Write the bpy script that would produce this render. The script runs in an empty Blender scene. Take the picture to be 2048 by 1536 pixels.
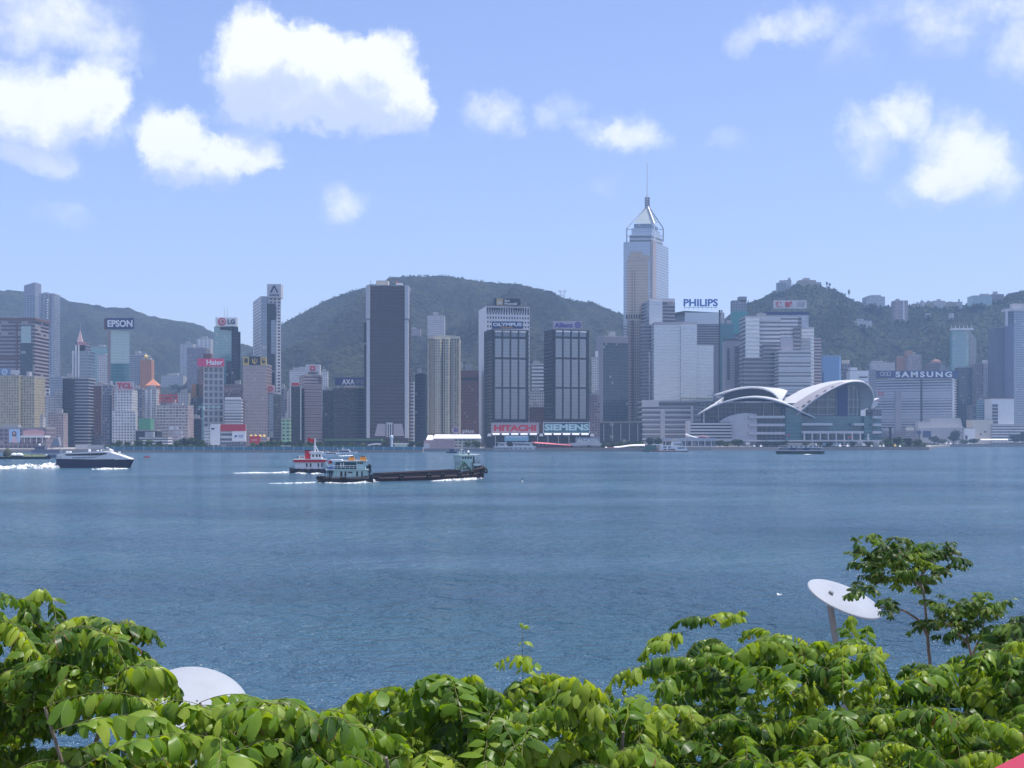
import bpy, math, random
import numpy as np
from mathutils import Vector, Matrix, noise as mnoise
random.seed(11)
rng = np.random.default_rng(5)
S = bpy.context.scene
COL = S.collection
# ------------------------------------------------------------------ camera
F, CX, HY, H = 2400.0, 1024.0, 876.0, 14.0      # focal length in photo pixels, horizon row, eye height over the water
cam = bpy.data.objects.new("camera", bpy.data.cameras.new("camera"))
COL.objects.link(cam)
cam.location = (0, 0, H); cam.rotation_euler = (math.radians(90), 0, 0)
cam.data.sensor_width = 36; cam.data.lens = 36 * F / 2048
cam.data.shift_y = (HY - 768) / 2048
cam.data.clip_start = 0.1; cam.data.clip_end = 60000
S.camera = cam
# ------------------------------------------------------------------ light and exposure
SUNV = Vector((0.24, 0.02, 0.96)).normalized()
EL = math.asin(SUNV.z); AZ = math.atan2(SUNV.x, SUNV.y)
sl = bpy.data.lights.new("sun", 'SUN'); sl.energy = 4.8; sl.angle = math.radians(0.5); sl.color = (1, 0.955, 0.88)
so = bpy.data.objects.new("sun", sl); COL.objects.link(so)
so.rotation_euler = SUNV.to_track_quat('Z', 'Y').to_euler()
S.view_settings.view_transform = 'Standard'; S.view_settings.look = 'None'
S.view_settings.exposure = 0.25; S.view_settings.gamma = 1
S.cycles.use_denoising = True
S.cycles.max_bounces = 6; S.cycles.transparent_max_bounces = 8; S.cycles.volume_bounces = 1
S.cycles.sample_clamp_indirect = 6
# ------------------------------------------------------------------ sky with clouds (by direction: azimuth, elevation)
W = bpy.data.worlds.new("World"); S.world = W; W.use_nodes = True
SKY_STRENGTH = 0.135
def build_world():
    nt = W.node_tree; N = nt.nodes; L = nt.links; N.clear()
    out = N.new('ShaderNodeOutputWorld'); bg = N.new('ShaderNodeBackground'); L.new(bg.outputs[0], out.inputs[0])
    bg.inputs[1].default_value = SKY_STRENGTH
    sky = N.new('ShaderNodeTexSky'); sky.sky_type = 'NISHITA'; sky.sun_disc = False
    sky.sun_elevation = EL; sky.sun_rotation = AZ; sky.altitude = 0; sky.air_density = 1.0; sky.dust_density = 1.6; sky.ozone_density = 2.5
    tint = N.new('ShaderNodeMix'); tint.data_type = 'RGBA'; tint.blend_type = 'MULTIPLY'; tint.inputs[0].default_value = 1
    L.new(sky.outputs[0], tint.inputs[6]); tint.inputs[7].default_value = (1.17, 1.11, 1.29, 1)
    tc = N.new('ShaderNodeTexCoord')
    sep = N.new('ShaderNodeSeparateXYZ'); L.new(tc.outputs['Generated'], sep.inputs[0])
    def M(op, a, b=None, c=None, clamp=False):
        n = N.new('ShaderNodeMath'); n.operation = op; n.use_clamp = clamp
        for k, v in enumerate((a, b, c)):
            if v is None: continue
            if isinstance(v, (int, float)): n.inputs[k].default_value = v
            else: L.new(v, n.inputs[k])
        return n.outputs[0]
    az = M('ARCTAN2', sep.outputs[0], sep.outputs[1])
    hy = M('SQRT', M('ADD', M('MULTIPLY', sep.outputs[0], sep.outputs[0]), M('MULTIPLY', sep.outputs[1], sep.outputs[1])))
    el = M('ARCTAN2', sep.outputs[2], hy)
    cmb = N.new('ShaderNodeCombineXYZ'); L.new(az, cmb.inputs[0]); L.new(el, cmb.inputs[1])
    P = cmb.outputs[0]
    def noise(vec, scale, detail, rough=0.55, dist=0.0):
        n = N.new('ShaderNodeTexNoise'); n.noise_dimensions = '2D'
        L.new(vec, n.inputs['Vector']); n.inputs['Scale'].default_value = scale; n.inputs['Detail'].default_value = detail
        n.inputs['Roughness'].default_value = rough; n.inputs['Distortion'].default_value = dist
        return n
    def V(op, a, b, c=None):
        n = N.new('ShaderNodeVectorMath'); n.operation = op
        for k, v in enumerate((a, b, c)):
            if v is None: continue
            if isinstance(v, tuple): n.inputs[k].default_value = v
            else: L.new(v, n.inputs[k])
        return n.outputs['Value'] if op == 'DOT_PRODUCT' else n.outputs[0]
    nz = noise(P, 11, 9, 0.66)
    warp = V('MULTIPLY', V('SUBTRACT', nz.outputs['Color'], (0.5, 0.5, 0.5)), (0.075, 0.055, 0))
    PW = V('ADD', P, warp)
    blobs = [  # photo column, row, half width, half height, weight of each cloud puff
        (30, 40, 150, 75, .42), (160, 40, 105, 80, .30), (225, 105, 65, 50, .30), (60, 190, 150, 68, 1.0), (190, 195, 62, 62, .72), (225, 262, 38, 45, .42), (60, 262, 135, 66, .85), (90, 325, 95, 36, .46),
        (510, 115, 85, 85, 1.1), (590, 160, 120, 95, 1.2), (690, 165, 110, 95, 1.1), (775, 160, 85, 90, 1.1), (825, 225, 50, 60, .7), (650, 238, 190, 48, .56), (560, 225, 100, 50, .4), (480, 215, 50, 40, .22),
        (385, 255, 50, 45, .8), (330, 270, 60, 60, .5), (440, 310, 105, 50, .78), (390, 352, 100, 38, .58), (505, 305, 70, 45, .55), (350, 325, 60, 45, .5), (310, 290, 40, 50, .4),
        (688, 395, 60, 40, .42), (1000, 220, 62, 46, .44), (1115, 215, 45, 45, .32), (1255, 275, 75, 45, .56), (1190, 260, 60, 35, .28),
        (1800, 225, 62, 48, .6), (1725, 285, 60, 65, .5), (1905, 300, 85, 75, .6), (1965, 350, 95, 65, .5), (1850, 375, 80, 50, .42),
        (1505, 75, 70, 38, .32), (1605, 45, 70, 42, .42), (1710, 105, 70, 60, .26), (1900, 10, 180, 50, .34), (2025, 95, 70, 75, .48), (1885, 85, 70, 48, .26), (1440, 290, 45, 25, .24), (1200, 370, 50, 25, .2), (120, 440, 60, 25, .22)]
    def field(vec):
        acc = None
        for (cx, cy, rx, ry, w) in blobs:
            u = math.atan((cx - CX) / F); v = math.atan((HY - cy) / F * math.cos(u))
            ix = F / rx / 1.16; iy = F / ry / 1.16
            d = V('MULTIPLY_ADD', vec, (ix, iy, 0), (-u * ix, -v * iy, 0))
            f = M('MULTIPLY_ADD', V('DOT_PRODUCT', d, d), -w, w, clamp=True)
            acc = f if acc is None else M('ADD', acc, f)
        return acc
    f0 = field(PW)
    up = V('ADD', PW, (0.006, 0.024, 0))
    f1 = field(up)
    # loose cloud all round the rest of the sky
    nb = noise(P, 2.6, 9, 0.6, 0.4)
    side = M('SMOOTH_MIN', 1, M('MULTIPLY', M('SUBTRACT', M('ABSOLUTE', az), 0.5), 3), 0.1)
    hi = M('MULTIPLY', M('SUBTRACT', el, 0.45), 3, clamp=True)
    away = M('MAXIMUM', M('MAXIMUM', side, 0), hi)
    loose = M('MULTIPLY', M('MULTIPLY', M('SUBTRACT', nb.outputs['Fac'], 0.54), 6, clamp=True), away)
    ft = M('ADD', f0, loose)
    nf = noise(P, 30, 10, 0.66)
    dens = M('ADD', M('MULTIPLY', ft, 1.25), M('MULTIPLY', M('SUBTRACT', nf.outputs['Fac'], 0.5), M('MULTIPLY', M('MINIMUM', M('MULTIPLY', ft, 3), 1), 1.15)))
    dens = M('ADD', dens, M('MULTIPLY', M('SUBTRACT', f0, f1), 0.22))
    mr = N.new('ShaderNodeMapRange'); mr.interpolation_type = 'SMOOTHSTEP'
    L.new(dens, mr.inputs[0]); mr.inputs[1].default_value = 0.0; mr.inputs[2].default_value = 1.3
    alpha = mr.outputs[0]
    # undersides turn blue grey where much cloud lies above
    m2 = N.new('ShaderNodeMapRange'); m2.interpolation_type = 'SMOOTHSTEP'
    L.new(M('ADD', M('SUBTRACT', f1, M('MULTIPLY', f0, 0.45)), M('MULTIPLY', M('SUBTRACT', nf.outputs['Fac'], 0.5), 1.1)), m2.inputs[0]); m2.inputs[1].default_value = 0.12; m2.inputs[2].default_value = 1.05
    cc = N.new('ShaderNodeMix'); cc.data_type = 'RGBA'; L.new(m2.outputs[0], cc.inputs[0])
    k = 1.0 / SKY_STRENGTH
    cc.inputs[6].default_value = (0.95 * k, 0.97 * k, 1.0 * k, 1); cc.inputs[7].default_value = (0.58 * k, 0.66 * k, 0.90 * k, 1)
    mx = N.new('ShaderNodeMix'); mx.data_type = 'RGBA'; L.new(alpha, mx.inputs[0]); L.new(tint.outputs[2], mx.inputs[6]); L.new(cc.outputs[2], mx.inputs[7])
    L.new(mx.outputs[2], bg.inputs[0])
build_world()

# ------------------------------------------------------------------ helpers
def X(px, D): return (px - CX) / F * D
def Z(py, D): return H + (HY - py) / F * D
def at(px, py, D): return Vector((X(px, D), D, Z(py, D)))
def tag(o, label=None, cat=None, group=None, kind=None):
    if label: o["label"] = label
    if cat: o["category"] = cat
    if group: o["group"] = group
    if kind: o["kind"] = kind
    return o
def empty(name, loc, label=None, cat=None, group=None, rz=0.0):
    o = bpy.data.objects.new(name, None); COL.objects.link(o); o.location = loc; o.rotation_euler = (0, 0, rz)
    o.empty_display_size = 1
    return tag(o, label, cat, group)

class MB:
    """collects faces, then links them as ONE mesh object; uv counts facade cells (bays, floors)"""
    def __init__(s): s.v = []; s.f = []; s.uv = []; s.sm = []
    def poly(s, pts, uv=None, smooth=False):
        b = len(s.v); s.v += [tuple(p) for p in pts]; s.f.append(tuple(range(b, b + len(pts)))); s.uv.append(uv); s.sm.append(smooth)
    def grid(s, rows, smooth=True, close=False):
        b = len(s.v); n = len(rows[0])
        for r in rows: s.v += [tuple(p) for p in r]
        for i in range(len(rows) - 1):
            for j in range(n if close else n - 1):
                k = (j + 1) % n
                s.f.append((b + i * n + j, b + i * n + k, b + (i + 1) * n + k, b + (i + 1) * n + j)); s.uv.append(None); s.sm.append(smooth)
    def box(s, x0, x1, y0, y1, z0, z1):
        p = [(x0, y0, z0), (x1, y0, z0), (x1, y1, z0), (x0, y1, z0), (x0, y0, z1), (x1, y0, z1), (x1, y1, z1), (x0, y1, z1)]
        b = len(s.v); s.v += p
        for q in ((0, 3, 2, 1), (4, 5, 6, 7), (0, 1, 5, 4), (1, 2, 6, 5), (2, 3, 7, 6), (3, 0, 4, 7)):
            s.f.append(tuple(b + i for i in q)); s.uv.append(None); s.sm.append(False)
        return s
    def pbox(s, x0, x1, y0, y1, D, th):       # photo columns / rows at distance D, th metres deep
        return s.box(X(x0, D), X(x1, D), D, D + th, Z(y1, D), Z(y0, D))
    def prism(s, foot, z0, z1, fh=3.4, bw=3.0, top=True, sides=True, zt=None, bottom=False):
        """upright prism on a counter-clockwise footprint; side uvs count bays and floors"""
        n = len(foot); zt = zt or [z1] * n
        nf = max(1, round((z1 - z0) / fh))
        if sides:
            for i in range(n):
                a, c = foot[i], foot[(i + 1) % n]; w = math.hypot(c[0] - a[0], c[1] - a[1]); nb = max(1, round(w / bw))
                za, zc = zt[i], zt[(i + 1) % n]
                h = max(z1 - z0, 1e-6)
                s.poly([(a[0], a[1], z0), (c[0], c[1], z0), (c[0], c[1], zc), (a[0], a[1], za)], [(0, 0), (nb, 0), (nb, nf * (zc - z0) / h), (0, nf * (za - z0) / h)])
        if top: s.poly([(p[0], p[1], zt[i]) for i, p in enumerate(foot)])
        if bottom: s.poly([(p[0], p[1], z0) for p in reversed(foot)])
        return s
    def tube(s, p0, p1, r0, r1=None, n=8, caps=True):
        p0, p1 = Vector(p0), Vector(p1); r1 = r0 if r1 is None else r1; d = (p1 - p0)
        if d.length < 1e-9: return s
        d.normalize(); u = d.orthogonal().normalized(); w = d.cross(u)
        ring = [[p + (u * math.cos(t) + w * math.sin(t)) * r for t in [2 * math.pi * k / n for k in range(n)]] for p, r in ((p0, r0), (p1, r1))]
        s.grid(ring, True, True)
        if caps: s.poly(list(reversed(ring[0]))); s.poly(ring[1])
        return s
    def path(s, pts, radii, n=8):
        pts = [Vector(p) for p in pts]; rows = []
        d0 = (pts[1] - pts[0]).normalized(); u = d0.orthogonal().normalized()
        for i, p in enumerate(pts):
            d = (pts[min(i + 1, len(pts) - 1)] - pts[max(i - 1, 0)]).normalized(); u = (u - d * u.dot(d)).normalized(); w = d.cross(u)
            r = radii[i] if hasattr(radii, '__len__') else radii
            rows.append([p + (u * math.cos(t) + w * math.sin(t)) * r for t in [2 * math.pi * k / n for k in range(n)]])
        s.grid(rows, True, True); s.poly(list(reversed(rows[0]))); s.poly(rows[-1])
        return s
    def torus(s, c, R, r, axis='y', n=14, m=6):
        rows = []
        for i in range(n + 1):
            t = 2 * math.pi * i / n; ring = []
            for j in range(m):
                a = 2 * math.pi * j / m; q = R + r * math.cos(a); h = r * math.sin(a)
                l = (q * math.cos(t), h, q * math.sin(t)) if axis == 'y' else (h, q * math.cos(t), q * math.sin(t)) if axis == 'x' else (q * math.cos(t), q * math.sin(t), h)
                ring.append((c[0] + l[0], c[1] + l[1], c[2] + l[2]))
            rows.append(ring)
        s.grid(rows, True, True); return s
    def dome(s, c, rx, ry, rz, n=12, m=6, full=False):
        rows = []
        for i in range(m + 1):
            a = (math.pi * i / m - math.pi / 2) if full else math.pi / 2 * i / m
            rows.append([(c[0] + rx * math.cos(a) * math.cos(t), c[1] + ry * math.cos(a) * math.sin(t), c[2] + rz * math.sin(a)) for t in [2 * math.pi * k / n for k in range(n)]])
        s.grid(rows, True, True); return s
    def build(s, name, mat, parent=None, loc=None, bevel=0.0):
        off = Vector(parent.location) if (parent is not None and loc is None) else Vector(loc or (0, 0, 0))
        me = bpy.data.meshes.new(name)
        me.from_pydata([(p[0] - off.x, p[1] - off.y, p[2] - off.z) for p in s.v], [], s.f)
        if any(s.sm): me.polygons.foreach_set('use_smooth', np.array(s.sm, bool))
        if any(u is not None for u in s.uv):
            ul = me.uv_layers.new(name='cells'); k = 0; arr = np.zeros(len(me.loops) * 2, np.float32)
            for f, u in zip(s.f, s.uv):
                for i in range(len(f)):
                    if u is not None: arr[2 * k] = u[i][0]; arr[2 * k + 1] = u[i][1]
                    else: arr[2 * k] = 0.01; arr[2 * k + 1] = 0.01
                    k += 1
            ul.data.foreach_set('uv', arr)
        me.materials.append(mat); me.update()
        o = bpy.data.objects.new(name, me); COL.objects.link(o)
        if parent is not None: o.parent = parent
        elif loc is not None: o.location = loc
        return o
def local(mb, name, mat, parent):               # verts already in the parent's own space
    return mb.build(name, mat, parent, loc=(0, 0, 0))

# ------------------------------------------------------------------ materials
class NT:
    def __init__(s, name):
        s.m = bpy.data.materials.new(name); s.m.use_nodes = True; s.t = s.m.node_tree; s.N = s.t.nodes; s.L = s.t.links
        s.p = s.N['Principled BSDF']; s.out = s.N['Material Output']
    def set(s, sock, v):
        if hasattr(v, 'is_output'): s.L.new(v, sock)
        else: sock.default_value = v
    def math(s, op, a, b=None, c=None, clamp=False):
        n = s.N.new('ShaderNodeMath'); n.operation = op; n.use_clamp = clamp
        for k, v in enumerate((a, b, c)):
            if v is not None: s.set(n.inputs[k], v)
        return n.outputs[0]
    def mix(s, f, a, b, blend='MIX'):
        n = s.N.new('ShaderNodeMix'); n.data_type = 'RGBA'; n.blend_type = blend
        s.set(n.inputs[0], f)
        for k, v in ((6, a), (7, b)): s.set(n.inputs[k], (*v, 1) if isinstance(v, tuple) and len(v) == 3 else v)
        return n.outputs[2]
    def noise(s, vec, scale, detail=4, rough=0.55, dim='3D'):
        n = s.N.new('ShaderNodeTexNoise'); n.noise_dimensions = dim
        if vec is not None: s.L.new(vec, n.inputs['Vector'])
        n.inputs['Scale'].default_value = scale; n.inputs['Detail'].default_value = detail; n.inputs['Roughness'].default_value = rough
        return n
    def pos(s): return s.N.new('ShaderNodeNewGeometry').outputs['Position']
    def scalevec(s, v, k):
        n = s.N.new('ShaderNodeVectorMath'); n.operation = 'MULTIPLY'; s.L.new(v, n.inputs[0]); n.inputs[1].default_value = k; return n.outputs[0]
    def ramp(s, f, stops):
        n = s.N.new('ShaderNodeValToRGB'); s.L.new(f, n.inputs[0]); e = n.color_ramp.elements
        while len(e) < len(stops): e.new(0.5)
        for i, (p, c) in enumerate(stops): e[i].position = p; e[i].color = (*c, 1) if len(c) == 3 else c
        return n.outputs[0]
    def smooth(s, f, a, b):
        n = s.N.new('ShaderNodeMapRange'); n.interpolation_type = 'SMOOTHSTEP'; s.L.new(f, n.inputs[0]); n.inputs[1].default_value = a; n.inputs[2].default_value = b; return n.outputs[0]
    def bump(s, h, strength, dist):
        n = s.N.new('ShaderNodeBump'); n.inputs['Strength'].default_value = strength; n.inputs['Distance'].default_value = dist; s.L.new(h, n.inputs['Height']); s.L.new(n.outputs[0], s.p.inputs['Normal']); return n
_pc = {}
def paint(name, col, rough=0.6, metal=0.0, wear=0.18, scale=0.35, spec=0.4, streak=0.0):
    """plain painted / rendered / metal surface with uneven dirt and, if asked, rain streaks"""
    if name in _pc: return _pc[name]
    t = NT(name); P = t.pos()
    n = t.noise(P, scale, 5, 0.6); f = t.smooth(n.outputs['Fac'], 0.3, 0.75)
    c = t.mix(t.math('MULTIPLY', f, wear), tuple(col), tuple(x * 0.45 for x in col))
    if streak > 0:
        n2 = t.noise(t.scalevec(P, (1.3, 1.3, 0.06)), 1.0, 4, 0.6)
        c = t.mix(t.math('MULTIPLY', t.smooth(n2.outputs['Fac'], 0.45, 0.8), streak), c, tuple(x * 0.4 for x in col))
    t.set(t.p.inputs['Base Color'], c); t.p.inputs['Roughness'].default_value = rough; t.p.inputs['Metallic'].default_value = metal
    t.p.inputs['Specular IOR Level'].default_value = spec
    _pc[name] = t.m; return t.m
def facade(name, wall, glass, ww=0.6, wh=0.55, gr=0.18, ior=1.7, var=0.5, blind=0.15, wr=0.75, cv=0.5, wobble=0.0, mull=0.0, metal=0.0):
    """a wall of window cells: uv counts bays and floors"""
    if name in _pc: return _pc[name]
    t = NT(name); uv = t.N.new('ShaderNodeUVMap').outputs[0]
    sp = t.N.new('ShaderNodeSeparateXYZ'); t.L.new(uv, sp.inputs[0]); u, v = sp.outputs[0], sp.outputs[1]
    fu = t.math('FRACT', u); fv = t.math('FRACT', v)
    mv = t.math('LESS_THAN', t.math('ABSOLUTE', t.math('SUBTRACT', fv, cv)), wh / 2)
    if ww < 0.999:
        mu = t.math('LESS_THAN', t.math('ABSOLUTE', t.math('SUBTRACT', fu, 0.5)), ww / 2); mask = t.math('MULTIPLY', mu, mv)
    else: mask = mv
    cmb = t.N.new('ShaderNodeCombineXYZ'); t.L.new(t.math('FLOOR', u), cmb.inputs[0]); t.L.new(t.math('FLOOR', v), cmb.inputs[1])
    oi = t.N.new('ShaderNodeObjectInfo'); t.L.new(oi.outputs['Random'], cmb.inputs[2])
    wn = t.N.new('ShaderNodeTexWhiteNoise'); wn.noise_dimensions = '3D'; t.L.new(cmb.outputs[0], wn.inputs[0])
    r = wn.outputs['Value']
    g = t.mix(t.math('MULTIPLY', r, var), tuple(glass), tuple(x * 0.35 for x in glass))
    if blind > 0: g = t.mix(t.math('MULTIPLY', t.math('GREATER_THAN', r, 1 - blind), 0.7), g, (0.38, 0.37, 0.34))
    P = t.pos(); n = t.noise(P, 0.09, 5, 0.6); dirt = t.math('MULTIPLY', t.smooth(n.outputs['Fac'], 0.35, 0.75), 0.28)
    n2 = t.noise(t.scalevec(P, (0.5, 0.5, 0.03)), 1.0, 4, 0.6); st = t.math('MULTIPLY', t.smooth(n2.outputs['Fac'], 0.45, 0.8), 0.3)
    w = t.mix(t.math('MAXIMUM', dirt, st), tuple(wall), tuple(x * 0.5 for x in wall))
    t.set(t.p.inputs['Base Color'], t.mix(mask, w, g))
    t.set(t.p.inputs['Roughness'], t.math('MULTIPLY_ADD', mask, gr - wr, wr))
    t.set(t.p.inputs['IOR'], t.math('MULTIPLY_ADD', mask, ior - 1.35, 1.35))
    if metal: t.set(t.p.inputs['Metallic'], t.math('MULTIPLY', mask, metal))
    if wobble:
        nw = t.noise(P, 0.12, 3, 0.5); hh = t.math('ADD', t.math('MULTIPLY', nw.outputs['Fac'], 1.0), t.math('MULTIPLY', r, 0.05)); t.bump(hh, wobble, 1.0)
    _pc[name] = t.m; return t.m
def foliage_far(name, a, b):
    t = NT(name); P = t.pos(); n = t.noise(P, 0.45, 4, 0.6); n2 = t.noise(P, 0.05, 3, 0.5)
    oi = t.N.new('ShaderNodeObjectInfo')
    f = t.math('ADD', t.smooth(n.outputs['Fac'], 0.3, 0.7), t.math('SUBTRACT', n2.outputs['Fac'], 0.5), clamp=True)
    t.set(t.p.inputs['Base Color'], t.mix(f, a, b)); t.p.inputs['Roughness'].default_value = 0.8; t.p.inputs['Specular IOR Level'].default_value = 0.2
    return t.m

# ------------------------------------------------------------------ water
def water_material():
    t = NT('harbour_water'); P = t.pos()
    a = t.noise(t.scalevec(P, (0.13, 0.15, 1)), 1.0, 3, 0.6)
    a0 = t.noise(t.scalevec(P, (0.04, 0.05, 1)), 1.0, 2, 0.5)
    b = t.noise(t.scalevec(P, (0.5, 0.55, 1)), 1.0, 4, 0.65)
    c = t.noise(t.scalevec(P, (2.2, 2.4, 1)), 1.0, 3, 0.6)
    w2 = t.noise(t.scalevec(P, (0.11, 0.42, 1)), 1.0, 3, 0.6)
    big = t.noise(t.scalevec(P, (0.006, 0.016, 1)), 1.0, 4, 0.6)
    gust = t.smooth(big.outputs['Fac'], 0.35, 0.68)
    h = t.math('ADD', t.math('ADD', t.math('MULTIPLY', a.outputs['Fac'], 3.6), t.math('MULTIPLY', a0.outputs['Fac'], 4.0)), t.math('ADD', t.math('MULTIPLY', b.outputs['Fac'], 2.2), t.math('ADD', t.math('MULTIPLY', c.outputs['Fac'], 0.30), t.math('MULTIPLY', w2.outputs['Fac'], 1.9))))
    bp = t.bump(h, 1.0, 1.0)
    cn = t.N.new('ShaderNodeCombineXYZ'); cn.inputs[0].default_value = 0.0; cn.inputs[1].default_value = -0.17; cn.inputs[2].default_value = 0.985; t.L.new(cn.outputs[0], bp.inputs['Normal'])
    t.L.new(t.math('MULTIPLY_ADD', gust, 0.5, 0.65), bp.inputs['Strength'])
    n3 = t.noise(t.scalevec(P, (0.012, 0.02, 1)), 1.0, 4, 0.6)
    t.set(t.p.inputs['Base Color'], t.mix(t.smooth(n3.outputs['Fac'], 0.3, 0.7), (0.042, 0.102, 0.174), (0.037, 0.110, 0.164)))
    t.p.inputs['Roughness'].default_value = 0.15; t.p.inputs['IOR'].default_value = 1.33
    return t.m
mb = MB(); mb.poly([(-9000, -400, 0), (9000, -400, 0), (9000, 14000, 0), (-9000, 14000, 0)])
tag(mb.build('harbour_water', water_material()), 'wide blue rippled harbour water', 'water', kind='structure')

# ------------------------------------------------------------------ land across the water, promenade on this side
GZ = 3.2
concrete = paint('sea_wall_concrete', (0.30, 0.27, 0.25), 0.85, streak=0.5)
pave = paint('waterfront_paving', (0.26, 0.25, 0.24), 0.9)
SHORE = [(-900, 1162), (845, 1162), (848, 1240), (965, 1240), (968, 1252), (1290, 1252), (1300, 1330), (1420, 1345), (1560, 1380), (1858, 1380), (1862, 1560), (1900, 1900), (3200, 1960)]
sp = [(X(p, d), d) for p, d in SHORE]
mb = MB(); mb.prism(sp + [(4200, 9000), (-4200, 9000)], -3, GZ)
tag(mb.build('ground', pave), 'flat reclaimed waterfront land under the city', 'ground', kind='structure')
def seawall(i0, i1, label, h=0.7, m=concrete):
    for_pts = sp[i0:i1 + 1]; mb = MB()
    for a, c in zip(for_pts[:-1], for_pts[1:]):
        d = Vector((c[0] - a[0], c[1] - a[1], 0)); n = Vector((d.y, -d.x, 0)).normalized()
        q = [(a[0] + n.x * 1.2, a[1] + n.y * 1.2), (c[0] + n.x * 1.2, c[1] + n.y * 1.2), (c[0] + n.x * 0.01, c[1] + n.y * 0.01), (a[0] + n.x * 0.01, a[1] + n.y * 0.01)]
        mb.prism(q, -2, GZ + h)
    tag(mb.build('sea_wall', m, loc=(for_pts[0][0], for_pts[0][1], 0)), label, 'sea wall')
seawall(0, 1, 'long pale stone sea wall below the teal hoarding and trees', -1.3, paint('sea_wall_pale', (0.42, 0.33, 0.28), 0.85, streak=0.4))
seawall(4, 5, 'dark concrete sea wall behind the moored pier boats')
seawall(6, 8, 'low grey quay wall below the round dark tree and kiosks')
seawall(8, 9, 'dark quay wall running right in front of the winged convention hall')
seawall(11, 12, 'far grey sea wall below the pale low theatre buildings')
mb = MB(); mb.box(-60, 60, -40, 24, -3, 4); tag(mb.build('promenade', pave), 'paved promenade on the near shore', 'promenade', kind='structure')

# ------------------------------------------------------------------ hills
def interp(pts, x):
    for (a, b), (c, d) in zip(pts[:-1], pts[1:]):
        if a <= x <= c:
            k = (x - a) / (c - a); return b + (d - b) * k
    return pts[0][1] if x < pts[0][0] else pts[-1][1]
def hill_material(name, dark, light, sc):
    t = NT(name); P = t.pos()
    vo = t.N.new('ShaderNodeTexVoronoi'); vo.inputs['Scale'].default_value = sc; t.L.new(P, vo.inputs['Vector'])
    n = t.noise(P, 0.006, 8, 0.62); n2 = t.noise(P, 0.12, 4, 0.6)
    f = t.math('ADD', t.math('MULTIPLY', t.smooth(n.outputs['Fac'], 0.40, 0.64), 0.95), t.math('MULTIPLY', t.smooth(n2.outputs['Fac'], 0.35, 0.7), 0.30), clamp=True)
    c = t.mix(f, dark, light)
    c = t.mix(t.math('MULTIPLY', t.smooth(vo.outputs['Distance'], 0.2, 0.9), 0.75), c, tuple(x * 0.3 for x in dark))
    t.set(t.p.inputs['Base Color'], c); t.p.inputs['Roughness'].default_value = 0.95; t.p.inputs['Specular IOR Level'].default_value = 0.1
    h = t.math('ADD', t.math('MULTIPLY', vo.outputs['Distance'], -1.0), t.math('MULTIPLY', n2.outputs['Fac'], 0.7)); t.bump(h, 1.0, 6.0)
    return t.m
HILLS = {}
def hill(name, label, ridge, Dr, D0, Db, mat, step=3.5, rows=150, seed=0.0, tree=3.5, gully=0.20, power=0.85):
    x0, x1 = ridge[0][0], ridge[-1][0]; n = int((x1 - x0) / step) + 1
    def height(px, d):
        x = X(px, Dr); zr = Z(interp(ridge, px), Dr) - 3
        if d <= Dr:
            t = max(0, (d - D0) / (Dr - D0)); base = 3 + (zr - 3) * (t ** power)
            e = 4 * t * (1 - t)
        else:
            t = (d - Dr) / (Db - Dr); base = 3 + (zr - 3) * (1 - t * t * 0.85); e = min(1, t * 3)
        g = mnoise.ridged_multi_fractal(Vector((x * 0.0042 + seed, d * 0.0016, seed)), 1.0, 2.1, 4, 1.0, 2.0)
        base += (g - 1.0) * gully * zr * e * 0.5
        q = mnoise.fractal(Vector((x * 0.055 + seed, d * 0.055, 3.1)), 0.9, 2.0, 3)
        return base + q * tree + abs(mnoise.noise(Vector((x * 0.16, d * 0.16, seed)))) * tree * 0.9
    ds = [D0 + (Dr - D0) * j / (rows - 1) for j in range(rows)] + [Dr + (Db - Dr) * k / 8 for k in range(1, 9)]
    cols = [x0 + (x1 - x0) * i / (n - 1) for i in range(n)]
    mb = MB(); mb.grid([[(X(p, Dr), d, height(p, d)) for p in cols] for d in ds])
    HILLS[name + label] = height
    return tag(mb.build(name, mat), label, 'hill', kind='structure'), height, Dr
hm1 = hill_material('hill_forest_dark', (0.010, 0.014, 0.012), (0.034, 0.042, 0.021), 0.10)
hm2 = hill_material('hill_forest_near', (0.010, 0.016, 0.012), (0.038, 0.052, 0.024), 0.11)
_, hill_left, DL = hill('hill', 'long hazy forested ridge on the left behind the towers', [(-420, 640), (-300, 600), (-150, 590), (0, 580), (40, 581), (90, 594), (120, 600), (170, 606), (215, 613), (260, 615), (300, 631), (350, 640), (380, 648), (420, 668), (450, 680), (500, 690), (560, 705), (640, 740), (720, 800), (760, 872)], 3600, 2250, 4700, hm1, 3.2, 150, 1.7, 4, 0.42)
_, hill_mid, DM = hill('hill', 'broad rounded green mountain behind the tall dark tower', [(430, 874), (470, 780), (520, 690), (560, 650), (580, 637), (610, 622), (650, 601), (680, 590), (720, 577), (740, 572), (765, 562), (785, 553), (830, 551), (895, 550), (930, 556), (975, 563), (1040, 566), (1065, 574), (1090, 580), (1130, 595), (1160, 602), (1185, 604), (1215, 617), (1245, 629), (1290, 650), (1340, 680), (1400, 720), (1480, 790), (1540, 872)], 3000, 1800, 4000, hm1, 2.4, 190, 5.3, 3.0, 0.46)
_, hill_right, DR = hill('hill', 'near wooded hill on the right dotted with apartment blocks', [(1330, 874), (1380, 760), (1430, 668), (1465, 630), (1500, 605), (1540, 590), (1560, 578), (1590, 570), (1640, 569), (1665, 577), (1690, 592), (1720, 602), (1750, 612), (1790, 611), (1830, 612), (1900, 614), (1935, 610), (1960, 605), (2005, 596), (2030, 585), (2060, 575), (2150, 560), (2300, 600), (2500, 640)], 2750, 2080, 3600, hm2, 2.4, 170, 9.1, 4.2, 0.36)

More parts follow.
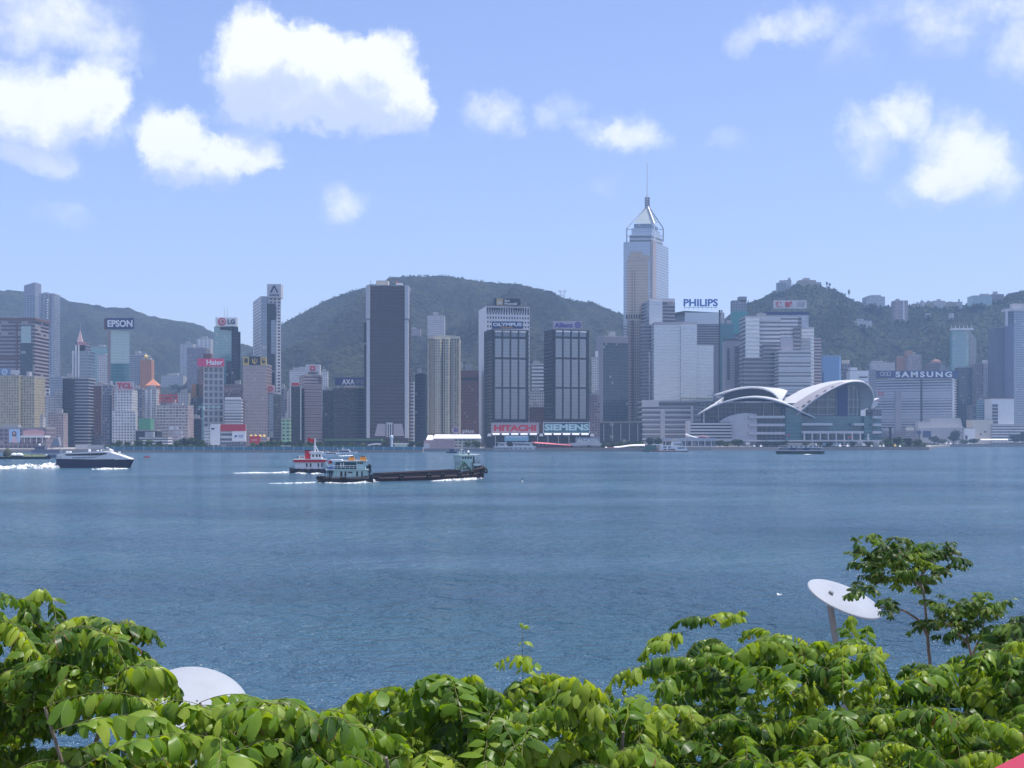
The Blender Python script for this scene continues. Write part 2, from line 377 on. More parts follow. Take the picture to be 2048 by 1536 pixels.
# ------------------------------------------------------------------ the air between
def haze():
    m = bpy.data.materials.new('hazy_air'); m.use_nodes = True; N = m.node_tree.nodes; N.remove(N['Principled BSDF'])
    v = N.new('ShaderNodeVolumePrincipled'); v.inputs['Color'].default_value = (0.46, 0.67, 1.0, 1); v.inputs['Density'].default_value = HAZE
    v.inputs['Anisotropy'].default_value = 0.0
    m.node_tree.links.new(v.outputs[0], N['Material Output'].inputs['Volume'])
    mb = MB(); mb.box(-4600, 4600, -450, 5200, -8, 700)
    tag(mb.build('haze', m), 'pale blue summer haze over the harbour', 'haze', kind='stuff')
HAZE = 0.00011
haze()
# ------------------------------------------------------------------ building kit
def rect_foot(xs, D, th=0.0, dep=None):
    """footprint (front-left, front-right, back-right, back-left) of a box whose nearest corner stands at distance D.
    th > 0 shows the left side, th < 0 the right side; xs = (left, corner, right) photo columns"""
    xL, xM, xR = xs if len(xs) == 3 else (xs[0], xs[0], xs[1])
    a = math.radians(abs(th)); c, s = math.cos(a), math.sin(a)
    if th >= 0:
        k = lambda p: (p - CX) / F
        Mx = X(xM, D); w = (k(xR) * D - Mx) / (c - k(xR) * s)
        q = (Mx - k(xL) * D) / (s + k(xL) * c) if xM != xL else (dep or w * 0.8)
        if dep and xM != xL: q = max(q, 1)
        A = (Mx, D); Bq = (Mx + w * c, D + w * s); Cq = (Bq[0] - q * s, Bq[1] + q * c); Dq = (A[0] - q * s, A[1] + q * c)
        return [A, Bq, Cq, Dq]
    k = lambda p: -(p - CX) / F
    Mx = -X(xM, D); w = (k(xL) * D - Mx) / (c - k(xL) * s); q = (Mx - k(xR) * D) / (s + k(xR) * c) if xM != xR else (dep or w * 0.8)
    A = (Mx, D); Bq = (Mx + w * c, D + w * s); Cq = (Bq[0] - q * s, Bq[1] + q * c); Dq = (A[0] - q * s, A[1] + q * c)
    m = lambda p: (-p[0], p[1])
    return [m(Bq), m(A), m(Dq), m(Cq)]
def inset(foot, d):
    cx = sum(p[0] for p in foot) / len(foot); cy = sum(p[1] for p in foot) / len(foot); out = []
    for p in foot:
        v = Vector((p[0] - cx, p[1] - cy)); l = v.length; out.append((cx + v.x * max(0.05, 1 - d / l), cy + v.y * max(0.05, 1 - d / l)))
    return out
def shrink(foot, fx0, fx1, fy0, fy1):
    A, Bq, Cq, Dq = [Vector(p) for p in foot]
    f = lambda u, v: tuple((A * (1 - u) + Bq * u) * (1 - v) + (Dq * (1 - u) + Cq * u) * v)
    return [f(fx0, fy0), f(fx1, fy0), f(fx1, fy1), f(fx0, fy1)]
M_ROOF = paint('roof_grey', (0.34, 0.33, 0.32), 0.9, wear=0.4)
M_DARKROOF = paint('roof_dark', (0.12, 0.11, 0.11), 0.85)
M_PLANT = paint('plant_room_grey', (0.40, 0.40, 0.41), 0.8, streak=0.4)
M_WHITE = paint('white_painted', (0.78, 0.78, 0.77), 0.55, streak=0.2)
M_STEEL = paint('galvanised_steel', (0.42, 0.43, 0.44), 0.45, 0.6)
M_DARK = paint('dark_metal', (0.035, 0.035, 0.04), 0.5)
class Bd: pass
def B(label, xs, ytop, D, mat, fh=3.4, bw=3.2, th=0, dep=None, name='office_tower', cat='building', ybase=None, roof=None, pl=1, parapet=1.1, group=None, sides=None, chamfer=None):
    b = Bd(); b.D = D; b.foot = rect_foot(xs, D, th, dep); b.th = th; b.mat = mat; b.fh = fh; b.bw = bw
    b.z1 = Z(ytop, D); b.z0 = GZ - 0.3 if ybase is None else Z(ybase, D)
    if ybase is not None: b.z0 = max(GZ - 0.3, b.z0)
    cx = sum(p[0] for p in b.foot) / 4; cy = sum(p[1] for p in b.foot) / 4
    b.root = empty(name, (cx, cy, b.z0), label, cat, group)
    ft = b.foot
    if chamfer:
        ft = []
        n = 4
        for i in range(4):
            p = Vector(b.foot[i]); a = Vector(b.foot[i - 1]); c = Vector(b.foot[(i + 1) % 4])
            ft += [tuple(p + (a - p).normalized() * chamfer), tuple(p + (c - p).normalized() * chamfer)]
    MB().prism(ft, b.z0, b.z1, fh, bw, top=False).build('wall', mat, b.root)
    rm = roof or M_ROOF
    r = MB(); r.prism(inset(ft, 0.05), b.z1 - 0.4, b.z1, sides=True)
    if parapet:
        i_ = inset(ft, 0.6); n = len(ft)
        for k in range(n):
            a, c, d, e = ft[k], ft[(k + 1) % n], i_[(k + 1) % n], i_[k]
            r.prism([a, c, d, e], b.z1, b.z1 + parapet)
    r.build('roof', rm, b.root)
    rr = random.Random(hash((xs[0], ytop, D)) & 0xffff)
    for k in range(pl):
        u = 0.12 + 0.5 * rr.random(); w = 0.18 + 0.25 * rr.random(); hgt = 3 + 4.5 * rr.random(); v = 0.1 + 0.3 * rr.random()
        MB().prism(shrink(b.foot, u, min(u + w, .92), v, min(.92, v + .3)), b.z1, b.z1 + hgt).build('plant_room', M_PLANT, b.root)
    if pl and rr.random() < 0.6:
        p = shrink(b.foot, .2 + .5 * rr.random(), .9, .4, .8)[0]; m = MB()
        m.tube((p[0], p[1], b.z1), (p[0], p[1], b.z1 + 7 + 8 * rr.random()), 0.22, 0.1, 5).build('antenna', M_STEEL, b.root)
    if pl >= 2 and (b.z1 - b.z0) > 30:
        for k in range(4):
            u, v = rr.uniform(.1, .85), rr.uniform(.05, .5); q = shrink(b.foot, u, u + rr.uniform(.03, .08), v, v + .06)
            MB().prism(q, b.z1, b.z1 + rr.uniform(1.5, 3.2)).build('air_unit', M_STEEL, b.root)
    return b
def blk(b, part, x0, x1, y0, y1, D, th, mat, fh=None, bw=None, cap=None):
    """a box-shaped part given by photo columns / rows at distance D, th metres deep"""
    ft = [(X(x0, D), D), (X(x1, D), D), (X(x1, D), D + th), (X(x0, D), D + th)]
    return MB().prism(ft, max(Z(y1, D), GZ - 0.3), Z(y0, D), fh or b.fh, bw or b.bw, bottom=True).build(part, mat, b.root)
def on_front(foot, u0, u1, z0, z1, out=0.4, inn=0.0):
    """footprint of a slab proud of the front face (foot[0]-foot[1]) between fractions u0..u1"""
    A, Bq = Vector(foot[0]), Vector(foot[1]); d = Bq - A; n = Vector((d.y, -d.x)).normalized()
    p, q = A + d * u0, A + d * u1
    return [tuple(p + n * out), tuple(q + n * out), tuple(q - n * inn), tuple(p - n * inn)]
def on_side(foot, right, u0, u1, out=0.4, inn=0.0):
    f = [foot[1], foot[2]] if right else [foot[3], foot[0]]
    A, Bq = Vector(f[0]), Vector(f[1]); d = Bq - A; n = Vector((d.y, -d.x)).normalized(); p, q = A + d * u0, A + d * u1
    return [tuple(p + n * out), tuple(q + n * out), tuple(q - n * inn), tuple(p - n * inn)]
def bands(b, n, frac, mat, out=0.5, part='spandrel_band', faces='f', z0=None, z1=None, offs=0.0):
    """n horizontal bands standing proud of the wall - one part per face"""
    z0 = b.z0 if z0 is None else z0; z1 = b.z1 if z1 is None else z1
    for f in faces:
        m = MB(); h = (z1 - z0) / n
        ft = on_front(b.foot, 0, 1, 0, 0, out, -0.02) if f == 'f' else on_side(b.foot, f == 'r', 0.0, 1, out, -0.02)
        for k in range(n): m.prism(ft, z0 + (k + offs) * h, z0 + (k + offs + frac) * h, bottom=True)
        m.build(part, mat, b.root)
def ribs(b, us, w, mat, out=0.8, part='vertical_rib', z0=None, z1=None, face='f'):
    m = MB()
    for u in us:
        ft = on_front(b.foot, u - w / 2, u + w / 2, 0, 0, out, -0.02) if face == 'f' else on_side(b.foot, face == 'r', u - w / 2, u + w / 2, out, -0.02)
        m.prism(ft, b.z0 if z0 is None else z0, b.z1 if z1 is None else z1)
    return m.build(part, mat, b.root)
# ---- lettering (the font that ships with Blender)
def text_mesh(body, bold=0.0, depth=0.3, spacing=1.0, shear=0.0):
    c = bpy.data.curves.new('lettering', 'FONT'); c.body = body; c.extrude = 0.0; c.offset = bold; c.space_character = spacing; c.shear = shear; c.resolution_u = 3
    o = bpy.data.objects.new('lettering', c); me = o.to_mesh()
    v = np.array([p.co[:] for p in me.vertices]); f = [tuple(p.vertices) for p in me.polygons]
    o.to_mesh_clear(); bpy.data.objects.remove(o); bpy.data.curves.remove(c)
    return v, f
def letters(body, x0, x1, y0, y1, D, mat, parent, bold=0.02, depth=0.5, th=0.0, spacing=1.0, shear=0.0, name='lettering', pivot=None, mono=False):
    """lettering filling a photo rectangle at distance D, standing depth metres proud towards the camera"""
    v, f = text_mesh(body, bold, depth, spacing, shear)
    lo, hi = v.min(0), v.max(0)
    wx, wz = X(x1, D) - X(x0, D), Z(y0, D) - Z(y1, D); a = math.radians(th)
    mb = MB()
    pts = []
    for p in v:
        u = (p[0] - lo[0]) / (hi[0] - lo[0]) * wx / max(math.cos(a), .2); w = (p[1] - lo[1]) / (hi[1] - lo[1]) * wz
        pts.append((X(x0, D) + u * math.cos(a), D + u * math.sin(a), Z(y1, D) + w))
    n = (math.sin(a), -math.cos(a)); N = len(pts)
    mb.v = [(p[0] + n[0] * depth, p[1] + n[1] * depth, p[2]) for p in pts] + pts
    from collections import Counter
    ed = Counter()
    for q in f:
        for i in range(len(q)): ed[(q[i], q[(i + 1) % len(q)])] += 1
    for q in f: mb.f.append(q); mb.uv.append(None); mb.sm.append(False)
    for (i, j) in ed:
        if (j, i) not in ed: mb.f.append((j, i, i + N, j + N)); mb.uv.append(None); mb.sm.append(False)
    return mb.build(name, mat, parent)
def sign(label, x0, x1, y0, y1, D, panel, body=None, tx=None, tcol=None, bold=0.03, th=0.0, thick=1.2, legs=0, name='rooftop_sign', cat='sign', border=None, spacing=1.0, shear=0.0, legmat=None, frame=False):
    root = empty(name, (X((x0 + x1) / 2, D), D, Z(y1, D)), label, cat)
    a = math.radians(th); w = (X(x1, D) - X(x0, D)) / max(math.cos(a), .2); A = Vector((X(x0, D), D)); d = Vector((math.cos(a), math.sin(a))); nn = Vector((math.sin(a), -math.cos(a)))
    if panel is not None:
        p, q = A, A + d * w
        ft = [tuple(p), tuple(q), tuple(q - nn * thick), tuple(p - nn * thick)]
        MB().prism(ft, Z(y1, D), Z(y0, D), bottom=True).build('panel', panel, root)
        if border is not None:
            m = MB(); t = 0.045 * (Z(y0, D) - Z(y1, D)) * 1.6
            f2 = lambda u0, u1: [tuple(A + d * u0 + nn * 0.25), tuple(A + d * u1 + nn * 0.25), tuple(A + d * u1 - nn * .02), tuple(A + d * u0 - nn * .02)]
            m.prism(f2(0, w), Z(y1, D), Z(y1, D) + t, bottom=True); m.prism(f2(0, w), Z(y0, D) - t, Z(y0, D), bottom=True)
            m.prism(f2(0, t), Z(y1, D) + t, Z(y0, D) - t); m.prism(f2(w - t, w), Z(y1, D) + t, Z(y0, D) - t); m.build('frame', border, root)
    if body:
        dd = D + (X(tx[0], D) - X(x0, D)) * math.tan(a) - 0.05
        letters(body, tx[0], tx[1], tx[2], tx[3], dd, tcol, root, bold, 0.45, th, spacing, shear)
    if legs:
        for k in range(legs):
            u = w * (0.08 + 0.84 * k / max(1, legs - 1)); p = A + d * u - nn * thick * 0.5; m = MB()
            m.tube((p.x, p.y, Z(y1, D) - 4), (p.x, p.y, Z(y1, D) + 0.5), 0.25, n=6).build('post', legmat or M_STEEL, root)
    return root
def disc(mb, cx, cy, r, D, out=0.6, n=20, squash=1.0):
    """flat disc facing the harbour, photo centre / radius"""
    P0 = at(cx, cy, D); R = r / F * D
    ring = [(P0.x + R * math.cos(t), D - out, P0.z + R * squash * math.sin(t)) for t in [2 * math.pi * k / n for k in range(n)]]
    back = [(p[0], D, p[2]) for p in ring]
    mb.poly(ring[::-1] if False else ring); mb.grid([back, ring], False, True); return mb
def ringm(mb, cx, cy, r0, r1, D, out=0.6, n=24, squash=1.0):
    P0 = at(cx, cy, D)
    f = lambda r, o: [(P0.x + r / F * D * math.cos(t), D - o, P0.z + r / F * D * squash * math.sin(t)) for t in [2 * math.pi * k / n for k in range(n)]]
    mb.grid([f(r1, 0), f(r1, out), f(r0, out), f(r0, 0)], False, True); return mb

# facade styles
FC = dict(
 ladder=facade('facade_brown_ladder', (0.33, 0.27, 0.275), (0.035, 0.03, 0.04), 1.0, 0.54, 0.2),
 beige=facade('facade_beige_flats', (0.46, 0.40, 0.26), (0.05, 0.05, 0.05), 0.5, 0.5, 0.3, var=.6, blind=.25),
 white=facade('facade_white_flats', (0.66, 0.65, 0.64), (0.07, 0.07, 0.09), 0.55, 0.5, 0.3, blind=.2),
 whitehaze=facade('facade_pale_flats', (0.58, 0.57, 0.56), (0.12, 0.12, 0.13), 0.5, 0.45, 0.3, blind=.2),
 pink=facade('facade_pink_flats', (0.46, 0.37, 0.37), (0.05, 0.045, 0.055), 0.55, 0.5, 0.3, blind=.25),
 dpink=facade('facade_dusky_pink', (0.28, 0.225, 0.245), (0.04, 0.04, 0.05), 0.6, 0.5, 0.3),
 orange=facade('facade_orange_brick', (0.50, 0.24, 0.14), (0.16, 0.09, 0.07), 0.4, 0.4, 0.4, blind=.1),
 brown=facade('facade_brown_grid', (0.26, 0.12, 0.09), (0.05, 0.03, 0.03), 0.5, 0.5, 0.3, blind=.05),
 darkgl=facade('facade_dark_glass', (0.032, 0.036, 0.05), (0.014, 0.020, 0.030), 0.86, 0.7, 0.1, 1.55, blind=.03),
 darkteal=facade('facade_dark_teal_glass', (0.04, 0.065, 0.085), (0.012, 0.032, 0.046), 0.84, 0.72, 0.1, 1.65, blind=.02),
 blackband=facade('facade_black_banded', (0.055, 0.052, 0.06), (0.016, 0.015, 0.022), 1.0, 0.55, 0.12, 1.5, blind=.02),
 teal=facade('facade_teal_glass', (0.16, 0.34, 0.34), (0.09, 0.25, 0.26), 0.92, 0.86, 0.1, 2.4, blind=.02, var=.3),
 palegreen=facade('facade_pale_green_glass', (0.36, 0.46, 0.46), (0.24, 0.36, 0.36), 0.94, 0.9, 0.1, 2.3, blind=0, var=.15),
 blueglass=facade('facade_blue_glass', (0.26, 0.31, 0.38), (0.10, 0.14, 0.20), 0.9, 0.8, 0.08, 2.4, blind=.02, var=.3),
 greyblue=facade('facade_grey_blue', (0.21, 0.22, 0.26), (0.05, 0.058, 0.085), 0.7, 0.6, 0.15, 1.7),
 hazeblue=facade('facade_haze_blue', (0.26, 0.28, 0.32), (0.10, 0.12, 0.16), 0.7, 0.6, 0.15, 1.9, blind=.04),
 stripe=facade('facade_white_striped', (0.62, 0.62, 0.63), (0.09, 0.10, 0.12), 1.0, 0.48, 0.15, 1.7, blind=0),
 stripedark=facade('facade_grey_striped', (0.38, 0.38, 0.42), (0.030, 0.034, 0.048), 1.0, 0.64, 0.12, 1.6, blind=0),
 stripepink=facade('facade_pink_striped', (0.47, 0.38, 0.38), (0.08, 0.06, 0.075), 1.0, 0.5, 0.2, 1.6, blind=0),
 ccglass=facade('facade_silver_banded_glass', (0.60, 0.62, 0.64), (0.34, 0.38, 0.42), 1.0, 0.62, 0.06, 3.2, blind=0, var=.2, wobble=0.12),
 ccdark=facade('facade_silver_banded_dark', (0.31, 0.31, 0.35), (0.028, 0.029, 0.042), 1.0, 0.62, 0.08, 1.65, blind=0),
 bronze=facade('facade_bronze_glass', (0.105, 0.076, 0.080), (0.058, 0.042, 0.045), 0.94, 0.7, 0.16, 1.55, blind=0, var=.35),
 gold=facade('facade_pink_gold_glass', (0.40, 0.30, 0.29), (0.26, 0.19, 0.18), 0.9, 0.8, 0.12, 2.3, blind=.04, var=.4, wobble=0.1),
 dots=facade('facade_white_punched', (0.68, 0.68, 0.69), (0.04, 0.04, 0.05), 0.55, 0.5, 0.25, blind=.02),
 squares=facade('facade_round_cornered', (0.34, 0.36, 0.40), (0.035, 0.045, 0.07), 0.66, 0.7, 0.12, 1.8, blind=0),
 cp=facade('facade_silver_blue_glass', (0.46, 0.50, 0.55), (0.28, 0.34, 0.42), 0.88, 0.66, 0.07, 3.0, blind=0, var=.15),
 cpgold=facade('facade_gold_glass', (0.52, 0.40, 0.28), (0.40, 0.29, 0.19), 0.9, 0.7, 0.10, 2.3, blind=0, var=.2),
 hkglass=facade('facade_hall_glass', (0.20, 0.26, 0.28), (0.018, 0.042, 0.052), 0.9, 0.9, 0.06, 1.6, blind=0, var=.3),
 hkteal=facade('facade_hall_teal_glass', (0.08, 0.26, 0.29), (0.02, 0.11, 0.135), 1.0, 0.7, 0.06, 1.75, blind=0, var=.3),
 black=facade('facade_black_wall', (0.022, 0.021, 0.027), (0.014, 0.014, 0.018), 0.8, 0.6, 0.1, 1.5, blind=0),
)
P = dict(
 white=paint('paint_white', (0.80, 0.80, 0.80), 0.5, wear=.08), navy=paint('paint_navy', (0.020, 0.035, 0.13), 0.4), black=paint('paint_black', (0.018, 0.018, 0.022), 0.4),
 red=paint('paint_red', (0.55, 0.030, 0.040), 0.45), pinkred=paint('paint_pink_red', (0.72, 0.055, 0.16), 0.45), blue=paint('paint_blue', (0.045, 0.13, 0.42), 0.45),
 palebl=paint('paint_pale_blue', (0.50, 0.64, 0.74), 0.5), grey=paint('paint_grey', (0.36, 0.36, 0.38), 0.6), lgrey=paint('paint_light_grey', (0.56, 0.55, 0.56), 0.6),
 yellow=paint('paint_yellow', (0.66, 0.47, 0.13), 0.5), gold=paint('paint_gold', (0.55, 0.38, 0.14), 0.45), brown=paint('paint_brown', (0.17, 0.085, 0.07), 0.6),
 green=paint('paint_green', (0.06, 0.20, 0.10), 0.6), teal=paint('paint_teal', (0.035, 0.13, 0.15), 0.5), pink=paint('paint_dusty_pink', (0.60, 0.42, 0.42), 0.7, streak=.2),
 cream=paint('paint_cream', (0.62, 0.57, 0.48), 0.7, streak=.3), stone=paint('stone_pale', (0.50, 0.48, 0.47), 0.8, streak=.35), orange=paint('paint_orange', (0.72, 0.30, 0.04), 0.5), purple=paint('paint_violet', (0.10, 0.06, 0.30), 0.5),
 roofor=paint('tile_orange', (0.55, 0.22, 0.12), 0.8), ltgreen=paint('net_green', (0.10, 0.30, 0.17), 0.9), tealnet=paint('net_teal', (0.08, 0.32, 0.29), 0.9), skyblue=paint('paint_sky_blue', (0.16, 0.30, 0.50), 0.35, spec=.6))
M_BLACKGL = paint('black_bay_glass', (0.10, 0.12, 0.15), 0.07, 0.0, wear=0.5, scale=0.03, spec=1.0)
M_BLACKGL.node_tree.nodes['Principled BSDF'].inputs['IOR'].default_value = 2.3

# ------------------------------------------------------------------ the skyline, left to right
# -- far left
b = B('tall brown cornice tower with ladder-like window bands at the far left', (-25, 70), 641, 1500, FC['ladder'], 4.6, 9, dep=45)
MB().prism(inset(b.foot, -1.5), b.z1, b.z1 + 3.2).build('cornice', P['brown'], b.root)
blk(b, 'glass_panel', 42, 62, 652, 686, 1499, 1, FC['palegreen']); blk(b, 'recessed_glass', 41, 64, 687, 750, 1499, 1, FC['darkteal'])
blk(b, 'brown_belt', -20, 40, 714, 718, 1499, 1, P['brown'])
blk(b, 'corner_pillar', 31, 34, 645, 750, 1498.6, 1.4, P['brown'])
b = B('yellow beige apartment block under the blue ring logo at the left edge', (-25, 38), 752, 1330, FC['beige'], 3.0, 3.0, dep=30, name='apartment_block', pl=2)
b = B('yellow beige apartment block right of its twin at the left edge', (41, 69), 754, 1335, FC['beige'], 3.0, 3.0, dep=30, name='apartment_block')
r = empty('rooftop_sign', at(10, 752, 1331), 'blue ring logo board on the yellow beige apartment roof', 'sign')
MB().pbox(-6, 20, 737, 752, 1331, 1).build('panel', paint('board_blue_grey', (0.16, 0.22, 0.38), .6), r); ringm(MB(), 9, 744, 3.2, 6, 1330.8, .5).build('ring_emblem', P['palebl'], r); disc(MB(), 9, 744, 1.6, 1330.8, .5).build('dot_emblem', P['palebl'], r)
sign('blank pale board beside the blue ring logo', 20, 38, 740, 748, 1332, P['lgrey'], legs=2)
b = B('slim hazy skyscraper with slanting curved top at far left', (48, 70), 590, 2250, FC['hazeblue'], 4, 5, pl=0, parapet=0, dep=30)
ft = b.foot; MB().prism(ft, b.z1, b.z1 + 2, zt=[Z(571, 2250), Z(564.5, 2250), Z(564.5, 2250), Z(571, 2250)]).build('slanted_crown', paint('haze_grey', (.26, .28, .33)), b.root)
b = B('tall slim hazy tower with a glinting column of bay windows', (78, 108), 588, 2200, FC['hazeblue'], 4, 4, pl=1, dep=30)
ribs(b, (.08, .36, .64, .92), .07, paint('haze_rib', (.32, .33, .37)), 1.5, 'bay_rib')
mg = NT('glinting_glass'); mg.p.inputs['Base Color'].default_value = (.8, .8, .78, 1); mg.p.inputs['Roughness'].default_value = .12; mg.p.inputs['Metallic'].default_value = 1
for k in range(12):
    m = MB(); y = 600 + k * 5.2
    if k in (8, 9): continue
    x0, x1 = X(94.5, 2199), X(98, 2199); z = Z(y, 2199); m.poly([(x0, 2196.0, z - 1), (x1, 2196.0, z - 1), (x1, 2198.0, z + 1.3), (x0, 2198.0, z + 1.3)]); m.poly([(x0, 2198.0, z + 1.3), (x1, 2198.0, z + 1.3), (x1, 2199.6, z - 1), (x0, 2199.6, z - 1)]); m.build('tilted_pane', mg.m, b.root)
B('low hazy blue glass podium block under the slim hazy tower', (68, 124), 754, 2000, FC['hazeblue'], 4, 4, pl=1, name='podium_block')
b = B('white block with an open frame on its roof beside the beige flats', (84, 99), 795, 1440, FC['white'], 3, 3, name='apartment_block', pl=0)
m = MB(); D = 1440
for x in (84.4, 91.5, 98.6): m.pbox(x - .5, x + .5, 777, 795, D, .9)
for y in (777, 785): m.pbox(84, 99, y, y + 1, D + .03, .8)
m.build('roof_frame', P['white'], b.root)
b = B('stepped white apartment block left of the spire tower', (97, 126), 792, 1420, FC['white'], 3, 2.8, name='apartment_block', dep=20)
blk(b, 'upper_block', 109, 125, 779, 795, 1421, 12, FC['white'], 3, 2.8)
B('low pinkish block in front of the stepped white apartments', (97, 127), 828, 1360, FC['pink'], 3, 3, name='apartment_block')
B('small white block tucked between the beige flats and pink block', (68, 86), 835, 1350, FC['whitehaze'], 3, 3, name='apartment_block')
B('dark red brick block behind the stepped white apartments', (70, 84), 785, 1500, FC['dpink'], 3, 3, name='apartment_block')
b = B('low dark pavilion block behind the billboard with a portrait', (-30, 92), 857, 1260, FC['dpink'], 4, 5, name='pavilion', pl=1, dep=25)
r = empty('canopy_pavilion', at(65, 874, 1240), 'white and rose canopy pavilion beside the portrait billboard', 'pavilion')
MB().pbox(40, 90, 871, 875, 1238, 14).build('canopy_edge', M_WHITE, r)
m = MB(); D = 1239; rows = [[at(46 + 43 * k / 10, 861 - 2.5 * math.sin(math.pi * k / 10), D + dd) for k in range(11)] for dd in (0, 12)]; m.grid(rows); m.grid([rows[0], [Vector((p.x, p.y, Z(870.5, D))) for p in rows[0]]]); m.build('canopy', paint('rose_canopy', (.62, .36, .36), .7), r)
for x in (48, 60, 72, 84): MB().pbox(x, x + 1, 875, 886, 1241, .8).build('column', M_WHITE, r)
r = empty('billboard', at(28, 890, 1236), 'tall pale blue billboard with the portrait of a dark haired person', 'billboard')
MB().pbox(18, 39, 858, 885, 1236, .8).build('panel', paint('poster_blue', (.42, .58, .78), .5), r)
m = MB(); D = 1235.9; disc(m, 28.5, 868, 4.6, D, .15, 16, 1.3); m.build('printed_hair', paint('poster_dark', (.09, .06, .08)), r)
m = MB(); disc(m, 28.5, 867, 2.6, D, .3, 14, 1.25); m.build('printed_face', paint('poster_skin', (.6, .38, .32)), r)
m = MB(); m.poly([at(22, 885, D - .2), at(35, 885, D - .2), at(33, 875, D - .2), at(30, 872.5, D - .2), at(27, 872.5, D - .2), at(24, 875, D - .2)]); m.build('printed_shoulders', paint('poster_pale', (.66, .5, .52)), r)
for x in (20, 36): MB().pbox(x, x + 1, 885, 893, 1236.2, .5).build('post', M_STEEL, r)

# -- spire tower group
b = B('silver office tower with a pink spire and horizontal stripes', (145, 177), 757, 1400, FC['stripedark'], 3.6, 3, name='spire_tower', pl=0, dep=24)
blk(b, 'upper_shaft', 145, 177, 702, 757, 1402, 22, FC['blueglass'], 3.6, 3); blk(b, 'crown_block', 150, 172, 684, 702, 1404, 18, FC['greyblue'])
for x in (144.6, 150.5, 156): blk(b, 'pale_fin', x, x + 2.2, 690 if x > 150 else 702, 757, 1401, 1.0, M_WHITE)
blk(b, 'crown_sign', 154, 172, 684.5, 690, 1403.2, .7, paint('sign_rose', (.6, .3, .32))); blk(b, 'dark_opening', 157, 169, 691, 701, 1403.3, .5, P['black'])
m = MB(); D = 1410; c = at(160.5, 684, D); m.grid([[(c.x + s * math.cos(a), c.y + s * math.sin(a), z) for a in [math.pi / 4 + math.pi / 2 * k for k in range(4)]] for s, z in ((4.2, c.z), (3.0, c.z + 4), (.25, Z(661, D)))], False, True); m.tube((c.x, c.y, Z(662, D)), (c.x, c.y, Z(648, D)), .3, .1, 5); m.build('spire', paint('spire_pink', (.50, .36, .36), .5), b.root)
B('dark slab at the left foot of the spire tower', (125, 146), 757, 1395, FC['darkgl'], 3.4, 3, dep=22)
b = B('dusky pink block with a framed dark panel right of the spire tower', (179, 206), 768, 1420, FC['dpink'], 3.2, 3, name='apartment_block', pl=2, dep=22)
blk(b, 'framed_panel', 185, 203, 772, 870, 1419, 1.2, FC['brown'], 3.4, 4); blk(b, 'frame_post', 203, 204.5, 770, 872, 1418.5, 1.6, P['lgrey']); blk(b, 'frame_post', 183.5, 185, 770, 872, 1418.5, 1.6, P['lgrey']); blk(b, 'frame_top', 185, 203, 769, 772, 1418.5, 1.6, P['lgrey'])
B('plain grey blue slab between the pink block and red letter building', (205, 223), 771, 1410, FC['greyblue'], 3.4, 2.4, dep=20)
B('hazy teal glass block behind the spire tower', (177, 214), 694, 1900, FC['teal'], 3.6, 3, dep=30)
B('hazy pale slab in front of the teal block', (195, 216), 711, 1750, FC['whitehaze'], 3.4, 3, dep=25)
# -- green glass tower with navy sign
b = B('pale green glass tower under a navy letter sign', (216, 221.5, 259), 657, 1480, FC['palegreen'], 3.6, 3.2, th=25, pl=0)
b2 = on_side(b.foot, False, 0, 1, .5); MB().prism(b2, b.z0, b.z1).build('brown_side_wall', paint('side_brown', (.28, .22, .21), .7), b.root)
blk(b, 'lower_glass', 222, 258.5, 727, 770, 1478.6, 1, FC['teal'])
sign('navy rooftop sign with white capital letters on the pale green glass tower', 212, 267, 636, 658, 1474, P['navy'], 'EPSON', (215, 265, 640, 654), P['white'], .035, thick=3, legs=3)
blk(b, 'sign_side', 208, 212, 637, 659, 1476, 6, P['brown'])
b = B('white tenement with a red letter board on its roof', (229, 264), 781, 1330, FC['white'], 3.1, 3.4, name='apartment_block', pl=0, dep=20)
blk(b, 'lower_wing', 224, 271, 822, 885, 1326, 3.5, FC['white'], 3.1, 3.4); blk(b, 'pink_edge', 224, 231, 781, 822, 1332, 15, FC['pink'])
sign('pale rooftop board with three large red letters', 231, 267, 763, 781, 1329, paint('board_pinkish', (.50, .42, .45)), 'TCL', (234, 265, 766, 777), P['red'], .045, thick=1.5)
B('dark glass sliver between the spire group and red letter building', (219, 232), 790, 1400, FC['darkteal'], 3.4, 3)
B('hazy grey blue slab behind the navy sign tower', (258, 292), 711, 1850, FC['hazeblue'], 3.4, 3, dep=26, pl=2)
B('grey apartment block right of the red letter building', (264, 284), 779, 1400, FC['greyblue'], 3.1, 3, name='apartment_block', pl=2)
b = B('orange brick tower with a small globe on its roof', (280, 303), 720, 1700, FC['orange'], 3.2, 3, name='hotel_tower', pl=0)
m = MB(); c = at(292, 714, 1702); m.dome(c, 3, 3, 3, 12, 8, True); m.build('roof_globe', P['yellow'], b.root); MB().pbox(284, 301, 716, 720.5, 1703, 8).build('roof_cap', P['cream'], b.root)
b = B('small tower with an orange pyramid roof', (292, 315), 771, 1620, FC['orange'], 3.2, 3, pl=0, name='apartment_block', parapet=0)
f4 = inset(b.foot, -1.5); m = MB(); ap = (sum(p[0] for p in f4) / 4, sum(p[1] for p in f4) / 4, Z(757, 1620))
for i in range(4): m.poly([(f4[i][0], f4[i][1], b.z1), (f4[(i + 1) % 4][0], f4[(i + 1) % 4][1], b.z1), ap])
m.build('pyramid_roof', P['roofor'], b.root)
b = B('white twin-ribbed apartment tower below the orange pyramid', (283, 312), 779, 1430, FC['white'], 3.0, 2.6, name='apartment_block', pl=2); ribs(b, (.33, .67), .08, M_WHITE, 1.2)
b = B('wide pale pink tenement with a red sign frame on the roof', (313, 376), 812, 1330, FC['pink'], 3.1, 3.4, name='apartment_block', pl=2, dep=24)
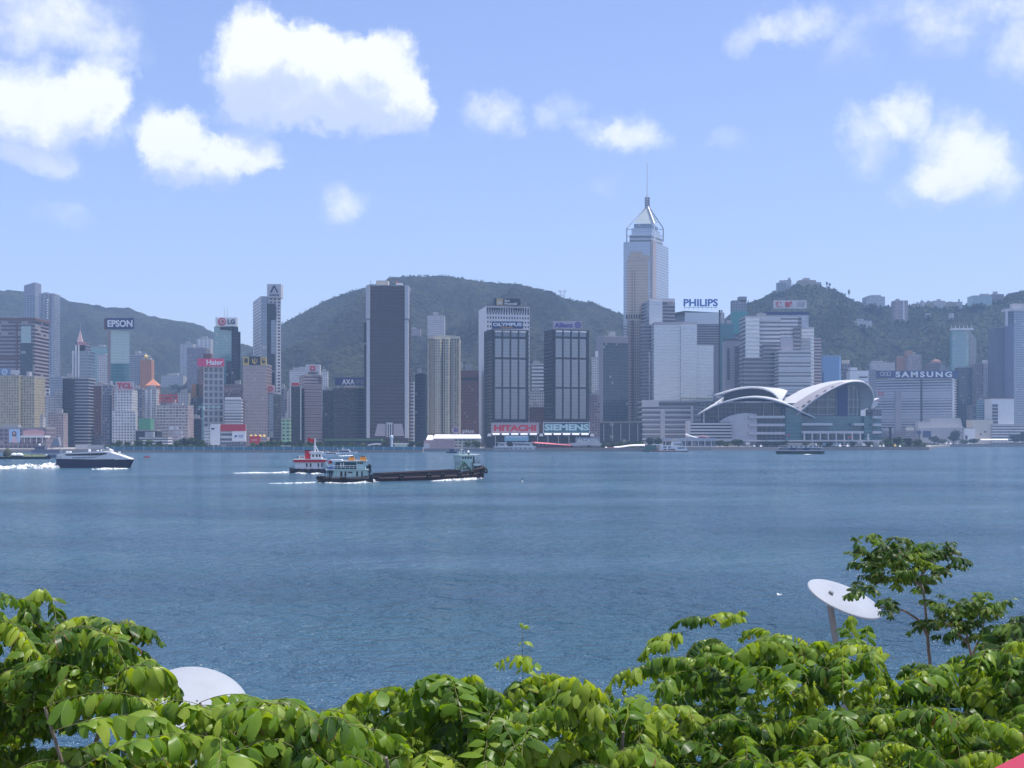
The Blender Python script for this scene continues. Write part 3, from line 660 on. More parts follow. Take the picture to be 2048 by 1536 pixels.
bands(b, 14, .3, P['cream'], .5, 'balcony_band')
r = empty('rooftop_sign', at(336, 806, 1335), 'red lattice sign frame on the wide pink tenement', 'sign')
m = MB(); D = 1335
for k in range(7): m.pbox(318 + k * 6, 318.8 + k * 6, 788, 807, D, .8)
for y in (789, 796, 803): m.pbox(317, 356, y, y + .9, D - .5, .5)
m.build('lattice_frame', P['red'], r)
m = MB()
for k in range(4):
    x = 321 + k * 9; m.pbox(x, x + 6, 790, 791.5, D - 1, .5); m.pbox(x, x + 6, 794.5, 796, D - 1, .5); m.pbox(x, x + 1.3, 791.5, 802, D - 1, .5); m.pbox(x + 4.7, x + 6, 797, 802, D - 1, .5)
m.build('character', P['red'], r)
B('slim white apartment tower right of the red sign frame', (356, 377), 787, 1420, FC['whitehaze'], 3.1, 3, name='apartment_block', pl=2)
b = B('low dark shed with green netting by the pink tenement', (271, 314), 862, 1300, FC['darkgl'], 4, 4, name='warehouse', pl=0); blk(b, 'green_netting', 277, 301, 837, 862, 1302, 12, P['ltgreen'])
B('dark red block behind the green netting', (312, 330), 838, 1390, FC['brown'], 3.2, 3, name='apartment_block')
r = empty('tank_frame', at(350, 886, 1250), 'pale steel frame with white tanks in front of the pink tenement', 'tank frame')
m = MB(); D = 1250
for x in (337, 346, 355, 364): m.pbox(x, x + 1, 851, 890, D, .6); m.pbox(x, x + 1, 851, 890, D + 9, .6)
for y in (851, 860, 869, 878): m.pbox(336.5, 365.5, y, y + .9, D - .05, .5)
m.build('steel_frame', paint('frame_lilac', (.42, .42, .48)), r)
for x, y in ((339, 853), (348, 862), (357, 871), (347.5, 853), (356.5, 862)): MB().pbox(x, x + 6.5, y, y + 6, 1251, 5).build('tank', M_WHITE if (x, y) == (339, 853) else P['lgrey'], r)
B('long low grey shed with a curved white roof edge by the trees', (278, 336), 876, 1215, FC['stripe'], 3, 4, name='shed', pl=1, dep=16)
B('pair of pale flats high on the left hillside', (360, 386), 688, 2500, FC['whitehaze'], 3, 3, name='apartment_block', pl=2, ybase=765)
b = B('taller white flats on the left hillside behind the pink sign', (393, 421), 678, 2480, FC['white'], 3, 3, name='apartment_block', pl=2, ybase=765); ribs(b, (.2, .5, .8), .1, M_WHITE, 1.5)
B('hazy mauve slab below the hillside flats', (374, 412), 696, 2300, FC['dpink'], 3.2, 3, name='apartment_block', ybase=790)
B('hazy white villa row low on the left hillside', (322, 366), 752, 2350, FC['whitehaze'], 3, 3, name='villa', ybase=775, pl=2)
b = B('grey block wrapped in orange scaffolding left of the pink sign', (378, 402), 797, 1440, FC['greyblue'], 3.2, 3, name='apartment_block'); blk(b, 'scaffolding', 383, 393, 768, 800, 1442, 8, paint('scaffold_orange', (.50, .26, .10), .8))
B('dark block at the foot of the scaffolded building', (374, 404), 838, 1370, FC['darkgl'], 3.4, 3, name='office_block', pl=2)
# -- tower crane
r = empty('tower_crane', at(406, 892, 1300), 'pale teal tower crane in front of the grid window tower', 'crane'); tm = paint('crane_teal', (.28, .48, .50))
m = MB(); c = at(406, 890, 1300); zt = Z(813, 1300)
for dx in (-.9, .9):
    for dy in (-.9, .9): m.tube((c.x + dx, 1300 + dy, GZ), (c.x + dx, 1300 + dy, zt), .16, n=4)
for k in range(16):
    z0 = GZ + (zt - GZ) * k / 16; z1 = GZ + (zt - GZ) * (k + 1) / 16; s = 1 if k % 2 else -1
    m.tube((c.x - .9 * s, 1299.1, z0), (c.x + .9 * s, 1299.1, z1), .1, n=4); m.tube((c.x - .9 * s, 1300.9, z0), (c.x + .9 * s, 1300.9, z1), .1, n=4)
m.build('mast', tm, r)
m = MB(); a, e = at(396, 815, 1300), at(443, 815.5, 1300)
for dy in (-.6, .6): m.tube((a.x, 1300 + dy, a.z), (e.x, 1300 + dy, e.z), .16, n=4)
m.tube((a.x, 1300, a.z + 1.6), (e.x, 1300, e.z + 1.2), .16, n=4)
for k in range(24):
    t = k / 24; p = a.lerp(e, t); q = a.lerp(e, t + 1 / 24); m.tube((p.x, 1299.4, p.z), (q.x, 1300, q.z + 1.5), .1, n=4)
ap = at(405, 806, 1300); m.tube((c.x, 1300, zt), ap, .2, n=4); m.tube(ap, (e.x - 6, 1300, e.z + 1.2), .08, n=4); m.tube(ap, (a.x, 1300, a.z + 1.5), .08, n=4); m.build('jib', tm, r)
MB().pbox(396, 399, 816, 820, 1299.4, 1.5).build('counterweight', P['grey'], r); MB().pbox(406.6, 409, 814, 819, 1298.4, 1.5).build('cab', M_WHITE, r)
# -- pink sign and grid windows
b = B('grey tower with a grid of dark square windows under a pink sign', (395, 407, 447), 733, 1380, FC['squares'], 7.3, 5.6, th=20, pl=0)
MB().prism(on_side(b.foot, False, 0, 1, .4), b.z0, b.z1).build('teal_side_wall', FC['darkteal'], b.root); blk(b, 'roof_box', 406, 421, 707, 717, 1392, 10, P['brown'])
ribs(b, [.02, .98] , .04, P['lgrey'], .6, 'corner_strip')
sign('pink rooftop sign with white lettering above the grid of dark windows', 395, 447.5, 717, 732.5, 1378, P['pinkred'], 'Haier', (413, 446, 719.5, 730), P['white'], .03, thick=2)
# -- teal tower with the round red emblem
b = B('teal glass tower topped by a white board with a red round emblem', (428, 463, 476), 653, 1470, FC['teal'], 3.6, 3.2, th=-28, pl=0)
MB().prism(on_side(b.foot, True, 0, 1, .4), b.z0, b.z1).build('dark_side_wall', FC['darkgl'], b.root)
blk(b, 'dark_recess', 440, 462, 654, 660, 1468, 1, P['black']); blk(b, 'dark_window_strip', 452, 462, 722, 770, 1468.5, 1, FC['darkgl'])
for x in (449, 454.5): MB().tube(at(x, 640, 1476), at(x, 613, 1476), .35, .12, 5).build('antenna', M_STEEL, b.root)
r = sign('white rooftop board with a red round emblem and grey letters', 431, 473.5, 635, 652.5, 1467, P['white'], 'LG', (455, 470, 638.5, 648.5), paint('letter_grey', (.10, .12, .14)), .05, thick=6)
disc(MB(), 444, 643.5, 8, 1466.9, .4, 24).build('round_emblem', P['red'], r); m = MB(); ringm(m, 444.6, 643.2, 4.1, 5.2, 1466.4, .3); m.pbox(443.2, 444.2, 641, 646, 1466.2, .2); m.build('emblem_line', P['white'], r)
b = B('slim dark building behind the teal tower with the white board', (474, 480), 665, 1500, FC['darkgl'], 3.4, 3, pl=0)
b = B('plain brown building with looping pale script lettering', (445, 486), 770, 1420, paint('wall_dusty_brown', (.30, .23, .24), .7, streak=.3), 3.4, 3, pl=1)
r = empty('wall_sign', at(465, 783, 1419), 'looping pale cursive lettering high on the brown building', 'sign'); letters('wynn', 449, 481, 776, 791, 1419.4, paint('letter_pale_rose', (.66, .56, .56)), r, .0, .5, shear=.5)
b = B('grey building with horizontal stripes and a bright white top strip', (449, 483), 799, 1360, FC['stripe'], 3.5, 3, pl=0); blk(b, 'top_strip', 450, 481, 794.5, 798.5, 1359.2, 3, P['white']); bands(b, 18, .42, P['lgrey'], .6)
# -- gold glass
b = B('pink gold mirror glass tower under yellow panels with a dark emblem', (486, 533), 730, 1370, FC['gold'], 3.6, 3, pl=0, dep=30)
r = empty('rooftop_sign', at(509, 730, 1369), 'yellow and black rooftop board with a trident emblem between two characters', 'sign')
MB().pbox(486, 498, 714, 730, 1369, 2).build('yellow_panel', P['yellow'], r); MB().pbox(521, 533, 714, 730, 1369, 2).build('yellow_panel', P['yellow'], r); MB().pbox(498, 521, 713, 730, 1369.3, 2).build('dark_panel', P['black'], r)
letters('華', 488, 496, 716, 727, 1368.9, P['black'], r, .02, .3, name='character'); letters('僑', 523, 531, 716, 727, 1368.9, P['black'], r, .02, .3, name='character')
m = MB(); D = 1369.2
m.pbox(508.8, 510.2, 716, 728, D - .3, .3)
for s in (-1, 1): m.path([at(509.5 + s * 1, 727, D - .3), at(509.5 + s * 4, 724.5, D - .3), at(509.5 + s * 4.4, 718, D - .3)], .5, 5)
m.build('trident_emblem', P['yellow'], r)
# -- white lambda tower
b = B('tall white tower with a dark stepped glass centre and chevron emblem', (506, 522, 562), 594, 1460, FC['dots'], 3.9, 4.5, th=20, pl=0)
blk(b, 'glass_strip', 523, 534, 594, 770, 1458.0, 3, FC['blueglass']); blk(b, 'dark_glass', 534.5, 549.5, 607, 790, 1458.5, 6, FC['darkgl']); blk(b, 'reflecting_glass', 542, 550.5, 640, 708, 1457.8, 1, FC['blueglass'])
blk(b, 'sign_block', 534, 562, 568, 595, 1461, 14, P['lgrey']); blk(b, 'dark_step', 549.5, 551.5, 612, 645, 1458.3, 3, FC['darkgl'])
r = empty('rooftop_sign', at(548, 594, 1459), 'dark chevron emblem with small characters on the white tower top', 'sign'); m = MB(); D = 1460.6
m.poly([at(540, 585, D - .4), at(543.5, 585, D - .4), at(548.5, 574.5, D - .4), at(546.5, 571, D - .4)]); m.poly([at(553.5, 585, D - .4), at(556.5, 585, D - .4), at(549.6, 571, D - .4), at(546.5, 571, D - .4), at(548.5, 574.5, D - .4)]); m.build('chevron_emblem', P['navy'], r)
letters('亞洲金融', 539, 558, 588, 592, D, P['navy'], r, .02, .3)
b = B('dark twin slab with a rose board below the white tower', (533, 546, 562), 787, 1380, FC['darkgl'], 3.4, 3, th=-1, pl=0); blk(b, 'blue_glass_wing', 533, 546, 788, 875, 1377, 2, FC['blueglass'])
r = sign('small rose board with faint emblem on the dark twin slab', 533, 549, 770, 786, 1379, P['pink'], thick=1.5); ringm(MB(), 541, 778, 2.5, 5, 1378.9, .4).build('ring_emblem', P['red'], r)
# -- low exhibition building, red boards
b = B('low white building with a red band and a blank white screen at the waterfront', (408, 441, 492), 850, 1215, M_WHITE, 3, 3, th=0, name='exhibition_building', pl=0, dep=25)
blk(b, 'window_block', 408, 420, 853, 885, 1214, 1, FC['white'], 3, 2.4); blk(b, 'white_block', 420.5, 440, 848, 890, 1213, 2, P['white']); blk(b, 'dark_vent', 422.5, 428.5, 856, 859, 1212.6, .5, P['black']); blk(b, 'red_band', 441, 491, 849, 862, 1213.4, 1.6, P['red'])
blk(b, 'white_screen', 464, 491, 862.5, 883, 1213, 2, P['white']); blk(b, 'banded_bay', 441, 463.5, 864, 884, 1213.8, 1, FC['stripe'], 5, 3); blk(b, 'glass_base', 441, 492, 884, 893, 1213.6, 1, FC['greyblue'])
m = MB(); disc(m, 471.5, 872.5, 2.4, 1212.9, .2); m.pbox(477, 487, 870.5, 871.6, 1212.7, .2); m.pbox(477, 486, 873.5, 874.6, 1212.7, .2); m.build('screen_mark', P['blue'], b.root)
b = B('low red board hall with small yellow roof ornaments', (499, 534), 876, 1225, FC['cream'] if 'cream' in FC else FC['pink'], 3, 3, name='hall', pl=0, dep=14); blk(b, 'red_board', 499, 520, 872, 888, 1223.6, 1.2, P['red']); blk(b, 'red_text_line', 503, 514, 879, 881, 1223.3, .25, P['pink'])
for x in (502, 511, 520, 528): 
    m = MB(); c = at(x, 873, 1227); m.grid([[(c.x + s * math.cos(a), c.y + s * math.sin(a), z) for a in [math.pi / 2 * k for k in range(4)]] for s, z in ((2.2, c.z), (.2, c.z + 2.4))], False, True); m.build('roof_ornament', P['yellow'], b.root)
B('small pale green block with window rows by the dark slab', (563, 580), 838, 1330, facade('facade_mint_flats', (.30, .48, .30), (.06, .10, .08), .6, .5), 4, 4, name='apartment_block', pl=1)
b = B('black slab edged in white with red roof emblems', (575, 582, 602), 773, 1350, FC['black'], 3.6, 3, th=12, pl=0)
MB().prism(on_side(b.foot, False, 0, 1, .4), b.z0, b.z1).build('white_edge', M_WHITE, b.root); blk(b, 'white_edge', 600.5, 602.5, 773, 880, 1349.4, .6, P['lgrey']); blk(b, 'roof_emblem', 583, 598, 765.5, 772.5, 1352, 2, P['red'])
b = B('pinkish brown striped tower with a red square emblem board', (598, 609, 644), 751, 1380, FC['stripepink'], 3.6, 3, th=18, pl=0); bands(b, 36, .45, paint('band_pink', (.46, .37, .37)), .5, z1=b.z1 - 9)
blk(b, 'dark_panel', 637, 643.5, 755, 765, 1381, .6, P['brown'])
r = sign('grey rooftop board with a red square emblem on the pinkish striped tower', 611, 639.5, 729, 750, 1384, P['lgrey'], '恒豐銀行', (616, 636, 744, 748), P['brown'], .02, thick=8)
m = MB(); m.pbox(620, 630, 732, 741.5, 1383.9, .0); m.build('square_emblem', P['red'], r) if False else None
m = MB(); m.box(X(620, 1383), X(630, 1383), 1383.3, 1383.98, Z(741.5, 1383), Z(732, 1383)); m.build('square_emblem', P['red'], r); m = MB(); m.box(X(623, 1383), X(627, 1383), 1383.0, 1383.28, Z(738.5, 1383), Z(735, 1383)); m.build('emblem_centre', P['lgrey'], r)
B('white hillside apartment pair left of the grey emblem board', (579, 612), 741, 1900, FC['white'], 3, 3, name='apartment_block', pl=2)
B('white hillside tower right of the grey emblem board', (640, 655), 744, 1900, FC['white'], 3, 3, name='apartment_block', pl=2)
B('narrow dark striped block left of the black letter building', (645, 664), 781, 1390, FC['blackband'], 3.6, 3, pl=2)
B('grey hazy block between the mint block and white tower', (553, 578), 778, 1550, FC['greyblue'], 3.3, 3, name='apartment_block', pl=2)
b = B('wide black banded building below the white letter sign', (663, 667, 734), 776, 1350, FC['blackband'], 3.5, 3, th=12, pl=1, dep=40)
r = sign('black rooftop sign with pale capital letters and faint characters', 670, 734, 755, 771, 1349, P['navy'], 'AXA', (684, 709, 758.5, 769), P['white'], .03, thick=2, legs=5); letters('國衛', 712, 728, 758.5, 769, 1348.9, paint('letter_dim', (.24, .26, .36)), r, .01, .3)
b = B('small flats with a stepped roof on the hillside above the mint block', (565, 600), 704, 2350, FC['whitehaze'], 3, 3, name='apartment_block', pl=1, ybase=735); blk(b, 'roof_step', 570, 592, 698, 704, 2355, 12, M_WHITE)
b = B('small white frame house on the hillside left of the tall dark tower', (714, 729), 711, 2400, FC['white'], 4, 4, name='villa', ybase=727)
# -- the tall dark tower
b = B('tallest dark bronze slab with white edge piers and arched base', (733, 816), 572, 1290, FC['bronze'], 3.8, 2.2, name='dark_tower', pl=0, dep=42)
for x0, x1 in ((733, 739.5), (809.5, 816)):
    blk(b, 'edge_pier', x0, x1, 639, 876, 1288, 8, paint('pier_white', (.56, .55, .56), .6, streak=.3)); blk(b, 'pier_head', x0 - (1.2 if x0 < 750 else 0), x1 + (1.2 if x0 > 750 else 0), 572, 637, 1286.6, 9, paint('pier_white', (.56,) * 3))
blk(b, 'roof_house', 752, 776, 561, 571, 1300, 14, P['cream']); blk(b, 'roof_house', 792, 804, 566, 571, 1298, 10, M_WHITE); MB().tube(at(796, 566, 1302), at(792, 563, 1302), .5, n=5).build('roof_crane', P['red'], b.root); MB().tube(at(740, 572, 1300), at(742, 560, 1300), .3, n=5).build('antenna', M_STEEL, b.root)
for pts, nm in (([(749, 872), (771, 872), (771, 847.5), (755, 847.5)], 'base_wing'), ([(787, 872), (808, 872), (804, 847.5), (787, 847.5)], 'base_wing')):
    m = MB(); fr = [at(x, y, 1287) for x, y in pts]; m.poly(fr); bk = [Vector((p.x, 1289.9, p.z)) for p in fr]; m.grid([bk, fr], False, True); m.build(nm, paint('base_pinkgrey', (.44, .39, .41), .8, streak=.3), b.root)
for x in (773, 777.5, 782): blk(b, 'entrance_pillar', x, x + 2.4, 846, 874, 1286, 3, P['lgrey'])
blk(b, 'entrance_lintel', 772.5, 785, 845, 849, 1285.6, 3.5, P['lgrey'])
B('narrow dark slab hidden at the left shoulder of the tall dark tower', (728, 734), 645, 1335, FC['darkgl'], 3.6, 3, pl=0)
b = B('slender white punched window slab right of the tall dark tower', (814, 828), 765, 1330, FC['dots'], 3.9, 3.2, pl=1)
b = B('dark navy glass block left of the ribbed cream tower', (830, 853), 748, 1420, FC['darkteal'], 3.6, 3, pl=1); blk(b, 'roof_emblem', 838, 846, 745, 749, 1420, 3, P['grey'])
# -- ribbed cream tower
b = B('ribbed cream apartment tower with a scalloped crown', (855, 919), 677, 1360, FC['beige'], 3.0, 3.2, name='apartment_tower', pl=0, dep=34)
for k, (x0, x1) in enumerate(((868, 884), (888, 901))):
    m = MB(); w = [(X(x0, 1360), 1359.9), (X(x0 + 3, 1360), 1355), (X(x1 - 3, 1360), 1355), (X(x1, 1360), 1359.9)]; m.prism(w, b.z0, b.z1 - 1, 3.0, 3.0); m.build('bay', facade('facade_cream_bay', (.60, .56, .42), (.07, .07, .07), .42, .5, blind=.2), b.root)
for x in (855.5, 863, 866.5, 886, 903, 907, 917): blk(b, 'rib', x, x + 1.8, 681, 866, 1358, 3, P['cream'])
for x0, x1 in ((884, 887.8), (901.2, 906)): blk(b, 'shadow_slot', x0, x1, 683, 866, 1359.4, .8, P['black'])  # black strips stand for the shadow between the bays
m = MB()
for k in range(9):
    x = 856 + k * 7; c = at(x + 3.5, 677, 1362); m.prism([(c.x - 2, 1359), (c.x + 2, 1359), (c.x + 2, 1375), (c.x - 2, 1375)], Z(678, 1360), Z(672.5 - 2 * math.sin(math.pi * k / 8), 1360))
m.build('scalloped_crown', P['cream'], b.root); m = MB(); c = at(893, 676, 1385); m.dome((c.x, c.y, c.z - 6), 17, 12, 9, 14, 5); m.build('crown_net', paint('netting_grey', (.36, .38, .33), .9), b.root)
B('white apartment tower on the hill behind the ribbed cream tower', (855, 889), 632, 1950, FC['whitehaze'], 3, 2.8, name='apartment_tower', pl=2)
B('small pink and white villa on the hill right of the tall dark tower', (815, 841), 659, 2150, FC['pink'], 3, 3, name='villa', ybase=672, pl=2)
b = B('dark red brick block with a brown top right of the cream tower', (922, 957), 741, 1440, FC['brown'], 3.6, 3.2, pl=1); blk(b, 'brown_belt', 922, 957, 755, 760, 1439, 1, P['black'])
B('narrow white block glimpsed behind the ribbed cream tower', (917, 925), 725, 1500, FC['whitehaze'], 3, 3, pl=1, name='apartment_block')
# -- white grid building and the two black glass towers
b = B('white grid window building behind the left black glass tower', (958, 973, 1059), 613, 1430, FC['dots'], 5.2, 3.3, th=12, pl=0, name='office_block')
MB().prism(on_side(b.foot, False, 0, 1, .5), b.z0, b.z1).build('blank_side_wall', M_WHITE, b.root)
m = MB()
for k in range(18): m.prism(on_front(b.foot, (k + .12) / 18, (k + .72) / 18, 0, 0, .3), Z(624, 1430), Z(614, 1430))
m.build('louvre_slot', P['black'], b.root)
r = sign('black rooftop sign with a gold crown square and white words', 988, 1041, 597, 611, 1436, P['black'], 'Sun\nFinancial', (1009, 1034, 599, 609.5), P['white'], .03, thick=2, legs=4)
m = MB(); m.box(X(993, 1435), X(1006, 1435), 1435.3, 1435.9, Z(610, 1435), Z(597, 1435)); m.build('gold_square', P['gold'], r); m = MB(); m.poly([at(995, 608, 1435.2), at(1004, 608, 1435.2), at(1004.5, 601, 1435.2), at(1002, 604, 1435.2), at(999.5, 599.5, 1435.2), at(997, 604, 1435.2), at(994.5, 601, 1435.2)]); m.build('crown_mark', P['cream'], r)
r = sign('navy sign with white capitals and a thin orange line above black glass', 983.5, 1045.5, 643, 657.5, 1322, P['navy'], 'OLYMPUS', (986, 1043.5, 645.5, 652.5), P['white'], .045, thick=1.5, legs=4); MB().box(X(1002, 1321), X(1026, 1321), 1321.3, 1321.9, Z(656, 1321), Z(654.6, 1321)).build('orange_line', P['orange'], r)
def bay_tower(label, xs, D):
    b = B(label, xs, 660, D, FC['black'], 3.6, 3, th=16, pl=0, name='bay_tower', roof=M_DARKROOF)
    A = b.foot
    u0, u1 = .06, .94; ys = [(676.5, 714.5), (718, 774), (777, 838)]
    fr = M_DARK
    zt = b.z1
    for j in range(4):
        ua = u0 + (u1 - u0) * (j + .10) / 4; ub = u0 + (u1 - u0) * (j + .90) / 4
        for k, (ya, yb) in enumerate(ys):
            m = MB(); m.prism(on_front(A, ua, ub, 0, 0, .25), Z(yb, D), Z(ya, D), 3.7, 4); m.build('window_bay', facade('facade_bay_glass', (.06, .075, .10), (.14, .165, .20), .98, .9, .07, 2.5, blind=0, var=.15, wobble=.05), b.root)
        m = MB(); f = on_front(A, ua, ub, 0, 0, 1.4); m.prism(f, Z(664, D), Z(661, D), bottom=True); m.build('skylight_strip', P['white'], b.root)
        m = MB(); m.prism(on_front(A, ua, ub, 0, 0, .3), Z(672.5, D), Z(664.6, D)); m.build('attic_panel', P['grey'], b.root)
    m = MB()
    for j in range(5):
        uc = u0 + (u1 - u0) * j / 4; m.prism(on_front(A, max(0, uc - .014), min(1, uc + .014), 0, 0, 1.6), b.z0, zt)
    for y in (715.2, 775.0, 838.4, 673): m.prism(on_front(A, .0, 1, 0, 0, 1.1), Z(y + 2.0, D), Z(y, D), bottom=True)
    m.build('black_frame', fr, b.root)
    return b
bay_tower('black glass tower with twelve grey bays in front of the white grid building', (968, 984, 1057), 1325)
bay_tower('black glass tower with twelve grey bays standing free against the hill', (1088, 1105, 1178), 1325)
r = sign('pinkish rooftop board with violet letters and an eagle disc emblem', 1106, 1164, 642, 657.5, 1330, paint('board_rose_grey', (.50, .43, .47)), 'Allianz', (1109, 1146, 645.5, 655), P['purple'], .035, thick=1.5, legs=4)
m = MB(); ringm(m, 1156, 650, 5.2, 6.6, 1329.9, .4); m.pbox(1155, 1157, 645.5, 654.5, 1329.6, .3); m.pbox(1152.3, 1153.6, 647.5, 653, 1329.6, .3); m.pbox(1158.4, 1159.7, 647.5, 653, 1329.6, .3); m.build('eagle_disc', P['purple'], r)
r = sign('large pinkish board with red capital letters below the left black tower', 982.5, 1078, 845, 868, 1296, paint('board_dusty_rose', (.42, .34, .37)), 'HITACHI', (988, 1072, 850, 862.5), P['red'], .05, thick=1.5, legs=5, border=P['grey'])
sign('large dark green board with pale capital letters below the right black tower', 1086, 1180, 844, 867, 1296, P['teal'], 'SIEMENS', (1089, 1178, 848, 861), paint('letter_mint', (.46, .66, .68)), .045, thick=1.5, legs=5, border=P['lgrey'])
# podium under the boards
b = B('dark podium with white skylight strips under the two letter boards', (972, 1182), 866, 1300, FC['black'], 4, 5, name='podium_building', pl=0, dep=40, roof=M_DARKROOF, parapet=0)
for x0 in [985 + 18.6 * k for k in range(5)] + [1089 + 18.4 * k for k in range(5)]:
    D = 1293; m = MB(); m.poly([at(x0, 869, D - 3), at(x0 + 14.5, 869, D - 3), at(x0 + 14.5, 866.5, D + 3), at(x0, 866.5, D + 3)]); m.grid([[at(x0, 869, D - 3), at(x0 + 14.5, 869, D - 3)], [at(x0, 870.4, D - 3), at(x0 + 14.5, 870.4, D - 3)]], False); m.build('skylight_strip', P['white'], b.root)
for x0, s in ((974, 1), (1078, 1), (1180, 1)):
    D = 1293; m = MB(); pts = [at(x0, 872.5, D), at(x0 + 9, 872.5, D), at(x0 + 7, 867, D), at(x0 + 2.5, 867, D)]; m.poly(pts); m.grid([[Vector((p.x, D + 6, p.z)) for p in pts], pts], False, True); m.build('corner_hood', P['white'], b.root)
blk(b, 'blue_billboard', 1009, 1057, 871, 882, 1292, 1, paint('billboard_seablue', (.22, .45, .60)))
blk(b, 'billboard_cloud', 1012, 1054, 872, 875, 1291.6, .3, P['palebl'])
for k in range(9): blk(b, 'pillar', 990 + k * 21, 992 + k * 21, 872, 893, 1296, 2, P['grey'])
B('white striped block seen between the two black towers', (1064, 1087), 728, 1500, FC['stripe'], 4.5, 3, pl=2)
B('grey block with a roof gable between the two black towers', (1059, 1088), 784, 1440, FC['white'], 3.4, 3, name='apartment_block', pl=1)
B('reddish brick block low between the two black towers', (1059, 1088), 815, 1390, FC['brown'], 3.4, 3, name='apartment_block', pl=1)
b = B('thin white ribbed tower with a slim chimney top', (1184, 1197), 716, 1500, FC['white'], 3, 2.4, name='apartment_tower', pl=0); blk(b, 'chimney_top', 1191, 1196.5, 702, 716, 1502, 5, M_WHITE)
B('stepped grey flats right of the free standing black tower', (1178, 1200), 790, 1410, FC['dpink'], 3.1, 3, name='apartment_block', pl=2)
b = B('dark teal glass block with a pale corner stripe beside the tallest tower', (1193, 1206, 1256), 673, 1560, FC['darkteal'], 3.9, 3, th=22, pl=1); blk(b, 'pale_stripe', 1217, 1219.5, 685, 712, 1568, 1, P['lgrey']); MB().prism(on_front(b.foot, 0, 1, 0, 0, .6), b.z1 - 8, b.z1).build('top_band', paint('band_mauve', (.22, .20, .23)), b.root)
MB().prism(on_side(b.foot, False, 0, 1, .4), b.z0, b.z1).build('side_wall', paint('wall_mauve_grey', (.26, .25, .29), .7), b.root)
b = B('dark podium with slender piers below the tallest tower', (1186, 1286), 845, 1500, FC['darkgl'], 5, 5, name='podium_building', pl=0)
for k in range(6): blk(b, 'pier', 1190 + k * 17, 1191.4 + k * 17, 847, 882, 1498, 1.4, P['grey'])
# ------------------------------------------------------------------ the tallest tower (silver and gold, tubular crown)
D = 1650
root = empty('skyscraper', (X(1292, D), D + 20, GZ), 'tallest silver and gold skyscraper with a tube-framed glass pyramid and needle mast', 'skyscraper')
b = Bd(); b.root = root; b.fh = 3.8; b.bw = 3.0; b.D = D
def fp(pts): return [(X(p, d), d) for p, d in pts]
shaft = fp([(1247, 1652), (1302, 1650), (1313, 1656), (1337, 1700), (1320, 1712), (1255, 1710)])
MB().prism(shaft, GZ, Z(484, D), 3.8, 3.0).build('wall', FC['cp'], root)
MB().prism(fp([(1302.5, 1649.4), (1306, 1649.2), (1310.5, 1653), (1312.5, 1655)]), GZ, Z(480, D), 3.8, 3).build('corner_pilaster', paint('pilaster_rose', (.50, .42, .40), .4, streak=.15), root)
MB().prism(fp([(1301.3, 1649.3), (1302.5, 1649.2), (1302.5, 1650), (1301.3, 1650.2)]), GZ, Z(486, D), 3.8, 1.5).build('window_strip', facade('facade_dark_slots', (.3, .3, .33), (.03, .03, .04), .8, .6), root)
for x0, x1, y0, y1, o in ((1254, 1296, 522, 640, .5), (1261, 1285, 503, 521.5, .45), (1256, 1299, 510, 521.5, .3)):
    MB().prism(fp([(x0, 1651.6 - o), (x1, 1650.4 - o), (x1, 1650.6), (x0, 1651.8)]), Z(y1, D), Z(y0, D), 3.8, 3, bottom=True).build('gold_panel', FC['cpgold'], root)
for k in range(4): blk(b, 'dark_slit', 1263.5 + k * 5.6, 1264.7 + k * 5.6, 541, 628, 1650.6, .4, P['brown'])
m = MB()
for k in range(7): blk(b, 'vent_slot', 1252 + k * 5, 1254.8 + k * 5, 629, 637.5, 1650.0, .6, P['black'])
# lower half: gold curved bay and striped edges
MB().prism(fp([(1247, 1650.8), (1254, 1650.6), (1254, 1651.4), (1247, 1651.6)]), GZ, Z(650, D), 3.8, 3).build('striped_edge', FC['stripe'], root)
MB().prism(fp([(1254.5, 1650), (1262, 1648), (1268, 1649), (1268, 1651), (1254.5, 1651.6)]), GZ, Z(641, D), 3.8, 3).build('curved_bay', facade('facade_brown_gold', (.30, .22, .19), (.17, .12, .11), .9, .6, .1, 2.0, blind=0), root)
MB().prism(fp([(1268.5, 1649.6), (1299, 1648.8), (1299, 1650.8), (1268.5, 1651)]), GZ, Z(641, D), 3.8, 3).build('gold_lower_wall', facade('facade_gold_dotted', (.46, .36, .30), (.14, .11, .11), .5, .55, .15, blind=0), root)
# crown
def tier(part, x0, x1, y0, y1, mat, d0=1654, d1=1704, fh=3.8):
    return MB().prism(fp([(x0, d0), (1306 - (1302 - x0) * 0 if False else min(x1, 1303), d0 - 1), (x1, d0 + 30), (x1 - 6, d1), (x0 + 4, d1)]), Z(y1, D), Z(y0, D), fh, 3).build(part, mat, root)
crown_grey = facade('facade_crown_bands', (.46, .49, .53), (.10, .11, .13), 1.0, .45, .12, 1.9, blind=0)
tier('crown_tier', 1259, 1325, 469, 485, crown_grey, fh=4.6); tier('crown_tier', 1263, 1320, 455, 469, FC['cp'], 1657, 1700); tier('crown_tier', 1268, 1316, 445, 455, FC['blueglass'], 1660, 1698)
ap = at(1294.5, 411, 1676)
basep = [at(1268, 446, 1660), at(1308, 448, 1658), at(1316, 446, 1686), at(1308, 445, 1700), at(1272, 445, 1698)]
m = MB()
for i in range(5):
    p, q = basep[i], basep[(i + 1) % 5]; m.poly([p, q, ap], [(0, 0), (8, 0), (4, 10)])
m.build('glass_pyramid', facade('facade_pyramid_glass', (.40, .47, .50), (.25, .32, .36), .9, .85, .06, 2.5, blind=0, var=.15), root)
tub = paint('tube_steel', (.30, .31, .34), .3, .5); tubl = paint('tube_bright', (.78, .78, .76), .25, .3)
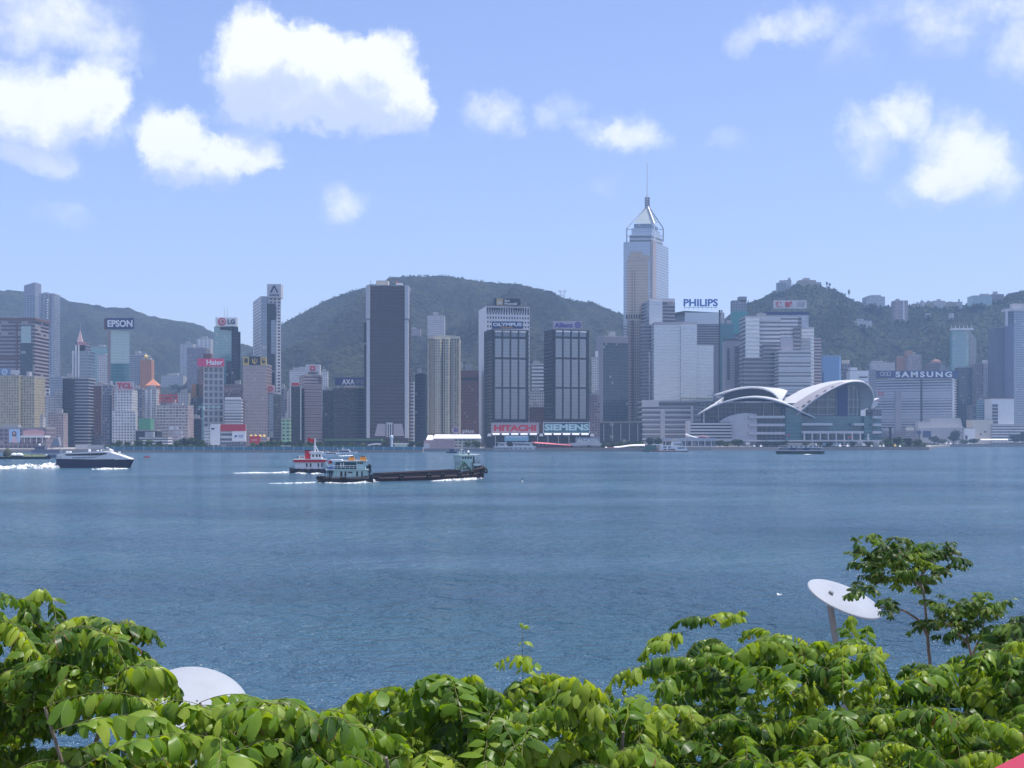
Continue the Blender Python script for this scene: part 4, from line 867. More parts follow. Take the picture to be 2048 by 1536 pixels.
for px, dd, lo in ((1253.5, 1652, 482), (1326.5, 1694, 480)):
    m = MB(); m.tube(at(px, lo + 3, dd), at(px, 456.5, dd), .75, n=6); m.tube(at(px, 456.5, dd), at(1291 if px < 1290 else 1298.5, 415, 1674), .75, n=6); m.build('frame_tube', tub, root)
m = MB(); m.tube(at(1309, 484, 1652), at(1309, 448, 1654), .9, n=6); m.tube(at(1309, 448, 1654), at(1296.5, 414, 1672), 1.1, n=6); m.build('frame_tube', tubl, root)  # sunlit highlight of the right ridge, put into the tube's colour
for px, q, dd in ((1253.5, 1263, 1653), (1326.5, 1318, 1692)):
    for y in (458.5, 472): MB().tube(at(px, y, dd), at(q, y, dd + 4), .55, n=5).build('frame_brace', tub, root)
m = MB(); c = at(1294.5, 413, 1676)
for k in range(6): m.prism([(c.x + 3.3 * math.cos(a), c.y + 3.3 * math.sin(a)) for a in [math.pi / 4 + math.pi / 2 * j for j in range(4)]], Z(413.5 - k * 4.6, D), Z(411.0 - k * 4.6, D), bottom=True)
for s in ((-1, -1), (1, -1), (1, 1), (-1, 1)): m.tube((c.x + 2.6 * s[0], c.y + 2.6 * s[1], Z(414, D)), (c.x + 2.6 * s[0], c.y + 2.6 * s[1], Z(387.5, D)), .7, n=5)
m.tube((c.x, c.y, Z(388.5, D)), (c.x, c.y, Z(383, D)), 2.6, .6, 8); m.build('mast_cage', tub, root)
MB().tube((c.x, c.y, Z(384, D)), (c.x, c.y, Z(317, D)), .9, .45, 6).build('needle_mast', tubl, root)

# ------------------------------------------------------------------ silver banded towers
b = B('grey silver stepped tower overlapping the foot of the tallest skyscraper', (1283, 1299, 1350), 603, 1600, FC['ccdark'], 4.6, 3, th=14, pl=0)
blk(b, 'parapet_crown', 1299, 1349.5, 597, 603.3, 1601, 25, P['lgrey']); blk(b, 'light_glass_bay', 1298.5, 1325, 602, 660, 1598, 3, FC['ccglass'], 4.6, 3); blk(b, 'pinkish_block', 1325.5, 1349, 600, 611, 1606, 14, paint('block_rosegrey', (.38, .35, .38)))
b = B('dark striped flank tower behind the silver banded glass block', (1283, 1312), 651, 1590, FC['ccdark'], 4.6, 3, pl=0, name='office_tower')
blk(b, 'lift_shaft', 1297.5, 1300.5, 703, 800, 1588.6, 1.4, P['lgrey'])
b = B('big silver banded glass block with a stepped right shoulder', (1308, 1394), 649, 1560, FC['ccglass'], 4.1, 3.2, pl=0, dep=40)
blk(b, 'parapet_crown', 1308, 1394.5, 644, 649.3, 1559.5, 41, paint('crown_rosegrey', (.40, .38, .40))); blk(b, 'projecting_bay', 1362, 1394, 652, 796, 1556.5, 3.5, FC['ccglass'], 4.1, 3.2); blk(b, 'shoulder', 1394.2, 1427, 691, 800, 1558, 36, FC['ccglass'], 4.1, 3.2)
blk(b, 'shoulder_cap', 1394.2, 1427, 689.5, 691.3, 1557.6, 37, P['lgrey'])
blk(b, 'roof_terrace', 1363, 1426, 797, 803, 1552, 10, P['stone']); blk(b, 'terrace_shade', 1363, 1428, 804, 808, 1551, 10, P['black'])  # black block below the terrace stands for the shade under it
for k in range(9): m = MB(); c = at(1366 + k * 7, 797, 1553); m.dome(c, 2.2, 1.6, 1.5, 8, 3).build('terrace_shrub', paint('shrub_far', (.06, .10, .035), .9), b.root)
b = B('banded old hall podium at the foot of the silver block', (1284, 1392), 803, 1500, FC['ccdark'], 6.5, 4, pl=0, name='hall_podium', dep=70, cat='hall')
bands(b, 8, .42, P['lgrey'], 1.0, z0=GZ + 2, z1=Z(812, 1500)); blk(b, 'plain_wall', 1284, 1318, 800, 814, 1498.6, 2, P['lgrey']); blk(b, 'plain_wall', 1382, 1392, 812, 860, 1498.4, 2, P['lgrey']); blk(b, 'stair_shaft', 1321, 1330, 818, 884, 1498.2, 2, P['lgrey'])
b = B('tower with a blue letter sign and a black roof edge', (1350, 1369, 1440), 624, 1640, FC['blueglass'], 4, 3, th=22, pl=0); MB().prism(inset(b.foot, -.8), b.z1 - 4, b.z1 + 1.5).build('black_roof_edge', P['black'], b.root)
blk(b, 'pale_glass_panel', 1369.5, 1438, 625, 648, 1637.5, 2, facade('facade_plain_silver', (.46, .50, .54), (.38, .43, .48), .97, .94, .08, 2.4, blind=0, var=.08)); blk(b, 'mauve_glass', 1394, 1438, 651, 690, 1638, 2, FC['ccdark'], 3.2, 3); blk(b, 'mauve_glass', 1427, 1437.5, 690, 800, 1638.4, 2, paint('glass_mauve', (.20, .20, .25), .2)); blk(b, 'black_edge', 1438.2, 1440.5, 620, 800, 1637, 4, P['black'])
m = MB()
r = empty('rooftop_sign', at(1400, 616, 1638), 'free standing blue capital letters on a roof against the sky', 'sign'); letters('PHILIPS', 1367, 1435.5, 598, 613, 1638, paint('letter_blue', (.030, .13, .42), .4), r, .03, 1.2)
for k in range(8): MB().tube(at(1369 + k * 9, 620, 1639), at(1369 + k * 9, 611, 1639), .22, n=4).build('post', M_STEEL, r)
MB().pbox(1367, 1436, 614.5, 615.5, 1638.6, .4).build('rail', M_STEEL, r)
b = B('half built grey tower wrapped in teal netting behind the blue letters', (1465, 1493), 602, 1850, FC['hazeblue'], 4, 4, pl=1); blk(b, 'upper_core', 1478, 1493.5, 593, 603, 1850, 14, paint('core_grey', (.30, .31, .35))); blk(b, 'teal_netting', 1463, 1495, 623, 668, 1847, 2, P['tealnet'])
B('thin white block between the blue letters and teal netting', (1440, 1449), 627, 1800, FC['whitehaze'], 3.2, 3, pl=1, name='apartment_block')
B('dull teal netted block low between the blue letter tower and striped tower', (1440, 1468), 648, 1760, paint('net_teal_dull', (.12, .28, .28), .9), 3.2, 3, pl=1, name='apartment_block')
b = B('plain grey office block with one column of small windows', (1452, 1487), 681, 1680, paint('wall_palegrey', (.47, .46, .50), .7, streak=.3), 3.6, 3, pl=0, dep=30); blk(b, 'window_column', 1454.5, 1459.5, 696, 760, 1679, 1, FC['ccdark'], 3.6, 9); blk(b, 'mauve_side', 1470, 1487.5, 692, 800, 1677, 3, FC['greyblue']); blk(b, 'roof_edge', 1452, 1485, 678.5, 681, 1680, 20, P['brown'])
b = B('large horizontally striped tower with stepped corners below the character sign', (1490, 1561), 633, 1620, FC['stripe'], 5.4, 3, pl=1, dep=40)
bands(b, 1, .03, P['lgrey'], .8, 'parapet_crown', offs=.97)
blk(b, 'right_bay', 1561.2, 1596, 634, 680, 1621, 30, FC['stripe'], 5.4, 3); blk(b, 'bay_side', 1596.2, 1603, 634, 690, 1626, 24, FC['ccdark'], 5.4, 3); blk(b, 'mauve_middle', 1561.2, 1587, 675, 720, 1619, 3, paint('wall_mauve', (.33, .33, .38), .5)); blk(b, 'dark_lower', 1487, 1557, 690, 790, 1616, 6, FC['stripedark'], 5.4, 3); blk(b, 'light_corner', 1491, 1519, 635, 716, 1615.2, 1.2, FC['ccglass'], 5.4, 3); blk(b, 'dark_step', 1526, 1561, 688, 720, 1614.8, 2, FC['stripedark'], 5.4, 3); blk(b, 'step_side', 1587.2, 1601, 655, 720, 1618, 20, FC['ccdark'], 5.4, 3)
b = B('blank white block carrying the pale character sign', (1531, 1617), 625, 1690, facade('facade_blank_white', (.60, .61, .63), (.52, .54, .57), .96, .9, .3, 1.5, blind=0), 5, 4, pl=0, dep=40); MB().prism(inset(b.foot, -1), b.z1 - 3.5, b.z1 + .8).build('dark_roof_edge', P['navy'], b.root)
r = sign('pale rooftop board with two red characters and grey script', 1547, 1613.5, 600.5, 617, 1688, P['lgrey'], '保 誠', (1551, 1585, 602.5, 615), P['red'], .03, thick=1.5, legs=5)
letters('保誠', 1593, 1610, 603, 614, 1687.9, paint('letter_grey2', (.28, .28, .33)), r, -.005, .3, shear=.3)
b = B('silver striped block with a square top right of the striped tower', (1596, 1628), 657, 1640, FC['ccglass'], 5, 3, pl=0, dep=25); blk(b, 'top_cap', 1596, 1628.5, 654.5, 657.5, 1639.4, 26, P['lgrey']); blk(b, 'lower_glass', 1602, 1621, 676, 705, 1638.6, 1.2, FC['blueglass']); 
b = B('mauve striped flank tower below the square topped silver block', (1621, 1626, 1643), 677, 1650, FC['stripepink'], 4.4, 3, th=12, pl=0)
b = B('pale silver banded slab rising behind the winged hall', (1557, 1622), 703, 1590, FC['stripe'], 4.4, 3, pl=0, dep=30); bands(b, 20, .4, P['lgrey'], .5); blk(b, 'top_cap', 1557, 1622.4, 700.5, 703.4, 1589.4, 31, P['lgrey'])
b = B('plain sky blue slab behind the winged hall', (1642, 1683), 713, 1720, P['skyblue'], 4, 4, pl=0, dep=30, chamfer=3); blk(b, 'top_band', 1643.5, 1682, 710, 713.4, 1721, 26, P['skyblue']); blk(b, 'dark_slot', 1645, 1647, 745, 790, 1718.8, 1, P['navy'])
b = B('small grey block with roof tanks right of the sky blue slab', (1683, 1701), 743, 1800, FC['greyblue'], 3.3, 3, pl=2)
for k in range(4): blk(b, 'roof_tank', 1684 + k * 4, 1687 + k * 4, 720, 727, 1802, 4, P['cream'])
blk(b, 'tank_frame', 1683, 1700, 728, 744, 1803, 6, FC['greyblue'], 5, 4)
b = B('white stepped block behind the right tip of the winged roof', (1700, 1737), 742, 1780, M_WHITE, 3.4, 3, pl=1); blk(b, 'upper_block', 1701, 1715, 735, 742, 1781, 14, M_WHITE); blk(b, 'window_slot', 1718, 1735, 753, 755.5, 1779, 1, P['black']); blk(b, 'window_slot', 1727, 1735, 764, 767, 1779, 1, P['black'])
B('grey violet slab left of the navy letter sign building', (1735, 1752), 740, 1900, FC['hazeblue'], 3.4, 3, pl=1)
# ------------------------------------------------------------------ navy letter sign building and the right end
b = B('wide white striped building below the long navy letter sign', (1750, 1905, 1919), 757, 2050, FC['stripe'], 4.6, 3.4, th=-25, pl=0)
bands(b, 22, .4, paint('band_lilac', (.56, .55, .60)), .8, 'spandrel_band', 'f', z0=GZ); blk(b, 'mauve_bay', 1791, 1803, 781, 870, 2046, 6, paint('wall_mauve2', (.30, .28, .31), .6)); blk(b, 'dark_seam', 1842.5, 1845, 758, 850, 2045, 5, P['black']); blk(b, 'corner_pier', 1905, 1909, 758, 840, 2047, 4, M_WHITE)
r = sign('long navy rooftop sign with wide white capitals and linked ovals emblem', 1750, 1917, 741.5, 756, 2044, P['navy'], 'SAMSUNG', (1791, 1904, 743, 754.5), P['white'], .04, thick=3, spacing=1.35)
m = MB(); ringm(m, 1764.5, 747.5, 3.2, 4.5, 2043.9, .5); ringm(m, 1771, 748.5, 3.6, 5, 2043.4, .5, squash=.75); ringm(m, 1777.5, 747.5, 3.2, 4.5, 2043.9, .5); m.build('linked_ovals', P['lgrey'], r)
r = empty('rooftop_sign', at(1762, 792, 2040), 'small red looping emblem sign beside the winged roof tip', 'sign'); m = MB()
ringm(m, 1760.5, 787.5, 2.6, 4.2, 2040, .5); ringm(m, 1765.5, 789, 1.6, 2.8, 2040, .5); m.pbox(1756, 1769, 784, 785.5, 2039, .4); m.pbox(1757, 1758.3, 780.5, 792, 2039, .4); m.build('red_emblem', P['red'], r); MB().pbox(1755, 1770, 793, 794, 2040, .6).build('rail', M_STEEL, r); MB().tube(at(1762, 820, 2040.5), at(1762, 793, 2040.5), .5, n=5).build('post', M_STEEL, r)
B('pinkish flats showing behind the right end of the navy sign building', (1915, 1934), 784, 2130, FC['dpink'], 3.2, 3, name='apartment_block', pl=1)
b = B('brown pink flats low on the wooded hill above the navy sign', (1817, 1843), 710, 2250, FC['pink'], 3.2, 3, name='apartment_block', pl=1, ybase=760); blk(b, 'taller_half', 1813, 1826, 701, 712, 2251, 12, FC['orange'])
B('small orange block on the wooded hill above the navy sign', (1797, 1812), 713, 2270, FC['orange'], 3.2, 3, name='apartment_block', pl=0, ybase=745)
B('pale villa terrace on the wooded hill behind the winged roof tip', (1741, 1790), 726, 2260, FC['whitehaze'], 3.2, 3, name='villa', pl=2, ybase=760)
b = B('brown villa with a round roof above the navy sign letters', (1858, 1886), 727, 2240, FC['dpink'], 3.2, 3, name='villa', pl=0, ybase=760); m = MB(); m.dome(at(1872, 727, 2247), 11, 8, 8, 12, 4).build('round_roof', P['brown'], b.root)
B('white small block above the right end of the navy sign', (1882, 1900), 735, 2230, FC['whitehaze'], 3.2, 3, name='villa', pl=1, ybase=760)
b = B('green grey glass tower with bright white roof canopies', (1900, 1937, 1953), 660, 2140, FC['teal'], 4, 3.4, th=-24, pl=0, chamfer=4); MB().prism(on_side(b.foot, True, .05, .95, .5), b.z0, b.z1 - 2, 4, 3.4).build('side_glass', FC['greyblue'], b.root)
for x0, x1 in ((1905, 1931), (1935, 1948)): blk(b, 'roof_canopy', x0, x1, 656, 659.5, 2134, 12, P['white'])
for k in range(6): blk(b, 'roof_mast', 1903 + k * 8, 1903.8 + k * 8, 651, 656, 2140, 1, P['lgrey'])
B('dark glass lower block in front of the green grey tower', (1917, 1944), 735, 2120, FC['darkteal'], 4, 3.4, pl=0)
b = B('round topped pale apartment tower right of the green grey tower', (1953, 1992), 727, 2100, FC['dpink'], 3.2, 3, pl=0, name='apartment_tower', dep=30); c = at(1974, 727, 2110); MB().tube((c.x, c.y, b.z1 - 1), (c.x, c.y, Z(719.5, 2100)), 8, n=14).build('round_top', P['lgrey'], b.root); blk(b, 'pale_centre', 1968, 1982, 728, 850, 2098, 3, FC['white'], 3.2, 3)
B('low teal striped block in front of the round topped tower', (1957, 1972), 800, 2060, facade('facade_teal_stripe', (.36, .46, .50), (.08, .24, .28), 1, .5), 4, 3, pl=1); B('grey block below the round topped tower', (1944, 1982), 812, 2075, FC['greyblue'], 3.4, 3, pl=0, name='office_block')
b = B('dark violet slab at the left of the blue corner tower', (1990, 2012), 655, 2060, paint('slab_violet', (.12, .12, .16), .4), 4, 3, pl=0, dep=30)
b = B('tall blue grey glass tower at the right edge', (2009, 2028, 2110), 622, 2035, FC['blueglass'], 4, 3.2, th=15, pl=0); blk(b, 'portal_frame', 2012, 2050, 617, 622, 2033, 20, P['lgrey']); blk(b, 'portal_post', 2012, 2016, 622, 652, 2031, 4, P['lgrey']); blk(b, 'roof_box', 2026, 2060, 607, 617, 2045, 14, P['stone'])
MB().prism(on_side(b.foot, False, 0, 1, .5), b.z0, Z(651, 2035)).build('plain_side', paint('glass_bluegrey', (.20, .22, .30), .2), b.root)
b = B('white block with a column of dark windows at the right edge', (1983, 2028), 797, 2010, M_WHITE, 3.6, 3, pl=0, dep=30); blk(b, 'window_column', 1985, 1996, 808, 848, 2008.6, 1, FC['stripedark'], 5.5, 9); blk(b, 'roof_line', 1982.6, 2028.4, 795, 797.2, 2009, 31, P['brown'])
b = B('long low striped car park block at the right edge', (1985, 2090), 850, 1995, FC['stripe'], 4.5, 4, pl=0, name='car_park', cat='car park')
# theatre buildings
b = B('pale sharp angled theatre block at the far shore', (1862, 1921), 836, 2005, P['stone'], 4, 4, pl=0, name='theatre', cat='theatre', dep=30, parapet=0)
m = MB(); f0 = [at(1921, 836, 2004), at(1921, 880, 2004), at(1936, 880, 2004), at(1933, 858, 2004), at(1925, 853, 2004)]; m.poly(f0); m.grid([[Vector((p.x, 2024, p.z)) for p in f0], f0], False, True); m.build('raked_flank', P['stone'], b.root)
blk(b, 'lower_hall', 1838, 1931, 856, 890, 1990, 14, paint('stone_lower', (.46, .44, .44), .8, streak=.3)); blk(b, 'side_hall', 1836, 1864, 843, 858, 1998, 14, P['stone']); 
for x0, x1, y0, y1 in ((1846, 1862, 862, 875), (1834, 1842, 862, 868)): blk(b, 'dark_window', x0, x1, y0, y1, 1989.4, .8, P['navy'])
b = B('small white theatre box with a dark door slit', (1929, 1950), 857, 1985, P['white'], 4, 4, pl=0, name='theatre_box', cat='theatre', dep=14); blk(b, 'door_slit', 1931, 1935, 871, 879, 1984.4, .8, P['black'])
b = B('broad pale theatre wall right of the white box', (1946, 1986), 840, 2000, P['cream'], 4, 4, pl=0, name='theatre', cat='theatre', dep=30, parapet=.4); blk(b, 'square_window', 1960, 1963, 867, 870, 1999.2, .8, P['black']); blk(b, 'square_window', 1969, 1972, 862, 865, 1999.2, .8, P['black'])
b = B('small cream kiosk block left of the angled theatre', (1815, 1828), 855, 2000, P['cream'], 3.5, 3, pl=1, name='kiosk_block')
B('low grey pink block between the winged hall and theatre', (1764, 1840), 862, 1990, FC['dpink'], 3.6, 3, pl=1, name='office_block')

# ------------------------------------------------------------------ houses on the ridges
def hh(label, x0, x1, yt, yb, D, m='whitehaze', name='apartment_block', pl=1, **k): return B(label, (x0, x1), yt, D, FC[m], 3.1, 3, name=name, pl=pl, ybase=yb + 6, **k)
hh('pale stepped villa left of the hilltop flats on the near ridge', 1555, 1572, 566, 580, 2720, 'hazeblue'); hh('white hilltop block beside the stepped villa', 1568, 1583, 561, 578, 2735)
b = hh('cream hilltop apartment block at the summit of the near hill', 1599, 1632, 561, 572, 2740, 'beige', pl=2); b = hh('low cream terrace right of the summit flats', 1632, 1642, 565, 573, 2745, 'whitehaze', pl=0)
b = hh('cream block of flats on the saddle of the near hill', 1733, 1770, 594, 608, 2700, 'white', pl=2); blk(b, 'upper_floor', 1741, 1762, 590, 594.5, 2702, 12, FC['white'], 3, 3)
b = hh('tall pale apartment tower standing alone on the wooded hill', 1789, 1816, 602, 640, 2500, 'pink', name='apartment_tower'); blk(b, 'pale_strip', 1806, 1809, 603, 640, 2498.6, 1, M_WHITE)
for i, (x0, x1, yt) in enumerate(((1826, 1840, 608), (1841, 1849, 604), (1853, 1866, 605), (1867, 1891, 602.5), (1893, 1912, 605), (1913, 1925, 604.5))):
    hh('%s cream ridge house in the row along the saddle' % ('lowest leftmost', 'narrow second', 'middle left', 'widest tallest', 'flat middle right', 'rightmost')[i], x0, x1, yt, 612, 2720, 'white' if i % 2 else 'beige', 'house', 1)
b = hh('green grey institution building on the right ridge', 1946, 1984, 592, 606, 2700, 'teal', 'institution', pl=1); hh('reddish terrace right of the green grey ridge building', 1984, 2008, 589, 600, 2710, 'dpink', 'house')
b = hh('pale low school building halfway up the near wooded hill', 1706, 1744, 642, 650, 2450, 'white', 'school', pl=1); hh('pale annex left of the low hill school', 1701, 1709, 646, 650, 2455, 'white', 'annex', pl=0)
hh('small villa with a light roof below the ridge row', 1899, 1908, 627, 633, 2560, 'white', 'villa', pl=0); hh('thin pale terrace below the ridge row', 1852, 1862, 627, 630, 2580, 'white', 'villa', pl=0)
# ridge post, pylon
def crown_blobs(mb, c, rx, rz, n, rnd, size):
    for k in range(n):
        a = rnd.uniform(0, 2 * math.pi); u = rnd.uniform(-1, 1); r = rnd.random() ** .35
        q = math.sqrt(1 - u * u); p = Vector((c[0] + rx * r * q * math.cos(a), c[1] + rx * r * q * math.sin(a), c[2] + rz * r * u))
        d = Vector((rnd.gauss(0, 1), rnd.gauss(0, 1), rnd.gauss(0, 1) + .6)).normalized(); e = d.orthogonal().normalized(); g = d.cross(e); s = size * rnd.uniform(.6, 1.35); t = rnd.uniform(0, 6.28)
        e, g = e * math.cos(t) + g * math.sin(t), g * math.cos(t) - e * math.sin(t)
        mb.poly([p - e * s, p - g * s * .6 - d * s * .25, p + e * s - d * s * .2, p + g * s * .6])
TF = [foliage_far('foliage_shore_mid', (.022, .045, .012), (.075, .125, .026)), foliage_far('foliage_shore_dark', (.014, .030, .012), (.040, .075, .022)), foliage_far('foliage_shore_yellow', (.05, .075, .016), (.13, .16, .04))]
M_BARK = paint('bark_far', (.10, .075, .055), .9)
rnd = random.Random(21)
def ridge_tree(label, px, yt, yb, D, w):
    r = empty('hill_tree', at(px, yb, D), label, 'tree'); mb = MB(); c = at(px, (yt * 2 + yb) / 3, D); crown_blobs(mb, c, w / F * D / 2, (yb - yt) / F * D * .34, 120, rnd, 1.1); mb.build('crown', TF[1], r)
    MB().tube(at(px, yb + 6, D), at(px, (yt + yb) / 2, D), .5, .3, 5).build('trunk', M_BARK, r)
ridge_tree('lone dark columnar tree on the slope right of the summit flats', 1698, 579, 594, 2735, 5); ridge_tree('left of two small dark trees beside the summit flats', 1654, 564, 573, 2745, 4); ridge_tree('right of two small dark trees beside the summit flats', 1659.5, 566, 575, 2745, 4)
D = 3000; r = empty('power_pylon', at(1125, 596, D), 'lattice power pylon with a wide V top on the green ridge', 'pylon'); m = MB(); w = .55
for s in (-1, 1):
    m.tube(at(1125 + s * 2, 598, D), at(1125 + s * 6.5, 580, D), w, n=4); m.tube(at(1125 - s * .5, 592, D), at(1125 + s * 7.5, 577.5, D), w * .7, n=4); m.tube(at(1125 + s * 2.2, 591, D + 2), at(1125 + s * 5, 582, D + 2), w * .6, n=4)
m.build('v_legs', M_STEEL, r); m = MB(); m.tube(at(1115, 581, D), at(1135, 581, D), w, n=4); m.tube(at(1118, 583, D), at(1132, 583, D), w * .7, n=4)
for x in (1116, 1121, 1129, 1134): m.tube(at(x, 581, D), at(x, 584, D), w * .6, n=4)
m.build('cross_arm', M_STEEL, r)

# treetops on the slopes: too many to count
def treetops(label, hf, Dr, x0, x1, d0, d1, count, mat, size, ridge=0, quads=12):
    mb = MB(); rr = random.Random(int(x0 + count))
    for k in range(count + ridge):
        px = rr.uniform(x0, x1); d = rr.uniform(d0, d1) if k < count else Dr + rr.uniform(-25, 4); z = hf(px, d); s = size * rr.uniform(.6, 1.3)
        crown_blobs(mb, (X(px, Dr), d, z + s * .55), s, s * .8, quads, rr, s * .5)
    tag(mb.build('treetops', mat), label, 'trees', kind='stuff')
treetops('crowns of the wood covering the near right hill', hill_right, DR, 1420, 2110, 2230, 2730, 1700, TF[1], 4.2, 260)
treetops('lighter crowns scattered through the near right wood', hill_right, DR, 1440, 2110, 2230, 2730, 420, TF[0], 4.2, 40)
treetops('crowns of the wood on the broad middle mountain', hill_mid, DM, 560, 1300, 2250, 2960, 500, TF[1], 3.0, 420, 8)
mb = MB(); rr = random.Random(8)
for o in [o for o in bpy.data.objects if o.parent is None and o.get('label') and o.location.y > 2300 and o.location.z > 60]:
    ws = [c for c in o.children if c.name.startswith('wall')]
    if not ws: continue
    vs = [v.co for v in ws[0].data.vertices]; xa, xb = min(v.x for v in vs), max(v.x for v in vs); ya = min(v.y for v in vs)
    for k in range(int((xb - xa) / 5) + 2): crown_blobs(mb, (o.location.x + rr.uniform(xa - 3, xb + 3), o.location.y + ya - rr.uniform(2, 5), o.location.z + rr.uniform(-1, 4)), 4.2, 4, 16, rr, 2.0)
tag(mb.build('garden_trees', TF[1]), 'tree crowns around the feet of the hillside houses', 'trees', kind='stuff')

# ------------------------------------------------------------------ winged convention hall
D = 1400
hall = empty('convention_hall', (X(1600, D), D + 40, GZ), 'waterfront convention hall with layered white wing-shaped roofs', 'convention hall')
b = Bd(); b.root = hall; b.fh = 4; b.bw = 4; b.D = D
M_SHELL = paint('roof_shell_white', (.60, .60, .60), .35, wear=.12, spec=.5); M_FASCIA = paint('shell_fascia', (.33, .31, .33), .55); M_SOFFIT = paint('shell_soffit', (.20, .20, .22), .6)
M_HW = paint('hall_wall_pale', (.60, .57, .57), .75, wear=.12, streak=.2)
def curve(pts, n=40):
    P_ = [Vector(p) for p in pts]; out = []
    for i in range(n):
        t = i / (n - 1) * (len(P_) - 1); k = min(int(t), len(P_) - 2); u = t - k
        p0, p1, p2, p3 = P_[max(k - 1, 0)], P_[k], P_[k + 1], P_[min(k + 2, len(P_) - 1)]
        out.append(.5 * ((2 * p1) + (p2 - p0) * u + (2 * p0 - 5 * p1 + 4 * p2 - p3) * u * u + (3 * p1 - p0 - 3 * p2 + p3) * u ** 3))
    return out
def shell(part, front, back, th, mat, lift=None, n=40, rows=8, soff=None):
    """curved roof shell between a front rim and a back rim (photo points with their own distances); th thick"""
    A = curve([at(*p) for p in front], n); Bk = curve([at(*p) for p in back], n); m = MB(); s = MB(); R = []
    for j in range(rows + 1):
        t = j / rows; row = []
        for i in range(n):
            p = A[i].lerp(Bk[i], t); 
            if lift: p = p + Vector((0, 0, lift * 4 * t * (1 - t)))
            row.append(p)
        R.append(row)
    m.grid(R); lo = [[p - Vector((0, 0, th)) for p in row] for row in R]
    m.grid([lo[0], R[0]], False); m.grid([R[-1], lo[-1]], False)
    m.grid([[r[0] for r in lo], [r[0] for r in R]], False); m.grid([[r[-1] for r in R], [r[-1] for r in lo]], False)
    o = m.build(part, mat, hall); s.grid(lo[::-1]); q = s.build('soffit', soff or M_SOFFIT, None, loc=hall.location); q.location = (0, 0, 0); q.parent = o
    return o
# body
blk(b, 'main_wall', 1500, 1762, 832, 886, 1405, 110, FC['hkteal'], 4.2, 5)
# low wing at the left: glass drum, curved pale wall, louvres
blk(b, 'glass_wall', 1402, 1602, 806, 850, 1412, 60, FC['hkglass'], 5, 5)
m = MB(); pts = [(1440, 888), (1440, 843), (1450, 836), (1462, 831), (1476, 827.5), (1490, 826), (1514, 828), (1514, 888)]; fr = [at(x, y, 1396) for x, y in pts]; m.poly(fr[::-1] if False else fr); bk = [Vector((p.x, 1411.5, p.z)) for p in fr]; m.grid([bk, fr], False, True); m.build('curved_wall', M_HW, hall)
blk(b, 'louvre_base', 1380, 1463, 845, 886, 1391, 20, P['black'])
for k in range(6): blk(b, 'louvre_band', 1381, 1463.4, 846 + k * 6.2, 849.4 + k * 6.2, 1388.5, 3, M_HW)
blk(b, 'end_wall', 1376, 1381, 842, 886, 1390, 22, M_HW)
for x in (1408, 1585, 1566, 1546, 1526, 1436, 1470): blk(b, 'glass_mullion', x, x + 1.4, 803 if 1430 < x < 1560 else 818, 848, 1409.5, 1.5, P['lgrey'])
blk(b, 'white_post', 1406.5, 1408.5, 826, 845, 1403, 1.5, M_WHITE)
# terraces
def terr(x0, x1, ys, D_=1392):
    for y in ys: blk(b, 'terrace_band', x0, x1, y, y + 5, D_, 12.5, M_HW)
terr(1498, 1570, (831.5, 847.5, 864)); terr(1605, 1665, (846, 862)); terr(1665.5, 1710, (862.0,)); terr(1708, 1728, (846.2,)); terr(1710.5, 1728, (862.0,)); terr(1747, 1763, (832, 847, 862)); 
blk(b, 'teal_bay', 1571, 1604, 815, 884, 1399, 5.5, FC['hkteal'], 4.2, 4); blk(b, 'teal_bay', 1728.5, 1746.5, 832, 884, 1399, 5.5, FC['hkteal'], 4.2, 4); blk(b, 'dark_glass_bay', 1515, 1570, 837, 884, 1400, 4.5, FC['hkglass'], 5.5, 5)
blk(b, 'ground_arcade', 1380, 1763, 880, 883, 1388, 14, M_HW)
for x in range(1608, 1745, 16): blk(b, 'arcade_pier', x, x + 2.2, 867, 888, 1390, 3, M_HW)
# big glass hall under the great arch
gl = [(1597, 832), (1618, 812), (1640, 795), (1662, 782), (1684, 772), (1697, 769), (1706, 771), (1714, 777), (1719, 787), (1721, 802), (1719, 820), (1716, 834)]
fr = curve([at(x, y + 1.0, 1412) for x, y in gl], 40); m = MB(); zb = Z(866, 1412)
for p, q in zip(fr[:-1], fr[1:]):
    m.poly([(p.x, 1412, zb), (q.x, 1412, zb), q, p], [((p.x - fr[0].x) / 3.2, 0), ((q.x - fr[0].x) / 3.2, 0), ((q.x - fr[0].x) / 3.2, (q.z - zb) / 3.4), ((p.x - fr[0].x) / 3.2, (p.z - zb) / 3.4)])
m.build('great_window', FC['hkglass'], hall)
mull = paint('hall_mullion', (.40, .46, .48), .4, .3)
for x in (1618, 1636, 1654, 1672.5, 1696.5, 1706, 1714):
    yt = interp(gl, x); blk(b, 'mullion', x - .6, x + .6, yt + 2, 846, 1410.2, 1.6, mull)
for y in (799, 813.5, 828):
    xs = [x for x, yy in gl if yy < y]; 
    if xs: 
        l = min(xs); rgt = max(xs); blk(b, 'transom', max(l - 4, 1602), min(rgt, 1719), y, y + 1.2, 1410.6, 1.2, mull)
blk(b, 'dark_core', 1674, 1695, 768, 848, 1409, 2.0, P['navy'])
